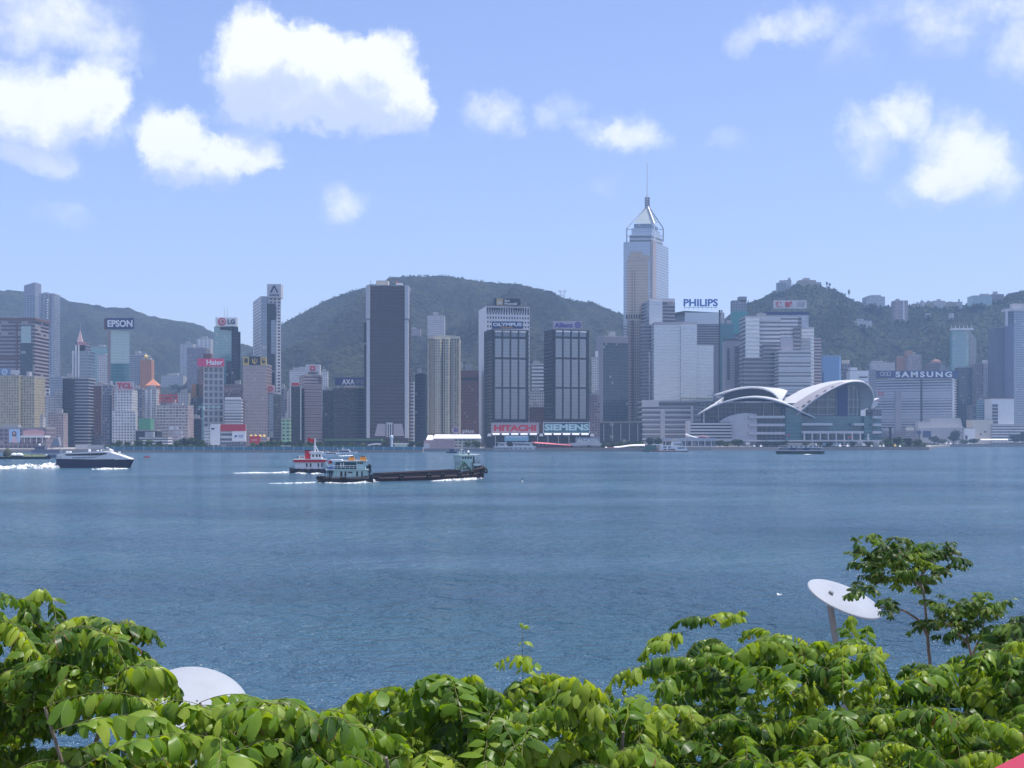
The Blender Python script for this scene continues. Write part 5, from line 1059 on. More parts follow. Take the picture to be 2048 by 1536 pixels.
# shells
shell('great_roof', [(1594, 829, 1398), (1618, 808, 1394), (1642, 790, 1391), (1666, 776, 1390), (1690, 765.5, 1390), (1709, 762, 1392), (1726, 763.5, 1396), (1738, 771, 1402), (1745, 783, 1410), (1747, 797, 1418), (1743, 812, 1424), (1738, 823, 1427)],
      [(1562, 801, 1475), (1582, 790.5, 1480), (1603, 779, 1485), (1628, 770.5, 1490), (1655, 764, 1492), (1682, 760.5, 1492), (1706, 759.6, 1490), (1722, 761, 1480), (1734, 768, 1470), (1741, 779, 1465), (1745, 795, 1455), (1742, 813, 1440)], 1.5, M_SHELL)
rim = curve([at(*p) for p in [(1593, 830, 1397), (1618, 809, 1393), (1642, 791, 1390), (1666, 777, 1389), (1690, 766.5, 1389), (1709, 763, 1391), (1726, 764.5, 1395), (1738, 772, 1401), (1745, 784, 1409), (1747, 798, 1417), (1743, 813, 1423)]], 40)
MB().path(rim, .9, 6).build('rim_beam', paint('rim_light', (.66, .62, .64), .4), hall)
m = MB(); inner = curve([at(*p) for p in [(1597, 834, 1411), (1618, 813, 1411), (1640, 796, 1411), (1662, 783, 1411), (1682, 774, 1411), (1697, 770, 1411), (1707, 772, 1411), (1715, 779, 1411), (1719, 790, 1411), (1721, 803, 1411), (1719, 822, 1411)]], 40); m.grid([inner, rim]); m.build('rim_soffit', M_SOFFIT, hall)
# fascia strip with dark slots on the left slope
fa = curve([at(*p) for p in [(1577, 815, 1408), (1601, 799.5, 1406), (1627, 784, 1404), (1654, 771.2, 1402), (1681, 763.6, 1400)]], 20); fb = curve([at(*p) for p in [(1594, 828.5, 1395.5), (1617, 808, 1392), (1642, 789.5, 1389.5), (1666, 775.6, 1388.6), (1690, 765.0, 1388.6)]], 20)
m = MB(); m.grid([fb, fa]); m.grid([[p - Vector((0, 0, 1.2)) for p in fa], [p - Vector((0, 0, 1.2)) for p in fb]]); m.grid([fa, [p - Vector((0, 0, 1.2)) for p in fa]]); m.grid([[p - Vector((0, 0, 1.2)) for p in fb], fb]); m.build('fascia', M_FASCIA, hall)
for k0 in (3, 5, 8, 11, 14):
    m = MB(); a0, a1 = fb[k0].lerp(fa[k0], .12), fb[k0 + 1].lerp(fa[k0 + 1], .12); c0, c1 = fb[k0].lerp(fa[k0], .27), fb[k0 + 1].lerp(fa[k0 + 1], .27); o = Vector((0, -.25, .25)); m.poly([a0 + o, a1 + o, c1 + o, c0 + o]); m.build('fascia_slot', P['black'], hall)
shell('left_roof', [(1394, 828.5, 1392), (1412, 819, 1390), (1432, 809, 1388), (1455, 801.5, 1386), (1480, 796, 1385), (1508, 794, 1385), (1535, 796.5, 1386), (1560, 803, 1388), (1585, 813, 1391), (1605, 823, 1394), (1630, 834, 1397)],
      [(1412, 822, 1440), (1430, 811, 1440), (1450, 802, 1440), (1470, 796.5, 1440), (1492, 792.5, 1440), (1515, 791, 1440), (1538, 793, 1440), (1560, 799, 1440), (1582, 808, 1440), (1602, 819, 1440), (1622, 830, 1440)], 1.4, M_SHELL)
m = MB(); fr = [at(x, y, 1437) for x, y in [(1446, 802), (1446, 791), (1460, 784), (1480, 779.5), (1505, 777.5), (1528, 780), (1543, 787), (1552, 796), (1555, 803)]]; m.poly(fr); m.grid([[Vector((p.x, 1440, p.z)) for p in fr], fr], False, True); m.build('clerestory', FC['black'], hall)
shell('middle_roof', [(1428, 789, 1432), (1440, 786.5, 1430), (1458, 781, 1428), (1480, 776, 1427), (1505, 773.8, 1427), (1528, 776.5, 1428), (1545, 784, 1430), (1556, 794, 1433), (1561, 803, 1436)],
      [(1446, 783.5, 1480), (1460, 779, 1480), (1478, 775, 1480), (1500, 772.6, 1480), (1522, 773.3, 1480), (1540, 775, 1480), (1554, 776, 1480), (1565, 778, 1480), (1575, 781, 1480)], 1.6, M_SHELL)
m = MB(); pts = [(1428, 789), (1448, 793), (1446, 801), (1436, 797)]; fr = [at(x, y, 1431) for x, y in pts]; m.poly(fr[::-1]); m.grid([fr, [Vector((p.x, 1441, p.z + .6)) for p in fr]], False, True); m.build('wing_tip', M_FASCIA, hall)
m = MB(); fr = [at(1395, 828, 1391.6), at(1448, 793.5, 1430), at(1446, 801, 1430), at(1430, 811, 1400)]; m.poly(fr); m.poly([p - Vector((0, 0, .9)) for p in fr[::-1]]); m.grid([[p - Vector((0, 0, .9)) for p in fr], fr], False, True); m.build('wing_link', M_SHELL, hall)
m = MB(); fr = [at(1742, 818, 1440), at(1745, 802, 1440), at(1759, 796.5, 1442), at(1756, 808, 1442), at(1748, 816, 1441)]; m.poly(fr); m.grid([[Vector((p.x, p.y + 14, p.z + .8)) for p in fr], fr], False, True); m.build('right_tip', M_SHELL, hall)
blk(b, 'red_seam', 1752, 1759, 800, 801, 1439.6, .4, P['red'])
for x0, y0, x1, y1 in ((1568, 806, 1588, 789), (1580, 808, 1610, 781)):
    m = MB(); m.tube(at(x0, y0, 1455), at(x1, y1, 1468), .18, n=4)
blk(b, 'side_block', 1746, 1763, 818, 834, 1430, 30, FC['greyblue'], 4, 4)
# ------------------------------------------------------------------ waterfront pieces
def pier_root(name, label, px, D, cat): return empty(name, (X(px, D), D, GZ), label, cat)
r = empty('hoarding_fence', at(520, 898, 1168), 'long teal construction hoarding along the pale sea wall', 'fence')
teal_h = paint('hoarding_teal', (.10, .24, .30), .7, wear=.6, scale=.05)
MB().pbox(206, 846, 893.5, 900.6, 1160, .5).build('hoarding_panel', teal_h, r)
m = MB()
for k in range(32): m.pbox(207 + k * 20, 208 + k * 20, 892.8, 900.8, 1159.6, .3)
m.build('hoarding_post', P['lgrey'], r)
r = empty('ferry_shed', at(170, 896, 1175), 'pale pier shed just behind the fast ferry bow', 'pier shed'); MB().pbox(150, 206, 890, 898, 1172, 8).build('wall', FC['whitehaze'], r); m = MB(); rows = [[at(176 + 38 * k / 8, 888.5 - 1.6 * math.sin(math.pi * k / 8), 1170 + d) for k in range(9)] for d in (0, 10)]; m.grid(rows); m.build('curved_roof', P['pink'], r)
r = empty('shelter', at(584, 896, 1170), 'small white bus shelter on the sea wall behind the red tug', 'shelter'); MB().pbox(561, 580, 891.5, 892.6, 1164.5, 4).build('roof', M_WHITE, r)
for x in (563, 577): MB().pbox(x, x + .8, 892.7, 899, 1165, .4).build('post', M_STEEL, r)
# low landscape strip by the dark tower
r = empty('canopy', at(748, 890, 1180), 'white boat-shaped canopy at the foot of the tall dark tower', 'canopy'); m = MB(); rows = [[at(735 + 27 * k / 8, (889.5, 888.5, 887.5, 887, 886.6, 886.3, 886.2, 886.4, 887)[k], 1178 + d) for k in range(9)] for d in (0, 8)]; m.grid(rows); m.grid([[p - Vector((0, 0, 1.4)) for p in rows[0]], rows[0]], False); m.build('canopy_sheet', M_WHITE, r)
for x in (739, 748, 757): MB().pbox(x, x + .8, 889, 897, 1180, .5).build('post', M_STEEL, r)
r = empty('pavilion', at(800, 896, 1185), 'low white roofed pavilion with pale green walls near the dark tower', 'pavilion'); MB().pbox(787, 816, 886.5, 888.5, 1181, 9).build('roof', M_WHITE, r); MB().pbox(789, 814, 888.6, 898, 1182, 7).build('wall', paint('wall_mint', (.42, .52, .46), .7), r)
r = empty('obelisk', at(783.5, 897, 1180), 'short grey monument with a rounded head in front of the dark tower arches', 'monument'); m = MB(); c = at(783.5, 897, 1182); m.tube((c.x, c.y, GZ), (c.x, c.y, Z(876, 1182)), 1.2, 1.1, 8); m.build('shaft', P['palebl'], r); m = MB(); m.dome((c.x, c.y, Z(874.5, 1182)), 1.7, 1.7, 2.2, 10, 8, True); m.build('head', P['palebl'], r)
r = empty('planted_terrace', at(700, 880, 1230), 'long green planted terrace roof below the black letter building', 'terrace'); MB().pbox(648, 762, 878, 881.5, 1225, 20).build('planted_roof', paint('green_roof', (.10, .20, .10), .9), r); MB().pbox(648, 762, 881.6, 891, 1227, 18).build('wall', FC['darkgl'], r)
# white pier house
D = 1246; r = empty('pier_house', (X(905, D), D, GZ), 'white roofed pier house with a pink base beside the small round logo', 'pier house')
b = Bd(); b.root = r; b.fh = 4; b.bw = 3; b.D = D
m = MB(); e = [at(866, 876.5, D - 2), at(963, 876.5, D - 2), at(959.5, 869, D + 8), at(870, 869, D + 8)]; m.poly(e); m.grid([[p - Vector((0, 0, .8)) for p in e], e], False, True); m.build('white_roof', P['white'], r)
m = MB(); e = [at(852, 879, D - 1), at(868, 879, D - 1), at(866, 870.5, D + 6), at(856, 870.5, D + 6)]; m.poly(e); m.grid([[p - Vector((0, 0, .8)) for p in e], e], False, True); m.build('side_roof', P['white'], r)
blk(b, 'wall', 868, 960, 877.2, 896, D, 14, P['cream']); blk(b, 'pink_base', 848, 908, 881, 903, D - 5, 4, paint('pier_pink', (.50, .34, .33), .75, streak=.4)); blk(b, 'grey_corner', 847.5, 859, 887, 903.2, D - 5.4, .6, P['lgrey'])
for y in (879, 885, 891): blk(b, 'window_row', 908, 950, y, y + 2.6, D - .5, .6, facade('facade_pier_windows', (.62, .57, .48), (.05, .05, .06), .7, .95), 4, 4)
blk(b, 'pier_deck', 908, 968, 896, 902, D - 4, 10, P['lgrey']); blk(b, 'pier_dark', 846, 968, 900.5, 904, D - 5.8, .6, P['brown'])
r = empty('roof_logo', at(928, 868, D + 6), 'faint pink ring and pale letters standing on the pier house roof', 'sign'); ringm(MB(), 912, 860, 5, 7, D + 6, .5).build('ring_emblem', paint('ring_pink', (.55, .36, .45)), r); m = MB()
for k in range(3): m.pbox(908 + k * 3.2, 909.6 + k * 3.2, 857, 864.5, D + 5, .4)
m.build('bar_emblem', P['purple'], r); letters('plus', 925, 948, 858.5, 867.5, D + 6, P['lgrey'], r, .02, .4); MB().pbox(905, 950, 867.6, 868.4, D + 6.2, .5).build('rail', M_STEEL, r)
# red and white piers, letter pier
D = 1258; r = empty('pier', (X(1105, D), D, GZ), 'pier shed with long pink red roofs between the two moored grey ferries', 'pier'); b = Bd(); b.root = r; b.fh = 4; b.bw = 4
m = MB()
for (x0, y0, x1, y1) in ((1064, 883.5, 1146, 889), (1070, 894, 1142, 893.5)):
    e = [at(x0, y0 + 2, D - 4), at(x1, y1 + 2, D - 4), at(x1, y1, D + 5), at(x0, y0, D + 5)]; m = MB(); m.poly(e); m.grid([[p - Vector((0, 0, .5)) for p in e], e], False, True); m.build('pink_roof', paint('roof_rose_red', (.72, .20, .22), .6), r)
m = MB(); e = [at(1060, 886, D - 5), at(1071, 882, D - 5), at(1071, 884, D - 5), at(1062, 888, D - 5)]; m.poly(e); m.grid([[p + Vector((0, 2, 0)) for p in e], e], False, True); m.build('pink_ramp', paint('roof_rose_red', (1,) * 3), r)
blk(b, 'wall', 1070, 1140, 887, 893, D + 1, 6, FC['greyblue']); blk(b, 'lower_wall', 1068, 1142, 896.5, 903, D, 7, FC['stripe'], 3, 4)
D = 1256; r = empty('pier', (X(1170, D), D, GZ), 'grey roofed pier building carrying pale capital letters', 'pier'); b = Bd(); b.root = r; b.fh = 4; b.bw = 4
blk(b, 'roof', 1142, 1203, 886.5, 890.5, D - 2, 16, P['lgrey']); blk(b, 'wall', 1146, 1200, 890.6, 898, D, 12, FC['stripe'], 3.2, 4); blk(b, 'deck', 1138, 1208, 898, 903.5, D - 3, 16, P['grey']); blk(b, 'dark_gate', 1175, 1181, 891, 903, D - 3.4, .8, P['black'])
r = sign('blue grey board with pale capital letters on the grey pier roof', 1151, 1199, 875, 886.5, D + 2, paint('board_slate', (.22, .28, .33)), 'ALCATEL', (1154, 1198, 877.5, 885), P['lgrey'], .03, legs=0, thick=1)
D = 1262; r = empty('pier', (X(1255, D), D, GZ), 'pier with a wavy bright white roof and a red end right of the letters', 'pier'); b = Bd(); b.root = r; b.fh = 4; b.bw = 4
m = MB(); ys = (893, 892.5, 891.6, 890.5, 889.4, 888.8, 888.6, 888.5, 888.5); rows = [[at(1228 + 62 * k / 8, ys[k] + dy, D + d) for k in range(9)] for d, dy in ((0, 2.4), (9, 0))]; m.grid(rows); m.grid([[p - Vector((0, 0, .6)) for p in rows[0]], rows[0]], False); m.build('white_roof', P['white'], r)
blk(b, 'red_end', 1213, 1240, 894.5, 897.5, D + 1, 5, paint('pier_red', (.55, .16, .16), .6)); blk(b, 'wall', 1226, 1290, 895.6, 903.5, D + 2, 8, FC['darkgl'], 4, 5); blk(b, 'fender_wall', 1206, 1292, 900.5, 904, D - 1, 2, P['grey']); m = MB(); m.dome(at(1212, 896.3, D), 1.5, 1.5, 1.5, 10, 8, True); m.build('radar_ball', P['white'], r)
MB().pbox(1305, 1326, 888.6, 891, 1300, 8).build('white_roof', P['white'], pier_root('shelter', 'short white roof just left of the white pilot ferry', 1315, 1300, 'shelter')); MB().pbox(1307, 1308.4, 891, 902, 1303, 1).build('post', M_STEEL, bpy.data.objects['shelter.001']); MB().pbox(1322, 1323.4, 891, 902, 1303, 1).build('post', M_STEEL, bpy.data.objects['shelter.001'])
D = 1348; r = empty('pier_building', (X(1380, D), D, GZ), 'long grey ferry pier building with a flat roof below the louvred hall wall', 'pier building'); b = Bd(); b.root = r; b.fh = 5; b.bw = 5
blk(b, 'roof', 1325, 1431, 876, 882, D, 20, paint('pier_roof_grey', (.44, .45, .50), .5)); blk(b, 'wall', 1330, 1428, 882, 892, D + 2, 15, FC['greyblue']); blk(b, 'deck', 1325, 1432, 892, 897, D, 18, P['lgrey'])
for k in range(8): blk(b, 'column', 1331 + k * 13, 1332.6 + k * 13, 882, 897, D - 1, 1.2, P['lgrey'])
m = MB(); c = [at(1371 + 26 * k / 10, 868.5 + 6.5 * (1 - (1 - k / 10) ** 2), D + 4) for k in range(11)]; m.path(c, [1.1 - .05 * k for k in range(11)], 6); m.build('white_fin', P['white'], r); m = MB(); m.path([at(1392, 874.5, D + 4), at(1404, 872, D + 4), at(1418, 875, D + 4)], .5, 5); m.tube(at(1404, 866, D + 4), at(1404, 875, D + 4), .25, n=4); m.build('red_rigging', paint('rig_rose', (.55, .25, .27)), r)
# promenade kiosks, tents, monument
def kiosk(label, x0, x1, y0, y1, D, m=None):
    r = empty('kiosk', at((x0 + x1) / 2, y1, D), label, 'kiosk', 'kiosks and tents on the hall promenade'); w = (x1 - x0)
    MB().pbox(x0 + w * .1, x1 - w * .1, y0 + 3, y1, D, 4).build('booth', m or P['lgrey'], r); mb = MB(); mb.pbox(x0, x1, y0, y0 + 2.9, D - 1, 6); mb.build('roof', P['white'], r); MB().pbox(x0 + w * .3, x1 - w * .3, y0 + 5, y1 - 2, D - .2, .3).build('hatch', P['grey'], r)
def tent(label, px, y0, y1, D, w, mat=None):
    r = empty('tent', at(px, y1, D), label, 'tent', 'kiosks and tents on the hall promenade'); c = at(px, y1, D); s = w / F * D / 2; h = (y1 - y0) / F * D; mb = MB()
    mb.grid([[(c.x + q * math.cos(a), c.y + q * math.sin(a), c.z + z) for a in [math.pi / 4 + math.pi / 2 * k for k in range(4)]] for q, z in ((s, h * .45), (s * .45, h * .7), (.05, h))], False, True); mb.build('cover', mat or P['white'], r)
    for q in ((-1, -1), (1, -1), (1, 1), (-1, 1)): MB().tube((c.x + q[0] * s * .65, c.y + q[1] * s * .65, c.z), (c.x + q[0] * s * .65, c.y + q[1] * s * .65, c.z + h * .5), .12, n=4).build('pole', M_STEEL, r)
kiosk('white roofed kiosk right of the round dark tree', 1491, 1500, 885, 897, 1384); kiosk('white roofed booth under the right half of the great window', 1714, 1726, 882, 897, 1390); kiosk('white roofed booth at the right corner of the winged hall', 1746, 1760, 882, 896, 1392)
for i, (px, y0, w, lab) in enumerate(((1508, 888, 8, 'white peaked tent close to the white kiosk'), (1522, 888.5, 8, 'second white peaked tent right of the white kiosk'), (1680, 888, 7, 'white peaked tent under the left half of the great window'), (1695, 888, 7, 'white peaked tent under the middle of the great window'), (1767, 888, 6, 'white peaked tent just past the hall corner'), (1800, 889, 6, 'small white tent near the end of the dark quay wall'))): tent(lab, px, y0, 897, 1386, w)
tent('yellow peaked tent past the hall corner', 1790, 887, 897, 1388, 7, P['yellow'])
for i, (px, y0, w, lab) in enumerate(((1880, 885, 6, 'leftmost white tent on the far theatre shore'), (1893, 884, 8, 'middle white tent on the far theatre shore'), (1901, 884, 8, 'white tent beside the middle one on the far theatre shore'), (1915, 885, 6, 'rightmost white tent on the far theatre shore'))): tent(lab, px, y0, 894, 1955, w)
D = 1400; r = empty('monument', at(1781, 895, D), 'dark tall monument column past the right corner of the winged hall', 'monument'); m = MB(); m.pbox(1779.2, 1782.8, 857, 895, D, 2.2); m.build('column', P['black'], r); m = MB(); m.pbox(1778.2, 1783.8, 854.5, 857, D - .6, 3.4); m.build('capital', P['black'], r)
r = empty('market_canopy', at(1990, 880, 1950), 'row of little bright white awnings above the far right sea wall', 'canopy'); m = MB()
for k in range(14): 
    m = MB(); x = 1962 + k * 3.9; D = 1950; e = [at(x, 880, D), at(x + 3.6, 880, D), at(x + 1.8, 877.3, D + 2)]; m.poly(e); m.grid([[p + Vector((0, 4, 0)) for p in e], e], False, True); m.build('awning', P['white'], r)
MB().pbox(1960, 2017, 880.3, 881.2, 1950, 4).build('beam', P['lgrey'], r)
for k in range(8): MB().pbox(1961 + k * 7.8, 1961.8 + k * 7.8, 881.2, 893, 1951, .6).build('post', P['lgrey'], r)
for px, y0, lab, c in ((1574, 868, 'red and white banner post in front of the dark glass bay', 'red'), (1697, 872, 'small red flag on a pole in front of the great window', 'red')):
    r = empty('flagpole', at(px, 896, 1388), lab, 'flagpole'); MB().tube(at(px, 897, 1388), at(px, y0, 1388), .18, n=5).build('pole', M_STEEL, r); m = MB(); m.grid([[at(px + .3 + k, y0 + .5 + .4 * math.sin(k) + dy, 1387.8 + .3 * math.sin(k * 1.7)) for k in range(6)] for dy in (3.2, 0)]); m.build('flag', P[c], r)

# ------------------------------------------------------------------ shore trees
protos = []
for v in range(4):
    rr = random.Random(40 + v); mb = MB(); 
    for k in range(6):
        a = rr.uniform(0, 6.28); q = rr.uniform(.1, .5); crown_blobs(mb, (q * math.cos(a), q * math.sin(a), 1.0 + rr.uniform(-.25, .35)), rr.uniform(.4, .65), rr.uniform(.3, .5), 90, rr, .15)
    tb = MB(); tb.tube((0, 0, 0), (.03, 0, .8), .07, .05, 6)
    for k in range(3): a = rr.uniform(0, 6.28); tb.tube((.03, 0, .7), (.4 * math.cos(a), .4 * math.sin(a), 1.1), .04, .02, 5)
    protos.append((mb, tb))
PM = {}
def shore_tree(label, px, yt, w, D, tone=0, base=None, name='tree', group='trees along the far waterfront'):
    zb = GZ if base is None else Z(base, D); h = Z(yt, D) - zb; v = rnd.randrange(4); key = (v, tone)
    r = empty(name, (X(px, D), D, zb), label, 'tree', group, rnd.uniform(0, 6.28)); sx = w / F * D / 2 / .95; sz = h / 1.75
    if key not in PM:
        a = local(protos[v][0], 'crown', TF[tone], r); t_ = local(protos[v][1], 'trunk', M_BARK, r); PM[key] = (a, t_)
    else:
        for q in PM[key]: c = q.copy(); COL.objects.link(c); c.parent = r
    r.scale = (sx, sx, sz)
trees = [  # column, top row, width in photo pixels, distance, tone, place
 (238, 880, 18, 1190, 2, 'small yellowish tree at the left end of the teal hoarding'), (256, 882, 16, 1195, 0, 'small tree in front of the white tenement with red letters'), (278, 878, 22, 1185, 0, 'bushy tree left of the curved white shed'), (298, 878, 22, 1188, 0, 'broad tree right in front of the curved white shed'), (318, 881, 16, 1190, 1, 'dark small tree between shed and tank frame'), (328, 889, 9, 1172, 2, 'tiny bright round shrub tree on the teal hoarding'),
 (352, 880, 22, 1192, 0, 'tree below the white tank frame'), (370, 874, 28, 1190, 1, 'tallest dark tree left of the white exhibition building'), (388, 873, 28, 1188, 0, 'big rounded tree touching the white exhibition building'), (402, 878, 20, 1184, 0, 'lower tree at the corner of the white exhibition building'),
 (505, 884, 16, 1180, 2, 'small tree below the red board hall'), (522, 882, 22, 1185, 0, 'first tree in the row right of the red board hall'), (540, 880, 24, 1190, 0, 'second tree in the row right of the red board hall'), (558, 880, 24, 1190, 0, 'tree in front of the mint block'), (576, 881, 22, 1190, 1, 'dark tree left of the red flag of the tug'), (600, 881, 24, 1190, 0, 'tree in front of the pinkish striped tower'), (618, 880, 22, 1190, 0, 'tree directly behind the red flag of the tug'), (640, 882, 22, 1190, 0, 'tree right of the red flag of the tug'), (660, 883, 22, 1188, 1, 'dark tree below the planted terrace left end'), (682, 884, 20, 1186, 0, 'tree below the planted terrace middle'), (704, 884, 20, 1186, 0, 'tree below the planted terrace right of middle'), (726, 885, 18, 1186, 2, 'yellowish tree below the planted terrace right end'),
 (770, 880, 18, 1200, 0, 'tree left of the grey monument'), (795, 881, 18, 1200, 0, 'tree right of the grey monument'), (824, 880, 24, 1190, 1, 'dark tree left of the pier house'), (838, 882, 20, 1188, 1, 'dark tree touching the pier house'),
 (936, 882, 16, 1243, 2, 'yellow green tree on the pier house deck'), (953, 880, 20, 1243, 2, 'larger yellow green tree at the end of the pier house'),
 (1205, 885, 18, 1275, 0, 'tree right of the pier letters'), (1222, 884, 22, 1280, 0, 'tree behind the red end of the wavy pier'), (1240, 882, 20, 1285, 2, 'yellowish tree behind the wavy white pier roof'), (1262, 881, 24, 1290, 0, 'tree over the middle of the wavy white pier roof'), (1282, 881, 20, 1290, 0, 'tree over the right end of the wavy white pier roof'), (1302, 874, 24, 1340, 1, 'tall dark tree left of the grey ferry pier'), (1316, 874, 20, 1342, 1, 'dark tree at the corner of the grey ferry pier'),
 (1440, 880, 24, 1375, 0, 'light tree left of the round dark tree'), (1455, 884, 18, 1375, 2, 'small light tree beside the round dark tree'), (1478, 877, 32, 1378, 1, 'large round dark tree below the louvred hall wall'), (1530, 881, 22, 1386, 1, 'dark tree at the left of the dark glass bay'), (1550, 882, 20, 1386, 1, 'low dark tree below the dark glass bay'), (1568, 880, 22, 1386, 1, 'dark tree at the right of the dark glass bay'),
 (1612, 883, 18, 1388, 0, 'tree at the left end of the hall arcade'), (1640, 882, 18, 1388, 2, 'light tree under the hall arcade'), (1660, 883, 18, 1388, 1, 'dark tree under the hall arcade'), (1706, 883, 16, 1388, 1, 'dark tree left of the booth by the great window'), (1736, 884, 14, 1388, 0, 'small tree between the two white booths'),
 (1775, 876, 20, 1395, 0, 'tree left of the dark monument column'), (1795, 873, 26, 1400, 0, 'tree right of the dark monument column'), (1815, 875, 24, 1400, 1, 'dark tree near the end of the hall quay'), (1838, 877, 22, 1400, 0, 'last tree on the hall quay'),
 (1868, 872, 28, 1950, 1, 'dark tree below the dark theatre windows'), (1885, 878, 22, 1945, 0, 'low tree left of the tall theatre tree'), (1907, 858, 32, 1965, 1, 'tall dark tree in front of the angled theatre'), (1928, 878, 20, 1945, 0, 'low tree in front of the white theatre box'), (1948, 876, 28, 1950, 1, 'dark tree below the broad theatre wall'), (2030, 868, 26, 1960, 1, 'dark tree at the right end of the awning row'), (2046, 864, 26, 1970, 1, 'dark tree at the right edge by the car park')]
for (px, yt, w, D, tone, lab) in trees: shore_tree(lab, px, yt, w, D, tone)
mb = MB()
for (x0, x1, yt, D) in ((208, 420, 889, 1180), (500, 735, 889, 1178), (1195, 1300, 893, 1276), (1505, 1740, 891, 1392), (1765, 1850, 888, 1396), (1855, 2046, 888, 1948)):
    n = int((x1 - x0) * 2.2)
    for k in range(n):
        px = rnd.uniform(x0, x1); c = at(px, yt + rnd.uniform(0, 3.5), D + rnd.uniform(-3, 3)); crown_blobs(mb, (c.x, c.y, (c.z + GZ) / 2), 2.2, max(.6, (c.z - GZ) / 2), 14, rnd, .75)
tag(mb.build('waterfront_shrubbery', TF[0]), 'low continuous hedge greenery along the far waterfront', 'shrubbery', kind='stuff')

# ------------------------------------------------------------------ boats
def ext(pts, y0, y1, S, mb=None):
    """profile polygon (photo points, clockwise or not) extruded across the boat; S = (column of x=0, waterline row, pixels per metre)"""
    mb = mb or MB(); q = [((p[0] - S[0]) / S[2], (S[1] - p[1]) / S[2]) for p in pts]
    a = sum(q[i][0] * q[(i + 1) % len(q)][1] - q[(i + 1) % len(q)][0] * q[i][1] for i in range(len(q)))
    if a < 0: q = q[::-1]
    fr = [(x, y0, z) for x, z in q]; bk = [(x, y1, z) for x, z in q]
    mb.poly(fr); mb.poly(bk[::-1]); mb.grid([bk + bk[:1], fr + fr[:1]], False); return mb
def bx(x0, x1, y0, y1, w0, w1, S, mb=None):
    mb = mb or MB(); return mb.box((x0 - S[0]) / S[2], (x1 - S[0]) / S[2], w0, w1, (S[1] - y1) / S[2], (S[1] - y0) / S[2])
def hull_mesh(st, mb=None):
    """stations (x, half beam at deck, half beam at water, deck height)"""
    mb = mb or MB(); rows = []
    for x, bd, bw, zd in st:
        rows.append([(x, -bd, zd), (x, -(bd + bw) / 2 * 1.02, zd * .5), (x, -bw, 0), (x, 0, -.6), (x, bw, 0), (x, (bd + bw) / 2 * 1.02, zd * .5), (x, bd, zd)])
    mb.grid(rows, False)
    mb.grid([[(x, bd, zd - .02) for x, bd, bw, zd in st], [(x, -bd, zd - .02) for x, bd, bw, zd in st]], False)
    mb.poly(rows[0]); mb.poly(rows[-1][::-1]); return mb
def ptube(S, x0, y0, x1, y1, w, r, mb=None, w1=None): 
    mb = mb or MB(); f = lambda x, y, ww: ((x - S[0]) / S[2], ww, (S[1] - y) / S[2]); return mb.tube(f(x0, y0, w), f(x1, y1, w if w1 is None else w1), r, n=6)
M_TYRE = paint('tyre_rubber', (.018, .018, .018), .85); M_HULLBLK = paint('hull_black', (.022, .024, .032), .5, streak=.3); M_HULLNAVY = paint('hull_navy', (.030, .036, .075), .4); M_MINT = paint('cabin_mint', (.46, .62, .60), .55, streak=.35); M_GLASSD = paint('boat_glass', (.02, .025, .03), .08, spec=.8)
M_RUST = paint('hull_rust_red', (.060, .032, .032), .75, wear=.6, scale=.6, streak=.5); M_TAN = paint('rubbing_tan', (.20, .155, .14), .8, streak=.4); M_BWHITE = paint('boat_white', (.78, .78, .78), .35, streak=.2)
M_FOAM = NT('wake_foam'); _P = M_FOAM.pos(); _n = M_FOAM.noise(_P, .9, 5, .7); M_FOAM.set(M_FOAM.p.inputs['Base Color'], M_FOAM.mix(M_FOAM.smooth(_n.outputs['Fac'], .3, .6), (.55, .66, .70), (.88, .90, .90))); M_FOAM.p.inputs['Roughness'].default_value = .7; _n5 = M_FOAM.noise(M_FOAM.scalevec(_P, (.35, .9, .6)), 1.0, 6, .75); M_FOAM.set(M_FOAM.p.inputs['Alpha'], M_FOAM.smooth(_n5.outputs['Fac'], .40, .56)); M_FOAM.bump(_n.outputs['Fac'], .8, .3)
M_FOAM = M_FOAM.m
def foam(label, pts, seed, flecks=True):
    """churned water: (column, row of the centre line, half width m, height m) samples; a lumpy ridge plus loose flecks"""
    rr = random.Random(seed); mb = MB(); C = []
    for px, py, hw, hh in pts: D = H * F / (py - HY); C.append((Vector((X(px, D), D, 0)), hw, hh))
    n = max(16, int(sum((C[i + 1][0] - C[i][0]).length for i in range(len(C) - 1)) / .55)); rows = []
    for i in range(n + 1):
        t = i / n * (len(C) - 1); k = min(int(t), len(C) - 2); u = t - k; p = C[k][0].lerp(C[k + 1][0], u); hw = C[k][1] * (1 - u) + C[k + 1][1] * u; hh = C[k][2] * (1 - u) + C[k + 1][2] * u
        d = (C[k + 1][0] - C[k][0]).normalized(); s = Vector((-d.y, d.x, 0)); row = []
        for j in range(7):
            q = j / 3 - 1; z = .75 * hh * (1 - q * q) * (.6 + .8 * rr.random()); e = hw * q * (.7 + .6 * rr.random())
            row.append(p + s * e + Vector((0, 0, z + (.02 if abs(q) < 1 else -.05))))
        rows.append(row)
        if flecks:
            for _ in range(3):
                e = p + s * hw * rr.gauss(0, 1.3) + d * rr.uniform(-.6, .6); a = rr.uniform(.1, .35); c = (e.x, e.y, .03); mb.grid([[(c[0] + a * 1.7 * math.cos(th), c[1] + a * math.sin(th), .03) for th in [math.pi / 3 * q for q in range(6)]], [(c[0], c[1], .03 + a * .25)] * 6], False, True)
    mb.grid(rows)
    return tag(mb.build('wake_foam', M_FOAM), label, 'wake foam', kind='stuff')

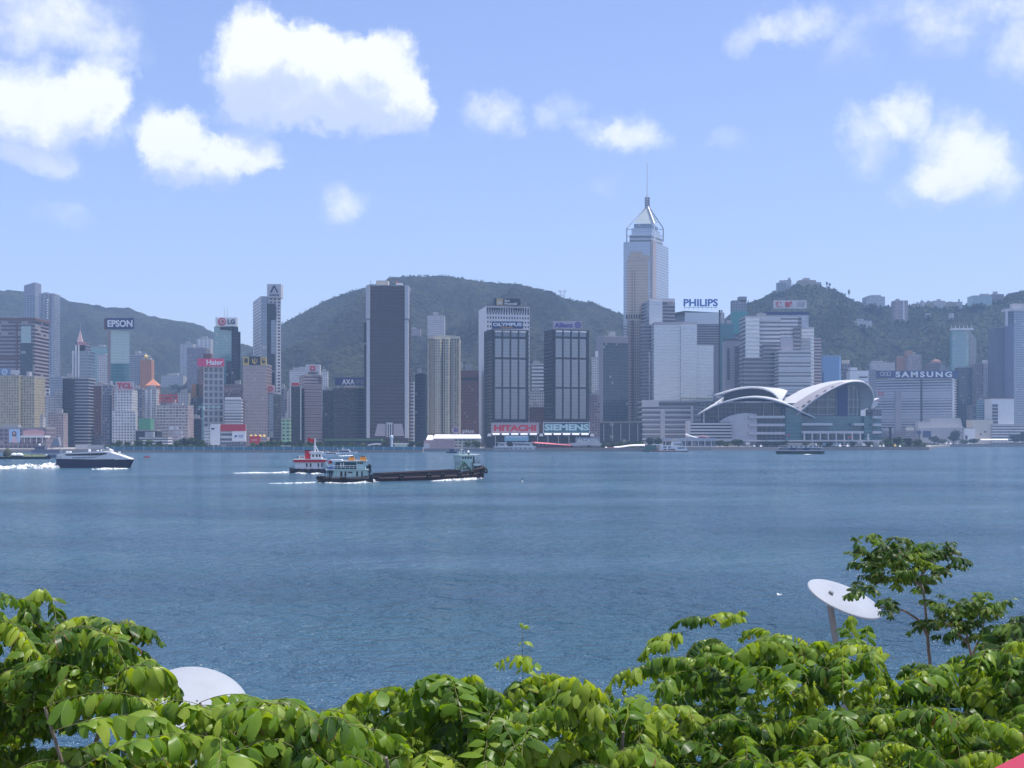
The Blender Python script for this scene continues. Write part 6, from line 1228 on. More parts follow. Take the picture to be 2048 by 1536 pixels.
# fast ferry
D = 565; S_ = (192, 936, F / D); S0 = S_[2]
r = empty('fast_ferry', (X(192, D), D, 0), 'navy and white fast catamaran ferry trailing a thick white wake', 'ferry', rz=math.radians(6))
for y in (-3.6, 3.6):
    mb = MB(); st = [(-16.8, 1.3, 1.2, 4.3), (-10, 1.35, 1.3, 4.2), (0, 1.35, 1.25, 4.0), (8, 1.2, 1.0, 4.1), (13, .9, .6, 4.2), (16.9, .15, .05, 4.3)]
    hull_mesh(st, mb); mb.v = [(p[0] - (1.9 * (1 - p[2] / 4.3) * max(0, p[0] / 17)), p[1] + y, p[2]) for p in mb.v]; local(mb, 'hull', M_HULLNAVY, r)
local(ext([(121, 919), (200, 921), (262, 919), (258, 923), (200, 926), (121, 925)], -4.6, 4.6, S_), 'bridge_deck', M_HULLNAVY, r)
local(ext([(121, 909.5), (121, 919.3), (180, 920.5), (230, 919.6), (264, 919), (244, 911.5), (222, 904.5), (208, 902.5), (180, 904), (140, 906.5)], -4.7, 4.7, S_), 'cabin', M_BWHITE, r)
local(ext([(136, 908.6), (215, 906.0), (219, 908.0), (205, 911.0), (140, 911.6)], -4.78, 4.78, S_), 'window_band', M_GLASSD, r)
local(ext([(150, 914.5), (205, 913.2), (190, 916.3), (152, 917.2)], -4.76, 4.76, S_), 'grey_stripe', P['grey'], r); local(ext([(121, 911), (131, 910.5), (131, 917), (121, 918)], -4.79, 4.79, S_), 'stern_opening', P['lgrey'], r)
for k in range(22): 
    x = 140 + k * 5; local(bx(x, x + 2.6, 920.8, 922.6, -5.02, 5.02, S_), 'porthole', M_GLASSD, r)
local(ext([(203, 903.5), (204, 899), (218, 898), (224, 901), (224, 904.6)], -2.6, 2.6, S_), 'wheelhouse', M_BWHITE, r); local(ext([(206, 900), (219, 899), (223, 901), (207, 902)], -2.66, 2.66, S_), 'wheelhouse_window', M_GLASSD, r)
mb = MB(); ptube(S_, 214, 898, 214, 893.5, 0, .12, mb); ptube(S_, 211, 895.5, 217, 895.5, 0, .1, mb); local(mb, 'radar_mast', M_BWHITE, r)
for x, h in ((135, 4), (141, 4), (178, 5), (194, 3), (236, 3)): local(bx(x, x + 3, 905 - h + (3 if x > 220 else 0) - (1.5 if x > 150 else 0) + (1.6 if x < 150 else 0), 906 + (4 if x > 220 else 0), -1, 1, S_), 'roof_box', M_BWHITE, r)
foam('thick white wake behind the fast ferry', [(-30, 937.5, 3.4, 1.2), (20, 937, 3.0, 1.7), (55, 937, 3.0, 2.4), (80, 936.6, 2.6, 1.7), (105, 936, 2.8, 3.2), (122, 936, 2.2, 2.4)], 3); foam('thin foam line along the fast ferry hull', [(184, 939, .5, .5), (215, 938.6, .9, .8), (240, 938, .6, .5), (254, 937.6, .4, .4)], 4)

# red and white tug
D = 482; S_ = (660, 946, F / D)
r = empty('harbour_tug', (X(660, D), D, 0), 'red and white harbour tug with a red funnel and red flag', 'tugboat', rz=math.radians(3))
st = [(-16, 1.6, 1.0, 2.4), (-14, 3.2, 2.8, 1.9), (-8, 3.9, 3.7, 1.6), (0, 4, 3.8, 1.6), (8, 3.8, 3.4, 2.0), (13, 2.6, 1.8, 2.6), (16.5, .4, .1, 3.2)]
local(hull_mesh(st), 'hull', M_HULLNAVY, r)
for k in range(9): mb = MB(); mb.torus((-14.5 + k * 2.6, -3.5 - .45 * math.sin(min(1, (k + 1) / 4) * 1.6), 1.15), .5, .22); local(mb, 'tyre_fender', M_TYRE, r)
local(bx(592, 646, 924.5, 938, -2.6, 2.6, S_), 'lower_cabin', M_BWHITE, r)
for x, w in ((614, 3), (621.5, 3), (637, 2.5), (644, 2)): local(bx(x, x + w, 926.5, 934, -2.66, 2.66, S_), 'cabin_door', M_GLASSD, r)
local(bx(589, 652, 919.5, 924.4, -3.2, 3.2, S_), 'red_bulwark', P['red'], r); local(bx(588, 653, 918.4, 919.4, -3.3, 3.3, S_), 'deck_rail', M_BWHITE, r)
local(bx(597, 612, 912, 918.3, -1.2, 1.2, S_), 'winch_house', P['lgrey'], r)
for x in (596.5, 602, 606): local(bx(x, x + 2.2, 913, 916.5, -1.25, 1.25, S_), 'winch_port', M_GLASSD, r)
local(ext([(611, 918.3), (611, 902), (622, 901.5), (622, 918.3)], -1.3, 1.3, S_), 'funnel', P['red'], r); local(bx(610.6, 622.4, 900.2, 902, -1.4, 1.4, S_), 'funnel_cap', P['black'], r)
local(ext([(622.3, 918.3), (623, 907), (642, 907), (645, 918.3)], -2.1, 2.1, S_), 'wheelhouse', M_BWHITE, r); local(bx(620, 646, 903.6, 907, -2.6, 2.6, S_), 'wheelhouse_roof', P['white'], r)
for x in (626, 633.5, 639): local(bx(x, x + 3.2, 909, 914, -2.16, 2.16, S_), 'wheelhouse_window', M_GLASSD, r)
mb = MB(); ptube(S_, 630, 903.6, 630, 877, 0, .28, mb); ptube(S_, 630, 890, 637, 903.6, 0, .14, mb); ptube(S_, 626, 893, 634, 893, 0, .12, mb); local(mb, 'mast', M_BWHITE, r)
mb = MB(); mb.grid([[((629 - k * 2.2 - S_[0]) / S_[2], .25 * math.sin(k * 1.3), (S_[1] - (877.5 + dy + .9 * math.sin(k * .9) - k * .2)) / S_[2]) for k in range(7)] for dy in (7.5, 0)]); mb.grid([[((629 - k * 2.2 - S_[0]) / S_[2], .25 * math.sin(k * 1.3) + .03, (S_[1] - (877.5 + dy + .9 * math.sin(k * .9) - k * .2)) / S_[2]) for k in range(7)] for dy in (0, 7.5)]); local(mb, 'flag', P['red'], r)
mb = MB(); ptube(S_, 646, 920, 656, 936, -2.2, .12, mb); ptube(S_, 649, 919, 659, 935, -2.2, .12, mb); local(mb, 'ladder', P['lgrey'], r); local(bx(655, 700, 934, 937.5, -2.2, 2.2, S_), 'tow_deck', P['blue'], r)
foam('long white wake behind the red and white tug', [(470, 946.5, .6, .15), (510, 946, 1.2, .4), (545, 946, 1.2, .35), (572, 945.6, 1.6, .8), (590, 945.8, 1.2, .5), (612, 947.5, .7, .4)], 5); foam('small bow splash beside the red and white tug', [(622, 948, .5, .3), (634, 947.6, .8, .6), (642, 947.4, .5, .3)], 6)

# green and white pushing tug
D = 379; S_ = (690, 964.6, F / D)
r = empty('push_tug', (X(690, D), D, 0), 'mint green tug with open upper deck pushed beside the barge', 'tugboat', rz=math.radians(4))
st = [(-8.4, 1.6, 1.1, 2.1), (-7.6, 2.5, 2.2, 1.9), (-4, 2.9, 2.8, 1.6), (2, 2.9, 2.8, 1.6), (6, 2.6, 2.2, 1.9), (8.2, 1.5, .9, 2.4), (8.9, .5, .2, 2.6)]
local(hull_mesh(st), 'hull', M_HULLBLK, r); local(bx(648, 738, 954.4, 956.6, -3.0, 3.0, S_), 'rubbing_strake', M_TAN, r)
for k in range(7): mb = MB(); mb.torus((-8.2 + k * .95 + (k > 4) * 2.6, -2.5 - .12 * k if k < 4 else -3.1, 1.25 + (.3 if k < 3 else 0)), .42, .2); local(mb, 'tyre_fender', M_TYRE, r)
for z in range(3): mb = MB(); mb.torus((-8.6, -1.4 + z * 1.4, 1.5), .45, .2, 'x'); local(mb, 'tyre_fender', M_TYRE, r)
local(bx(669, 734, 940.4, 954, -2.0, 2.0, S_), 'lower_cabin', M_MINT, r)
for x, w in ((681.5, 4.5), (690, 3.5), (713, 3.5), (723, 3)): local(bx(x, x + w, 942.4, 952.5, -2.06, 2.06, S_), 'cabin_door', M_GLASSD, r)
local(bx(697, 706, 943, 946, -2.06, 2.06, S_), 'cabin_window', M_GLASSD, r); local(bx(652, 738, 938.2, 940.2, -2.6, 2.6, S_), 'upper_deck', M_MINT, r)
for x in (655, 668, 736.5): 
    for w in (-2.4, 2.4): mb = MB(); ptube(S_, x, 954, x, 940, w, .07, mb); local(mb, 'stanchion', M_MINT, r)
mb = MB()
for w in (-2.5, 2.5):
    for y in (931, 934.5): ptube(S_, 668, y, 714, y, w, .05, mb)
    for x in range(668, 716, 8): ptube(S_, x, 938.2, x, 931, w, .05, mb)
local(mb, 'railing', M_BWHITE, r)
local(bx(671, 713, 924.4, 938, -.9, 2.0, S_), 'engine_casing', P['teal'], r); 
for x in (681, 686): local(bx(x, x + 2.6, 925.5, 934, -1.0, -.85, S_), 'white_locker', M_BWHITE, r)
local(ext([(713.5, 938.1), (713.5, 922.5), (732, 922.5), (731, 938.1)], -2.1, 2.1, S_), 'wheelhouse', M_MINT, r)
for k in range(3): local(bx(715.5 + k * 4, 718.6 + k * 4, 923.8, 927.4, -2.16, 2.16, S_), 'wheelhouse_window', M_GLASSD, r)
local(ext([(661, 919.6), (683, 918.6), (688, 922), (671, 923.6)], -2.5, 2.5, S_), 'canvas_awning', P['white'], r); local(bx(684, 734, 920.6, 922.3, -2.4, 2.4, S_), 'roof', P['cream'], r); local(bx(658, 664, 921.5, 927, -1.4, 1.2, S_), 'red_locker', P['red'], r)
local(ext([(697, 920.5), (698, 914.5), (708, 914.5), (709.5, 920.5)], -1.2, 1.2, S_), 'orange_raft_canister', P['orange'], r); local(ext([(720, 920.5), (720.6, 914), (731.4, 914), (732, 920.5)], -1.2, 1.2, S_), 'orange_raft_canister', P['orange'], r); local(bx(701, 708, 912.4, 914.4, -1, 1, S_), 'raft_cover', P['brown'], r); local(bx(722, 730, 912.2, 913.9, -1, 1, S_), 'raft_cover', P['brown'], r)
mb = MB(); mb.torus(((739 - S_[0]) / S_[2], -1.2, (S_[1] - 931.5) / S_[2]), .42, .3, 'x'); ptube(S_, 738.5, 952, 738.5, 930, -1.2, .2, mb); local(mb, 'bow_fender', M_TYRE, r)
for x, y in ((660, 946), (664, 944), (712, 935)): mb = MB(); ptube(S_, x, y + 8, x, y, -1, .25, mb); local(mb, 'mooring_bollard', P['black'], r)
foam('long foamy wake behind the mint green tug', [(540, 967, .5, .1), (590, 966.5, .8, .25), (625, 965.2, 1.0, .3), (645, 964.6, 1.2, .4), (668, 966.2, .8, .22), (690, 966.6, .4, .2), (708, 966.6, .7, .35), (730, 965.2, .9, .6), (744, 963.6, 1.0, 1.3), (750, 964, .5, .7)], 7)

# long barge with a mint wheelhouse at its bow
A0, A1 = Vector((X(747, 389), 389, 0)), Vector((X(960, 414), 414, 0)); d = A1 - A0; L_ = d.length
r = empty('dump_barge', A0, 'long low dark barge with a mint wheelhouse at its bow', 'barge', rz=math.atan2(d.y, d.x))
st = [(0, 3.2, 3.0, 1.5), (3, 3.7, 3.5, 1.55), (12, 3.8, 3.6, 1.7), (24, 3.8, 3.6, 1.9), (33, 3.7, 3.4, 2.2), (38, 3.0, 2.4, 2.7), (L_, 1.3, .5, 3.5), (L_ + 1.4, .8, .2, 3.7)]
local(hull_mesh(st), 'hull', M_RUST, r)
mb = MB()
for s in (-1, 1):
    rows = [[(x, s * (b_ + .12), z * .62 + dz) for x, b_, w_, z in st[:7]] for dz in (0, .28)]; mb.grid(rows if s < 0 else rows[::-1], False); rows2 = [[(x, s * (b_ - .1), z * .62 + .28) for x, b_, w_, z in st[:7]], [(x, s * (b_ + .12), z * .62 + .28) for x, b_, w_, z in st[:7]]]; mb.grid(rows2 if s > 0 else rows2[::-1], False)
local(mb, 'rubbing_strake', M_TAN, r)
mb = MB(); pts = [(1.5, 1.5, 2.5), (12, 1.65, 2.75), (24, 1.85, 3.05), (32, 2.1, 3.3)]
for s in (-1, 1):
    a = [(x, s * 3.1, z0) for x, z0, z1 in pts]; c = [(x, s * 3.1, z1) for x, z0, z1 in pts]; e = [(x, s * 2.8, z1) for x, z0, z1 in pts]; g = [(x, s * 2.8, z0) for x, z0, z1 in pts]; mb.grid([a, c, e, g], False)
mb.poly([(1.5, -3.1, 1.5), (1.5, 3.1, 1.5), (1.5, 3.1, 2.5), (1.5, -3.1, 2.5)]); mb.poly([(32, -3.1, 2.1), (32, 3.1, 2.1), (32, 3.1, 3.3), (32, -3.1, 3.3)]); local(mb, 'hold_coaming', M_HULLBLK, r)
mb = MB(); a = [(x, -3.16, z1 - .05) for x, z0, z1 in pts]; mb.path(a, .14, 6); a = [(x, 3.16, z1 - .05) for x, z0, z1 in pts]; mb.path(a, .14, 6); local(mb, 'coaming_rail', M_RUST, r)
for x in (8, 18.8, 24.2, 31): mb = MB(); mb.torus((x, -4.0, 1.05 + x * .018), .62, .3); local(mb, 'tyre_fender', M_TYRE, r)
for x in (33.2, 36.2, 41.5, 43.6): mb = MB(); mb.torus((x, -3.5 + max(0, x - 36) * .28, 2.0 + max(0, x - 38) * .12), .62, .3); local(mb, 'tyre_fender', M_TYRE, r)
mb = MB(); mb.torus((L_ + 1.2, 0, 3.5), .9, .45, 'z'); local(mb, 'bow_fender', M_TYRE, r)
mb = MB(); mb.path([(37, -3.2, 3.2), (41, -2.4, 3.6), (L_ + .8, -1.0, 4.3), (L_ + .8, 1.0, 4.3), (41, 2.4, 3.6), (37, 3.2, 3.2)], .28, 6); local(mb, 'bow_rail', M_RUST, r)
x0, x1 = 32.6, 37.6
mb = MB().box(x0, x1, -2.2, 2.2, 5.6, 8.0); local(mb, 'wheelhouse', M_MINT, r); mb = MB().box(x0 + .4, x1 - .8, -2.0, 2.0, 4.0, 5.58); local(mb, 'tower_base', M_MINT, r)
for s in (-1, 1):
    for xx in (x0 + .3, x1 - .5): local(MB().tube((xx, s * 1.9, 2.2), (xx, s * 1.9, 5.6), .2, n=6), 'tower_leg', M_MINT, r)
local(MB().box(x0 - .5, x1 + 1.6, -2.6, 2.6, 8.02, 8.2), 'wheelhouse_roof', M_MINT, r); local(MB().box(x1 + .1, x1 + 2.8, -2.5, 2.5, 8.25, 8.5), 'white_visor', P['white'], r)
for k in range(4): local(MB().box(x0 + .5 + k * 1.1, x0 + 1.2 + k * 1.1, -2.26, 2.26, 6.9, 7.6), 'wheelhouse_window', M_GLASSD, r)
local(MB().box(x0 + .3, x0 + .8, -2.26, 2.26, 5.9, 6.3), 'wheelhouse_port', M_GLASSD, r); local(MB().box(x1 + .02, x1 + .9, -1.9, 1.9, 5.3, 7.7), 'front_glass', M_GLASSD, r); local(MB().box(x1, x1 + 2.6, -2.4, 2.4, 4.9, 5.1), 'bridge_wing', M_MINT, r)
mb = MB()
for y in (5.7, 6.3): mb.tube((x1, -2.4, y), (x1 + 2.6, -2.4, y), .06, n=5); mb.tube((x1, 2.4, y), (x1 + 2.6, 2.4, y), .06, n=5)
for xx in (x1 + .9, x1 + 1.8, x1 + 2.6): mb.tube((xx, -2.4, 5.1), (xx, -2.4, 6.3), .06, n=5)
local(mb, 'wing_rail', P['black'], r)
dg = paint('frame_deep_green', (.05, .13, .09), .5)
for s in (-1,):
    mb = MB(); mb.tube((30.6, s * 2.6, 2.2), (33.6, s * 2.6, 5.9), .28, n=6); mb.tube((33.6, s * 2.6, 5.9), (37.2, s * 2.6, 2.4), .28, n=6); mb.tube((33.6, s * 2.6, 5.9), (33.6, s * 2.6, 3.0), .16, n=6); mb.tube((31.8, s * 2.6, 3.6), (35.6, s * 2.6, 3.8), .18, n=6); local(mb, 'gantry_frame', dg, r)
mb = MB(); mb.path([(30.2, -2.4, 2.2), (30.2, -2.4, 3.6), (30.9, -2.4, 4.1), (31.5, -2.4, 3.8)], .22, 6); local(mb, 'davit', dg, r)
mb = MB(); mb.tube((34.4, 0, 8.2), (34.4, 0, 12.5), .12, .06, 6); mb.tube((33.6, 0, 10), (35.2, 0, 10), .07, n=5); mb.tube((36.0, .6, 8.2), (36.0, .6, 9.6), .1, n=5); mb.tube((33.2, -.6, 8.2), (33.2, -.6, 9.5), .2, n=6); local(mb, 'mast', P['lgrey'], r); local(MB().dome((37.2, 0, 9.3), .42, .42, .42, 10, 8, True), 'radar_dome', P['white'], r); local(MB().box(37.0, 37.4, -.2, .2, 8.2, 9.0), 'radar_post', P['black'], r)
for k, (xx, yy) in enumerate(((38.6, -2), (39.6, -1.6), (40.8, -1.4))): local(MB().tube((xx, yy, 2.8), (xx, yy, 4.4), .3, n=8), 'mooring_bollard', P['black'], r)
local(MB().box(38.4, 39.2, -.6, 1.2, 2.8, 5.2), 'white_post', M_MINT, r)
foam('foam along the waterline of the barge bow', [(866, 962.2, .35, .2), (890, 961.4, .7, .55), (915, 960.4, .8, .6), (938, 959, .8, .7), (955, 957.4, .9, .9), (964, 957.2, .5, .5)], 8)

# yachts between tug and sea wall
def yacht(label, px0, px1, yw, tiers, D, pale=False):
    S_ = ((px0 + px1) / 2, yw, F / D); L2 = (px1 - px0) / S_[2] / 2; r = empty('motor_yacht', (X(S_[0], D), D, 0), label, 'yacht', 'pleasure boats behind the red tug')
    local(hull_mesh([(-L2, 1.8, 1.6, 1.5), (0, 2, 1.8, 1.5), (L2 * .6, 1.5, .9, 1.8), (L2, .2, .05, 2.2)]), 'hull', M_BWHITE, r)
    for i, (a, b_, y0, y1) in enumerate(tiers):
        local(ext([(a, y1), (a + 1, y0), (b_ - 3, y0), (b_, y1)], -1.6 + .2 * i, 1.6 - .2 * i, S_), 'cabin', M_BWHITE, r); local(ext([(a + 2, y1 - .5), (a + 2.4, y0 + .8), (b_ - 4, y0 + .8), (b_ - 2.6, y1 - .5)], -1.66 + .2 * i, 1.66 - .2 * i, S_), 'window_band', M_GLASSD, r)
    return r, S_
r, S_ = yacht('low white motor yacht with long windows just right of the red tug mast', 645, 680, 911.5, [(650, 675, 905, 908.6), (650, 658, 903, 905)], 950)
r, S_ = yacht('white flybridge yacht nearer the sea wall behind the tugs', 676, 715, 908, [(676, 702, 900.5, 905), (684, 700, 898.5, 900.5)], 1060); mb = MB(); ptube(S_, 686, 899, 684.5, 895.5, 0, .3, mb); ptube(S_, 676, 900, 674, 896.5, 0, .2, mb); local(mb, 'radar_arch', M_BWHITE, r)
foam('white wash below the flybridge yacht', [(676, 912.5, .6, .4), (690, 911.8, 1.2, .6), (705, 911.2, .8, .4)], 9, False)
# double ended green ferry
D = 1050; S_ = (1600, 908, F / D); r = empty('harbour_ferry', (X(1600, D), D, 0), 'double ended dark green and white harbour ferry off the convention hall', 'ferry')
local(hull_mesh([(-21, .8, .4, 2.6), (-18, 3.6, 3.0, 2.7), (-8, 4.4, 4.2, 2.8), (8, 4.4, 4.2, 2.8), (18, 3.6, 3.0, 2.7), (21, .8, .4, 2.6)]), 'hull', paint('hull_dark_green', (.022, .045, .032), .5), r)
local(bx(1556, 1644, 900.2, 901.8, -4.6, 4.6, S_), 'belt', P['lgrey'], r); local(bx(1560, 1640, 896, 900.1, -3.6, 3.6, S_), 'lower_saloon', FC['greyblue'], r); local(bx(1556, 1644, 895.2, 896, -4.4, 4.4, S_), 'upper_deck', P['lgrey'], r)
for k in range(15): 
    x = 1559 + k * 5.8
    for w in (-4.2, 4.2): local(bx(x, x + .8, 891.4, 895.1, w - .1, w + .1, S_), 'deck_post', P['lgrey'], r)
local(bx(1562, 1638, 890.4, 891.3, -4.4, 4.4, S_), 'roof', P['grey'], r)
for k in range(6): x = 1572 + k * 9.5; local(ext([(x, 894.6), (x + 4, 892.0), (x + 8.5, 894.6)], -4.5, -4.3, S_), 'white_awning', P['white'], r)
local(bx(1577, 1590, 893, 899.5, -4.0, 4.0, S_), 'dark_stairwell', P['navy'], r); local(bx(1604, 1617, 893, 899.5, -4.0, 4.0, S_), 'dark_stairwell', P['navy'], r)
mb = MB(); mb.tube(((1632 - 1600) / S_[2], 0, 6), ((1632 - 1600) / S_[2], 0, 9.2), .7, .6, 8); local(mb, 'funnel', P['white'], r)
foam('small white bow wave under the double ended ferry', [(1608, 909.2, .5, .3), (1616, 909, .7, .6), (1622, 908.8, .4, .3)], 10, False)
# white pilot ferry moored by the quay
D = 1225; S_ = (1340, 903.4, F / D); r = empty('pilot_ferry', (X(1340, D), D, 0), 'white double decked ferry with a red waterline moored at the quay', 'ferry')
local(hull_mesh([(-20, 3, 2.6, 1.2), (0, 3.4, 3.2, 1.2), (12, 2.8, 2.0, 1.5), (18.5, .4, .1, 2.0)]), 'hull', paint('hull_red', (.36, .09, .07), .5), r)
local(ext([(1319, 902), (1321, 891), (1347, 890.5), (1370, 892), (1375, 901.4)], -3, 3, S_), 'lower_cabin', M_BWHITE, r); local(ext([(1342, 890.6), (1344, 883.5), (1362, 883), (1366, 890)], -2.4, 2.4, S_), 'bridge', M_BWHITE, r)
for a, b_, y in ((1326, 1332, 893), (1336, 1341, 893), (1326, 1332, 897.6), (1335, 1349, 897.6)): local(bx(a, b_, y, y + 2.2, -3.06, 3.06, S_), 'window', M_GLASSD, r)
local(ext([(1346, 887.6), (1363, 886.8), (1365, 889), (1346, 889.6)], -2.46, 2.46, S_), 'bridge_window', M_GLASSD, r); local(ext([(1354, 895), (1368, 894.5), (1370, 896.5), (1356, 897.5)], -3.06, 3.06, S_), 'front_window', M_GLASSD, r)
mb = MB(); ptube(S_, 1350, 883, 1350, 876, 0, .15, mb); ptube(S_, 1346, 879, 1354, 879, 0, .15, mb); ptube(S_, 1342, 884, 1340, 880, 0, .3, mb); local(mb, 'mast', P['gold'], r)
D = 1232; S_ = (1300, 903, F / D); r = empty('work_barge', (X(1300, D), D, 0), 'small green netted work barge left of the white pilot ferry', 'barge'); local(hull_mesh([(-8, 2, 1.8, .9), (0, 2.2, 2, .8), (8, 1.6, 1.2, 1.1)]), 'hull', M_RUST, r); local(ext([(1288, 901), (1291, 891.5), (1312, 889.5), (1314, 901)], -1.8, 1.8, S_), 'green_cover', paint('cover_green', (.06, .17, .13), .9), r); mb = MB(); ptube(S_, 1288, 902, 1284, 900, 0, .2, mb); local(mb, 'bow_post', P['black'], r)
# grey moored ferries left of the pink roofs
for (px0, px1, yw, lab, dk) in ((984, 1022, 903.6, 'grey moored ferry with stepped decks left of the pink pier roofs', 0), (1014, 1074, 904, 'longer grey white moored ferry beside the pink pier roofs', 1)):
    D = 1215 - dk * 8; S_ = ((px0 + px1) / 2, H * F / D + HY, F / D); w = (px1 - px0) / S_[2] / 2; r = empty('moored_ferry', (X(S_[0], D), D, 0), lab, 'ferry', 'ferries moored below the letter boards')
    local(hull_mesh([(-w, 2, 1.6, 2), (-w * .7, 3, 2.8, 1.8), (w * .7, 3, 2.8, 1.8), (w, 1, .4, 2.3)]), 'hull', P['grey'], r); a, e = px0 + 5, px1 - 4
    local(bx(a, e, 894.5, 899, -2.7, 2.7, S_), 'lower_saloon', FC['whitehaze'], r); local(bx(a - 2, e + 2, 893, 894.4, -3, 3, S_), 'upper_deck', M_BWHITE, r); local(ext([(a + 6, 893), (a + 8, 887.4), (e - 8, 886), (e - 2, 893)], -2.3, 2.3, S_), 'upper_saloon', P['lgrey'], r); local(bx(a + 10, e - 10, 888.4, 890.6, -2.4, 2.4, S_), 'window_band', M_GLASSD, r); local(bx(a + 5, e - 4, 884.8, 886.0, -2.6, 2.6, S_), 'roof', M_BWHITE, r)
    for k in range(5): local(bx(a + 2 + k * (e - a) / 5.4, a + 5 + k * (e - a) / 5.4, 895.6, 897.6, -2.76, 2.76, S_), 'window', M_GLASSD, r)
D = 1120; S_ = (903, 906, F / D); r = empty('sampan', (X(903, D), D, 0), 'small dark wooden boat left of the barge wheelhouse mast', 'boat'); local(hull_mesh([(-5, 1, .8, 1.2), (0, 1.5, 1.2, .9), (5, .3, .1, 1.6)]), 'hull', M_HULLBLK, r); local(bx(899, 908, 898, 903.6, -1, 1, S_), 'cabin', P['navy'], r)
# far left vessels
D = 800; S_ = (50, 918, F / D); r = empty('deck_barge', (X(50, D), D, 0), 'dark flat barge heaped with green netting at the far left', 'barge'); local(hull_mesh([(-22, 3, 2.6, 1.7), (-18, 4, 3.8, 1.6), (14, 4, 3.8, 1.6), (17, 2, 1.2, 2.2)]), 'hull', M_HULLBLK, r)
mb = MB(); rows = []
for j in range(7): rows.append([((8 + 88 * i / 24 - 50) / S_[2], -3 + j, 1.6 + 1.7 * math.sin(math.pi * j / 6) * (.5 + .5 * mnoise.noise((i * .5, j * .6, 4)) + .25)) for i in range(25)])
mb.grid(rows); local(mb, 'netting_heap', paint('netting_olive', (.10, .13, .06), .9), r)
for x0, x1 in ((24, 38), (33, 50)): mb = MB(); mb.dome((((x0 + x1) / 2 - 50) / S_[2], -2.2, 2.4), (x1 - x0) / S_[2] / 2, 1.2, 1.7, 12, 5); local(mb, 'white_cover', P['white'], r)
local(bx(90, 95, 908, 912, -2, 0, S_), 'white_locker', P['white'], r); mb = MB(); mb.dome(((16 - 50) / S_[2], -1, 2.2), 3, 2, 5, 10, 5); local(mb, 'dark_heap', paint('heap_dark', (.06, .07, .045), .9), r)
D = 860; S_ = (100, 915, F / D); r = empty('crane_barge', (X(100, D), D, 0), 'grey crane barge with a slanted A-frame behind the fast ferry stern', 'barge'); local(hull_mesh([(-16, 4, 3.6, 2.4), (0, 5, 4.8, 2.2), (22, 5, 4.8, 2.2), (26, 3, 2, 2.8)]), 'hull', paint('hull_slate', (.16, .17, .22), .6, streak=.4), r)
sg = paint('deckhouse_slate', (.20, .21, .26), .6, streak=.3)
local(bx(66, 122, 899, 907, -3, 3, S_), 'deckhouse', sg, r); local(bx(72, 92, 893, 898.9, -2.4, 2.4, S_), 'upper_house', sg, r); local(ext([(103, 893), (108, 880), (118, 874.5), (121, 891)], -2, 2, S_), 'slanted_hopper', paint('hopper_grey', (.33, .33, .36), .6), r); local(ext([(117, 874.5), (119, 874.5), (123, 891), (121, 891)], -2.2, -2.02, S_), 'white_edge', P['lgrey'], r)
mb = MB(); ptube(S_, 104, 899, 112, 876, -1.5, .3, mb); ptube(S_, 122, 899, 112, 876, -1.5, .3, mb); ptube(S_, 80, 893, 84, 886, 0, .2, mb); ptube(S_, 66, 899, 100, 884, 0, .2, mb); local(mb, 'a_frame', P['grey'], r); mb = MB(); mb.dome(((82 - 100) / S_[2], -2.5, 9), .9, .9, .9, 10, 8, True); local(mb, 'white_buoy', P['white'], r)
for x in (74, 80, 86): local(bx(x, x + 3.6, 894.5, 897, -2.46, 2.46, S_), 'window', M_GLASSD, r)
D = 860; S_ = (294, 915.4, F / D); r = empty('red_dinghy', (X(294, D), D, 0), 'tiny red boat alone right of the fast ferry bow', 'boat'); local(hull_mesh([(-2.3, .7, .6, .6), (0, .8, .7, .6), (2.3, .1, .05, .9)]), 'hull', P['red'], r); local(MB().box(-1, .4, -.4, .4, .6, 1.2), 'cabin', P['pinkred'], r)
D = 383; r = empty('marker_buoy', (X(1044.5, D), D, 0), 'small dark marker buoy with a pale base in the middle of the harbour', 'buoy'); local(MB().tube((0, 0, -.2), (0, 0, .5), .35, .2, 10), 'float', P['lgrey'], r); local(MB().tube((0, 0, .5), (0, 0, 1.1), .1, .06, 6), 'pole', P['black'], r); local(MB().box(-.2, .2, -.03, .03, .8, 1.1), 'topmark', P['black'], r)
D = 90; c = at(1558.5, 1190, D); r = empty('gull', c, 'white seabird with dark wings low over the water near the tilted lamp disc', 'bird', rz=.5); mb = MB()
mb.grid([[(x, rr_ * math.cos(a), rr_ * math.sin(a)) for a in [math.pi / 4 * k for k in range(8)]] for x, rr_ in ((-.22, .01), (-.1, .055), (.05, .065), (.14, .04), (.19, .035), (.24, .005))], True, True)
for s in (-1, 1): mb.grid([[(-.05, s * .04, .02), (-.09, s * .2, .10), (-.16, s * .42, .05)], [(.08, s * .04, .03), (.06, s * .2, .11), (-.06, s * .42, .055)]]); 
local(mb, 'body', P['white'], r); mb = MB()
for s in (-1, 1): mb.grid([[(-.13, s * .3, .083), (-.17, s * .44, .05)], [(.02, s * .3, .092), (-.06, s * .44, .056)]])
local(mb, 'wing_tip', P['black'], r)
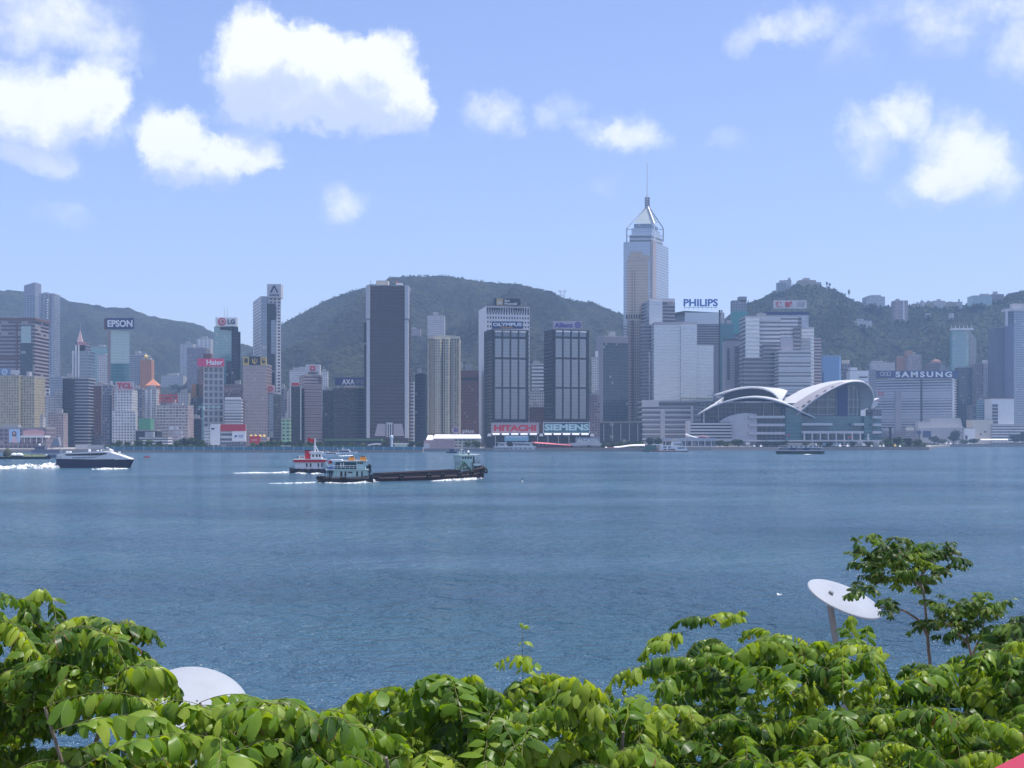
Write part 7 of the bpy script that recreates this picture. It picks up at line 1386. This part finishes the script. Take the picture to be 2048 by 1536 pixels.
# ------------------------------------------------------------------ tilted lamp discs on posts
def lamp_disc(label, cx, cy, half, ratio, slope, D, foot_px, R=.45):
    D = R * F / half; c = at(cx, cy, D); r = empty('lamp_post', (c.x, c.y, 4.0), label, 'lamp post', 'disc lamps on the promenade')
    a = math.radians(slope); u = Vector((math.cos(a), 0, -math.sin(a))); w = Vector((math.sin(a), 0, math.cos(a))); view = (c - Vector((0, 0, H))).normalized()
    al = math.asin(ratio); wv = (w - view * w.dot(view)).normalized(); v = wv * math.sin(al) + view * math.cos(al); n = u.cross(v).normalized()
    if n.z < 0: n = -n
    m = MB(); N = 48; ring = lambda rr, h: [c + (u * math.cos(t) + v * math.sin(t)) * rr + n * h for t in [2 * math.pi * k / N for k in range(N)]]
    m.grid([ring(R * .02, .012), ring(R * .5, .010), ring(R * .97, .0), ring(R, -.008), ring(R, -.022), ring(R * .97, -.026), ring(R * .02, -.02)], True, True); m.build('reflector_disc', paint('reflector_white', (.31, .34, .38), .55, wear=.22, scale=3), r)
    f = at(foot_px[0], foot_px[1], D); top = c - u * R * .38 - n * .03 - v * .12; dirn = (f - top); foot = top + dirn * ((top.z - 4.0) / (top.z - f.z)); m = MB(); m.path([top, top.lerp(foot, .3), foot], [.035, .04, .06], 10); m.build('post', paint('post_grey', (.24, .24, .25), .5, .4), r)
    m = MB(); m.tube(top - n * .02, c - u * R * .1 - n * .03, .02, n=6); m.tube(top, top + n * .07, .028, n=8); m.build('bracket', paint('post_grey', (.24,) * 3), r)
    return r
lamp_disc('large pale tilted lamp disc half hidden by the big drooping leaves', 394, 1404, 106, .68, 8, 10, (392, 1500))
lamp_disc('pale tilted lamp disc on a grey post beside the slender sapling', 1691, 1196, 81, .30, 24, 13, (1690, 1400))
# ------------------------------------------------------------------ red handrail and the terrace it guards
deck = paint('terrace_deck', (.32, .30, .28), .85)
mb = MB(); mb.prism([(-4, -6), (.45, -6), (.45, 1.0), (2.7, 3.2), (6, 3.2), (6, -6)][::1], 12.2, 12.4); 
tag(mb.build('terrace', deck), 'raised viewing terrace under the camera', 'terrace', kind='structure')
r = empty('handrail', (.9, 2.05, 12.4), 'glossy red metal handrail crossing the bottom right corner', 'handrail'); redrail = paint('rail_red', (.36, .010, .030), .4, wear=.12, spec=.4)
A, Bv = at(1958, 1538, 1.86), at(2120, 1470, 2.12); Bv.z = A.z; dr = (Bv - A).normalized()
P0, P1 = A - dr * .9, A + dr * 2.4; nn = Vector((dr.y, -dr.x, 0))
m = MB(); prof = [(-.035, -.05), (.035, -.05), (.045, -.035), (.045, .03), (.03, .045), (-.03, .045), (-.045, .03), (-.045, -.035)]
rows = [[p + nn * (q[0] + .045) + Vector((0, 0, q[1] - .045)) for q in prof] for p in (P0, P1)]; m.grid(rows, False, True); m.poly(rows[0][::-1]); m.poly(rows[1]); m.build('top_rail', redrail, r)
for t in (.2, 1.5, 2.9): p = P0 + dr * t + nn * .045; MB().tube((p.x, p.y, 12.4), (p.x, p.y, A.z - .09), .022, n=10).build('post', redrail, r)
for h in (.35, .65): MB().tube((P0.x + nn.x * .045, P0.y + nn.y * .045, 12.4 + h), (P1.x + nn.x * .045, P1.y + nn.y * .045, 12.4 + h), .014, n=8).build('mid_rail', redrail, r)

# ------------------------------------------------------------------ foreground trees
def leaf_material(name, dark, mid, light):
    t = NT(name); at_ = t.N.new('ShaderNodeVertexColor'); at_.layer_name = 'leaf'; sp_ = t.N.new('ShaderNodeSeparateColor'); t.L.new(at_.outputs['Color'], sp_.inputs[0])
    tone, s, w = sp_.outputs[0], sp_.outputs[1], sp_.outputs[2]
    n = t.noise(t.pos(), 26, 3, .6)
    f = t.math('ADD', tone, t.math('MULTIPLY', t.math('SUBTRACT', n.outputs['Fac'], .5), .35), clamp=True)
    c = t.ramp(f, [(0.0, dark), (.5, mid), (1.0, light)])
    # paler midrib and side veins
    v1 = t.math('LESS_THAN', w, .05); ph = t.math('FRACT', t.math('MULTIPLY', t.math('SUBTRACT', s, t.math('MULTIPLY', w, .35)), 7.0)); v2 = t.math('LESS_THAN', ph, .10)
    vein = t.math('MAXIMUM', v1, t.math('MULTIPLY', v2, .45))
    c = t.mix(t.math('MULTIPLY', vein, .45), c, tuple(min(1, x * 1.7 + .02) for x in mid))
    # dry brown rims on some leaves
    n2 = t.noise(t.pos(), 14, 3, .6); rim = t.math('MULTIPLY', t.smooth(t.math('ADD', w, t.math('MULTIPLY', n2.outputs['Fac'], .9)), 1.30, 1.5), at_.outputs['Alpha'])
    c = t.mix(rim, c, (.20, .085, .030))
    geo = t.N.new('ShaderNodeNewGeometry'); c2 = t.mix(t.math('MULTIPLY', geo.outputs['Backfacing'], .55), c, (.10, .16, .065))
    t.set(t.p.inputs['Base Color'], c2); t.p.inputs['Roughness'].default_value = .36; t.p.inputs['Specular IOR Level'].default_value = .34
    h = t.math('MULTIPLY', vein, -1.0); t.bump(t.math('ADD', h, t.math('MULTIPLY', n.outputs['Fac'], .8)), .35, .004)
    tr = t.N.new('ShaderNodeBsdfTranslucent'); hs = t.N.new('ShaderNodeHueSaturation'); hs.inputs['Value'].default_value = 1.7; hs.inputs['Hue'].default_value = .485; hs.inputs['Saturation'].default_value = 1.1; t.L.new(c, hs.inputs['Color']); t.L.new(hs.outputs[0], tr.inputs['Color'])
    mx = t.N.new('ShaderNodeMixShader'); mx.inputs[0].default_value = .45; t.L.new(t.p.outputs[0], mx.inputs[1]); t.L.new(tr.outputs[0], mx.inputs[2]); t.L.new(mx.outputs[0], t.out.inputs[0])
    return t.m
M_LEAF = leaf_material('leaf_green', (.030, .078, .012), (.120, .225, .022), (.31, .40, .050))
M_LEAFD = leaf_material('leaf_dark_green', (.026, .062, .014), (.070, .145, .024), (.16, .24, .040))
M_TWIG = paint('twig_bark', (.17, .17, .07), .85, wear=.5, scale=18); M_TRUNK = paint('trunk_bark', (.27, .22, .18), .9, wear=.6, scale=9)
# two-lobed leaf: rows along the leaf, three points across each half
LS = np.array([0, .06, .2, .4, .62, .8, .92, 1.0]); LW = np.array([.06, .28, .42, .48, .49, .45, .36, .22]); LI = np.array([0, 0, 0, 0, .01, .05, .11, .18])
def leaves_mesh(name, org, dirv, nrm, size, tone, dry, mat, parent):
    n = len(org); K = len(LS)
    d = dirv / np.linalg.norm(dirv, axis=1, keepdims=True); nr = nrm - d * (nrm * d).sum(1, keepdims=True); nr /= np.linalg.norm(nr, axis=1, keepdims=True) + 1e-9; sd = np.cross(d, nr)
    fold = rng.uniform(.25, .9, n); curl = rng.uniform(.6, 2.1, n); asp = rng.uniform(.85, 1.2, n)
    V_ = []; C_ = []
    for half in (-1, 1):
        for i in range(K):
            s = LS[i]; cs = curl * s; lx = np.sin(cs) / curl; lz = -(1 - np.cos(cs)) / curl
            for j, q in enumerate((0, .55, 1.0)):
                wd = (LI[i] + (LW[i] - LI[i]) * q) * asp; ff = fold * (1 + .35 * q)
                y = half * wd * np.cos(ff); z = lz - wd * np.sin(ff) - .05 * s * q * np.sin(7 * s + tone * 9)
                V_.append(org + size[:, None] * (d * lx[:, None] + sd * y[:, None] + nr * z[:, None])); C_.append(np.stack([tone, np.full(n, s), np.full(n, q), dry], 1))
    V_ = np.stack(V_, 1); C_ = np.stack(C_, 1); pv = V_.shape[1]; fs = []
    for h in range(2):
        b0 = h * K * 3
        for i in range(K - 1):
            for j in range(2):
                a = b0 + i * 3 + j; f = (a, a + 1, a + 4, a + 3); fs.append(f if h == 1 else f[::-1])
    fs = np.array(fs); allf = (fs[None] + (np.arange(n) * pv)[:, None, None]).reshape(-1, 4)
    me = bpy.data.meshes.new(name); vv = V_.reshape(-1, 3) - np.array(parent.location)
    me.vertices.add(len(vv)); me.vertices.foreach_set('co', vv.astype(np.float32).ravel()); nf = len(allf)
    me.loops.add(nf * 4); me.loops.foreach_set('vertex_index', allf.astype(np.int32).ravel()); me.polygons.add(nf); me.polygons.foreach_set('loop_start', np.arange(0, nf * 4, 4, dtype=np.int32)); me.polygons.foreach_set('loop_total', np.full(nf, 4, np.int32)); me.polygons.foreach_set('use_smooth', np.ones(nf, bool))
    me.update(calc_edges=True); ca = me.color_attributes.new('leaf', 'FLOAT_COLOR', 'POINT'); ca.data.foreach_set('color', C_.reshape(-1, 4).astype(np.float32).ravel())
    me.materials.append(mat); o = bpy.data.objects.new(name, me); COL.objects.link(o); o.parent = parent; return o
class Tree:
    def __init__(s, label, foot, size, mat=M_LEAF, dry=.25, name='foliage_tree'):
        s.root = empty(name, foot, label, 'tree'); s.org = []; s.dir = []; s.nrm = []; s.sz = []; s.tone = []; s.dry = []; s.size = size; s.mat = mat; s.tw = MB(); s.dryp = dry; s.bases = []
    def leaf(s, p, d, n, k=1.0, tone=None):
        s.org.append(p[:]); s.dir.append(d[:]); s.nrm.append(n[:]); s.sz.append(s.size * k * rnd.uniform(.55, 1.15)); s.tone.append(rnd.betavariate(2, 2.2) if tone is None else min(1, max(0, tone + rnd.gauss(0, .13)))); s.dry.append(1.0 if rnd.random() < s.dryp else 0.0)
    def spray(s, p0, az, elev, length, bend=1.5, k=1.0, step=.27, droop=.55, tip=True, tone=None, apex=False):
        """an arching twig with two ranks of leaves to either side; with apex the highest point of the arch lies at p0"""
        n = max(5, int(length / (s.size * step))); ds = length / n; e = elev; az_ = az; q = Vector((0, 0, 0)); nodes = [(q.copy(), None, None)]
        if tone is None: tone = rnd.betavariate(1.1, 1.2)
        for i in range(n):
            t = (i + 1) / n; e -= bend / n * (.6 + .8 * t); az_ += rnd.gauss(0, .09); h = Vector((math.cos(az_), math.sin(az_), 0)); f = h * math.cos(e) + Vector((0, 0, math.sin(e))); q = q + f * ds; nodes.append((q.copy(), h, f))
        sw, fw, dw = rnd.uniform(.6, 1.0), rnd.uniform(.2, .8), droop * rnd.uniform(-.1, 1.0)
        o = Vector(p0)
        if apex: o = o - max((x[0] for x in nodes), key=lambda v: v.z)
        pts = [o + x[0] for x in nodes]; s.bases.append(pts[0].copy())
        for i in range(1, n + 1):
            t = i / n
            if t < .10: continue
            p, h, f = pts[i], nodes[i][1], nodes[i][2]; side = Vector((-h.y, h.x, 0)) * (1 if i % 2 else -1); kk = k * (1 - .5 * max(0, t - .5) / .5)
            for rep in range(1 if rnd.random() < .6 else 2):
                d = side * sw * (1 if rep == 0 else -1) + f * fw + Vector((0, 0, -1)) * dw + Vector((rnd.gauss(0, .16), rnd.gauss(0, .16), rnd.gauss(0, .16)))
                nv = Vector((0, 0, 1)) + side * .3 + Vector((rnd.gauss(0, .3), rnd.gauss(0, .3) - .1, 0)); s.leaf(p + d.normalized() * s.size * .06, d.normalized(), nv, kk, tone)
        if tip: s.leaf(pts[-1], (f + Vector((0, 0, -.2))).normalized(), Vector((0, 0, 1)), k * .55, min(1, tone + .25))
        s.tw.path(pts, [max(.0009, s.size * .017 * (1 - .75 * i / n)) for i in range(n + 1)], 5)
    def finish(s, limbs=12, trunk_r=.09, crown_z=None):
        o = np.array(s.org); leaves_mesh('foliage', o, np.array(s.dir), np.array(s.nrm), np.array(s.sz), np.array(s.tone), np.array(s.dry), s.mat, s.root)
        s.tw.build('sprays', M_TWIG, s.root); ft = s.root.location; bs = s.bases; cz = min(b.z for b in bs) - 1.3 if crown_z is None else crown_z
        cx = sum(b.x for b in bs) / len(bs); cy = sum(b.y for b in bs) / len(bs); top = Vector((cx * .6 + ft.x * .4, cy * .6 + ft.y * .4, cz)); f0 = Vector(ft)
        pts = [f0, f0.lerp(top, .35) + Vector((.06, .04, 0)), f0.lerp(top, .7) + Vector((-.05, .05, 0)), top]; MB().path(pts, [trunk_r, trunk_r * .85, trunk_r * .7, trunk_r * .3], 10).build('trunk', M_TRUNK, s.root)
        pick = bs if len(bs) <= limbs else rnd.sample(bs, limbs)
        for q in pick:
            mid = top.lerp(q, .5) + Vector((rnd.gauss(0, .06), rnd.gauss(0, .06), -.08)); MB().path([top, top.lerp(mid, .6) + Vector((0, 0, .02)), mid, mid.lerp(q, .6) + Vector((0, 0, .03)), q], [trunk_r * .32, trunk_r * .25, trunk_r * .18, trunk_r * .12, max(.003, trunk_r * .06)], 6).build('limb', M_TRUNK, s.root)
        return s.root
def fill(T, x0, x1, top, d0, d1, count, size_len, below, lift, bend=1.6, droop=.75, k=1.0, avoid=None):
    """arching sprays whose crests lie at or below the row top(column): a crown outline placed at its own distance"""
    for i in range(int(count * (1.65 if below < 145 else 2.5))):
        px = rnd.uniform(x0, x1); D = rnd.uniform(d0, d1); ragged = 58 * max(0, mnoise.noise(Vector((px * .022, D * 1.3, 7.7))) + .25)
        y = top(px) + (rnd.random() ** 1.5) * below + 10 + ragged
        if avoid and avoid(px, y): continue
        p = at(px, y, D)
        if below < 145 and mnoise.noise(Vector((p.x * 3.2, p.y * 3.2, p.z * 3.2))) < -.22: continue        # holes between the boughs
        L = size_len * rnd.uniform(.45, .85); T.spray(p, rnd.uniform(0, 2 * math.pi), rnd.uniform(.6, 1.35), L, bend * rnd.uniform(.8, 1.4), k, .27, droop, apex=True)
def prof(pts): return lambda x: interp(pts, x)
def S_at(T, px, py, D, az_deg, elev_deg, L, bend, k=1.0, droop=.6, tone=None, step=.27, apex=False): T.spray(at(px, py, D), math.radians(az_deg), math.radians(elev_deg), L, bend, k, step, droop, True, tone, apex)

# A: leaves at the left edge
T = Tree('leafy tree at the left edge with browned upper twigs', (-2.6, 3.6, 4.0), .058, dry=.55)
pa = prof([(-260, 1140), (0, 1150), (40, 1143), (95, 1155), (112, 1245), (150, 1225), (190, 1200), (262, 1212), (285, 1290), (300, 1330), (330, 1370), (360, 1440)])
hole = lambda x, y: 95 < x < 330 and 1398 < y < 1480
fill(T, -260, 110, pa, 3.0, 4.2, 46, .36, 130, 1, k=.95); fill(T, 100, 290, pa, 3.0, 4.0, 62, .34, 140, 1, k=.9, avoid=hole); fill(T, -260, 110, lambda x: 1290, 3.0, 4.2, 60, .36, 150, 1)
fill(T, -200, 360, lambda x: 1470, 2.9, 4.4, 60, .38, 260, 1)
T.finish(14, .08)
# B: big drooping leaves in front of the large disc
T = Tree('branch tree with the largest drooping leaves below the left lamp disc', (-.5, 3.2, 4.0), .068, dry=.08)
for (px, py, D, az, el, L, b) in ((225, 1385, 2.9, -8, 26, .46, 1.25), (290, 1330, 2.95, 5, 24, .16, 1.5), (270, 1430, 2.8, -12, 22, .5, 1.2), (370, 1402, 2.8, 170, 24, .22, 1.3), (410, 1410, 2.8, 0, 24, .24, 1.3), (475, 1388, 2.85, 10, 24, .26, 1.3), (500, 1402, 2.8, 178, 24, .24, 1.3), (570, 1408, 2.75, -10, 35, .30, 1.6), (630, 1420, 2.8, 10, 42, .34, 1.6), (690, 1450, 2.8, -15, 40, .34, 1.6), (330, 1470, 2.7, 20, 35, .4, 1.4), (440, 1480, 2.7, -60, 35, .4, 1.4), (540, 1480, 2.7, 60, 35, .4, 1.4), (600, 1490, 2.7, 150, 40, .4, 1.4), (690, 1510, 2.7, 20, 40, .36, 1.5)): S_at(T, px, py, D, az, el, L, b, tone=rnd.uniform(.45, .8), step=.26, apex=True, droop=.9)
pb = prof([(130, 1500), (330, 1440), (430, 1400), (560, 1385), (640, 1400), (700, 1432), (745, 1495)])
fill(T, 330, 720, pb, 2.7, 3.5, 26, .36, 90, 1); fill(T, 120, 720, lambda x: 1520, 2.7, 3.6, 40, .4, 200, 1)
T.finish(14, .06)
# C: middle
T = Tree('broad bushy tree at bottom centre with a thin upright twig', (.05, 4.4, 4.0), .070, dry=.10)
pc = prof([(690, 1410), (722, 1372), (770, 1350), (860, 1335), (950, 1340), (1005, 1378), (1060, 1340), (1120, 1335), (1200, 1350), (1240, 1375), (1300, 1395)])
fill(T, 700, 1290, pc, 3.5, 4.7, 90, .42, 110, 1, k=.95); fill(T, 690, 1320, lambda x: 1470, 3.4, 4.9, 80, .42, 230, 1)
S_at(T, 1045, 1425, 3.9, 78, 80, .27, -.1, k=.72, droop=.25, step=.62); S_at(T, 1030, 1310, 3.85, 190, 50, .16, 1.4, k=.8, apex=True); S_at(T, 1085, 1345, 3.95, 10, 50, .18, 1.2, k=.8, apex=True)
S_at(T, 800, 1372, 3.7, 175, 28, .3, 1.5, apex=True); S_at(T, 750, 1380, 3.6, 178, 25, .24, 1.6, apex=True); S_at(T, 940, 1350, 3.8, 30, 35, .2, 1.3, k=.8, apex=True)
T.finish(16, .09)
# D: right
T = Tree('largest tree mass filling the bottom right below the lamp post', (2.0, 6.2, 4.0), .064, dry=.22)
pd = prof([(1240, 1350), (1300, 1330), (1335, 1285), (1400, 1250), (1470, 1255), (1500, 1250), (1560, 1260), (1620, 1270), (1700, 1265), (1760, 1300), (1800, 1282), (1870, 1290), (1950, 1270), (2100, 1262)])
fill(T, 1320, 2120, pd, 4.4, 6.0, 150, .46, 120, 1, k=.95); fill(T, 1250, 2140, lambda x: 1400, 4.0, 5.6, 130, .46, 170, 1); fill(T, 1200, 2160, lambda x: 1490, 3.6, 5.0, 90, .44, 220, 1, k=.95)
for (px, py, D, az, el, L, b) in ((1320, 1322, 4.6, 182, 25, .32, 1.3), (1270, 1328, 4.5, 178, 20, .2, 1.6), (1350, 1258, 5.2, 175, 20, .26, 1.5), (1400, 1226, 5.2, 170, 30, .24, 1.2), (1455, 1218, 5.2, 10, 40, .2, 1.2), (1330, 1275, 5.1, 178, 25, .16, 1.7), (1480, 1216, 5.3, 60, 60, .12, 1.0), (1705, 1225, 5.6, 80, 70, .2, 1.8), (1735, 1245, 5.6, 60, 65, .2, 1.7), (1690, 1250, 5.5, 120, 70, .2, 1.7), (1850, 1345, 4.4, -10, 35, .42, 1.5), (1900, 1320, 4.6, -15, 35, .42, 1.5), (1640, 1275, 5, 10, 40, .3, 1.5), (1560, 1262, 5, 178, 40, .3, 1.5), (1520, 1250, 5.1, 90, 40, .3, 1.5)): S_at(T, px, py + 6, D, az, el, L, b, k=.95, apex=True)
T.finish(18, .11)
# E: slender sapling
def sapling(label, foot, base, knots, clumps, size, name='sapling'):
    T = Tree(label, foot, size, M_LEAFD, .5, name)
    for (px, py, D, n, L, spread) in clumps:
        for k in range(n): S_at(T, px + rnd.uniform(-spread, spread), py + rnd.uniform(-spread * .35, spread * .35), D + rnd.uniform(-.25, .25), rnd.uniform(0, 360), rnd.uniform(10, 60), L * rnd.uniform(.7, 1.2), rnd.uniform(.3, 1.1), k=rnd.uniform(.7, 1), droop=.3)
    o = np.array(T.org); leaves_mesh('foliage', o, np.array(T.dir), np.array(T.nrm), np.array(T.sz), np.array(T.tone), np.array(T.dry), T.mat, T.root); T.tw.build('sprays', M_TWIG, T.root)
    for kn, r0, nm in knots: pts = [at(*p) for p in kn]; MB().path(([Vector(foot)] if nm == 'trunk' else []) + pts, ([r0 * 3.2] if nm == 'trunk' else []) + [r0 * (1 - .6 * i / (len(pts) - 1)) for i in range(len(pts))], 7).build(nm, M_TRUNK, T.root)
    return T.root
sapling('slender sapling with a dark flat crown rising beside the lamp disc', (2.35, 7.2, 4.0), None,
        [([(1870, 1420, 6.7), (1857, 1300, 6.7), (1853, 1240, 6.7), (1847, 1180, 6.7), (1836, 1150, 6.7)], .011, 'trunk'), ([(1856, 1275, 6.7), (1838, 1240, 6.65), (1810, 1222, 6.6), (1780, 1212, 6.5), (1755, 1215, 6.5)], .009, 'limb'), ([(1845, 1175, 6.7), (1815, 1150, 6.7), (1780, 1115, 6.7)], .008, 'limb'), ([(1840, 1155, 6.7), (1862, 1125, 6.8), (1885, 1105, 6.8)], .008, 'limb')],
        [(1738, 1108, 6.7, 7, .17, 18), (1790, 1120, 6.7, 10, .18, 26), (1850, 1115, 6.8, 11, .18, 28), (1885, 1112, 6.8, 4, .16, 14), (1825, 1150, 6.7, 10, .17, 30), (1868, 1152, 6.7, 4, .14, 18), (1770, 1165, 6.6, 5, .15, 24), (1735, 1190, 6.55, 4, .13, 18), (1755, 1222, 6.5, 3, .10, 10), (1782, 1205, 6.5, 2, .09, 8), (1838, 1175, 6.7, 3, .12, 10), (1708, 1172, 6.5, 2, .1, 8), (1790, 1105, 6.75, 6, .17, 40), (1880, 1135, 6.7, 5, .16, 20), (1760, 1150, 6.6, 5, .16, 24), (1820, 1120, 6.7, 5, .17, 30)], .066)
sapling('round dark bush top between the sapling and the right edge', (2.75, 7.3, 4.0), None,
        [([(1955, 1420, 6.6), (1945, 1320, 6.6), (1935, 1280, 6.6), (1930, 1240, 6.6)], .010, 'trunk'), ([(1945, 1310, 6.6), (1958, 1280, 6.6), (1970, 1240, 6.6)], .008, 'limb'), ([(1938, 1290, 6.6), (1915, 1265, 6.6), (1890, 1245, 6.5)], .008, 'limb')],
        [(1925, 1225, 6.6, 10, .19, 30), (1965, 1228, 6.6, 8, .18, 20), (1895, 1240, 6.5, 6, .17, 18), (1935, 1258, 6.6, 9, .17, 34), (1900, 1275, 6.5, 4, .14, 16), (1960, 1275, 6.6, 3, .12, 12)], .07)
T = Tree('tree at the far right edge rising above the handrail', (3.1, 5.6, 4.0), .078, M_LEAFD, .5)
pe = prof([(1960, 1290), (1990, 1262), (2020, 1235), (2060, 1215), (2200, 1190)])
fill(T, 1965, 2220, pe, 5.2, 6.4, 60, .30, 150, 1); fill(T, 1900, 2220, lambda x: 1390, 4.8, 6.2, 40, .32, 160, 1); T.finish(10, .08)
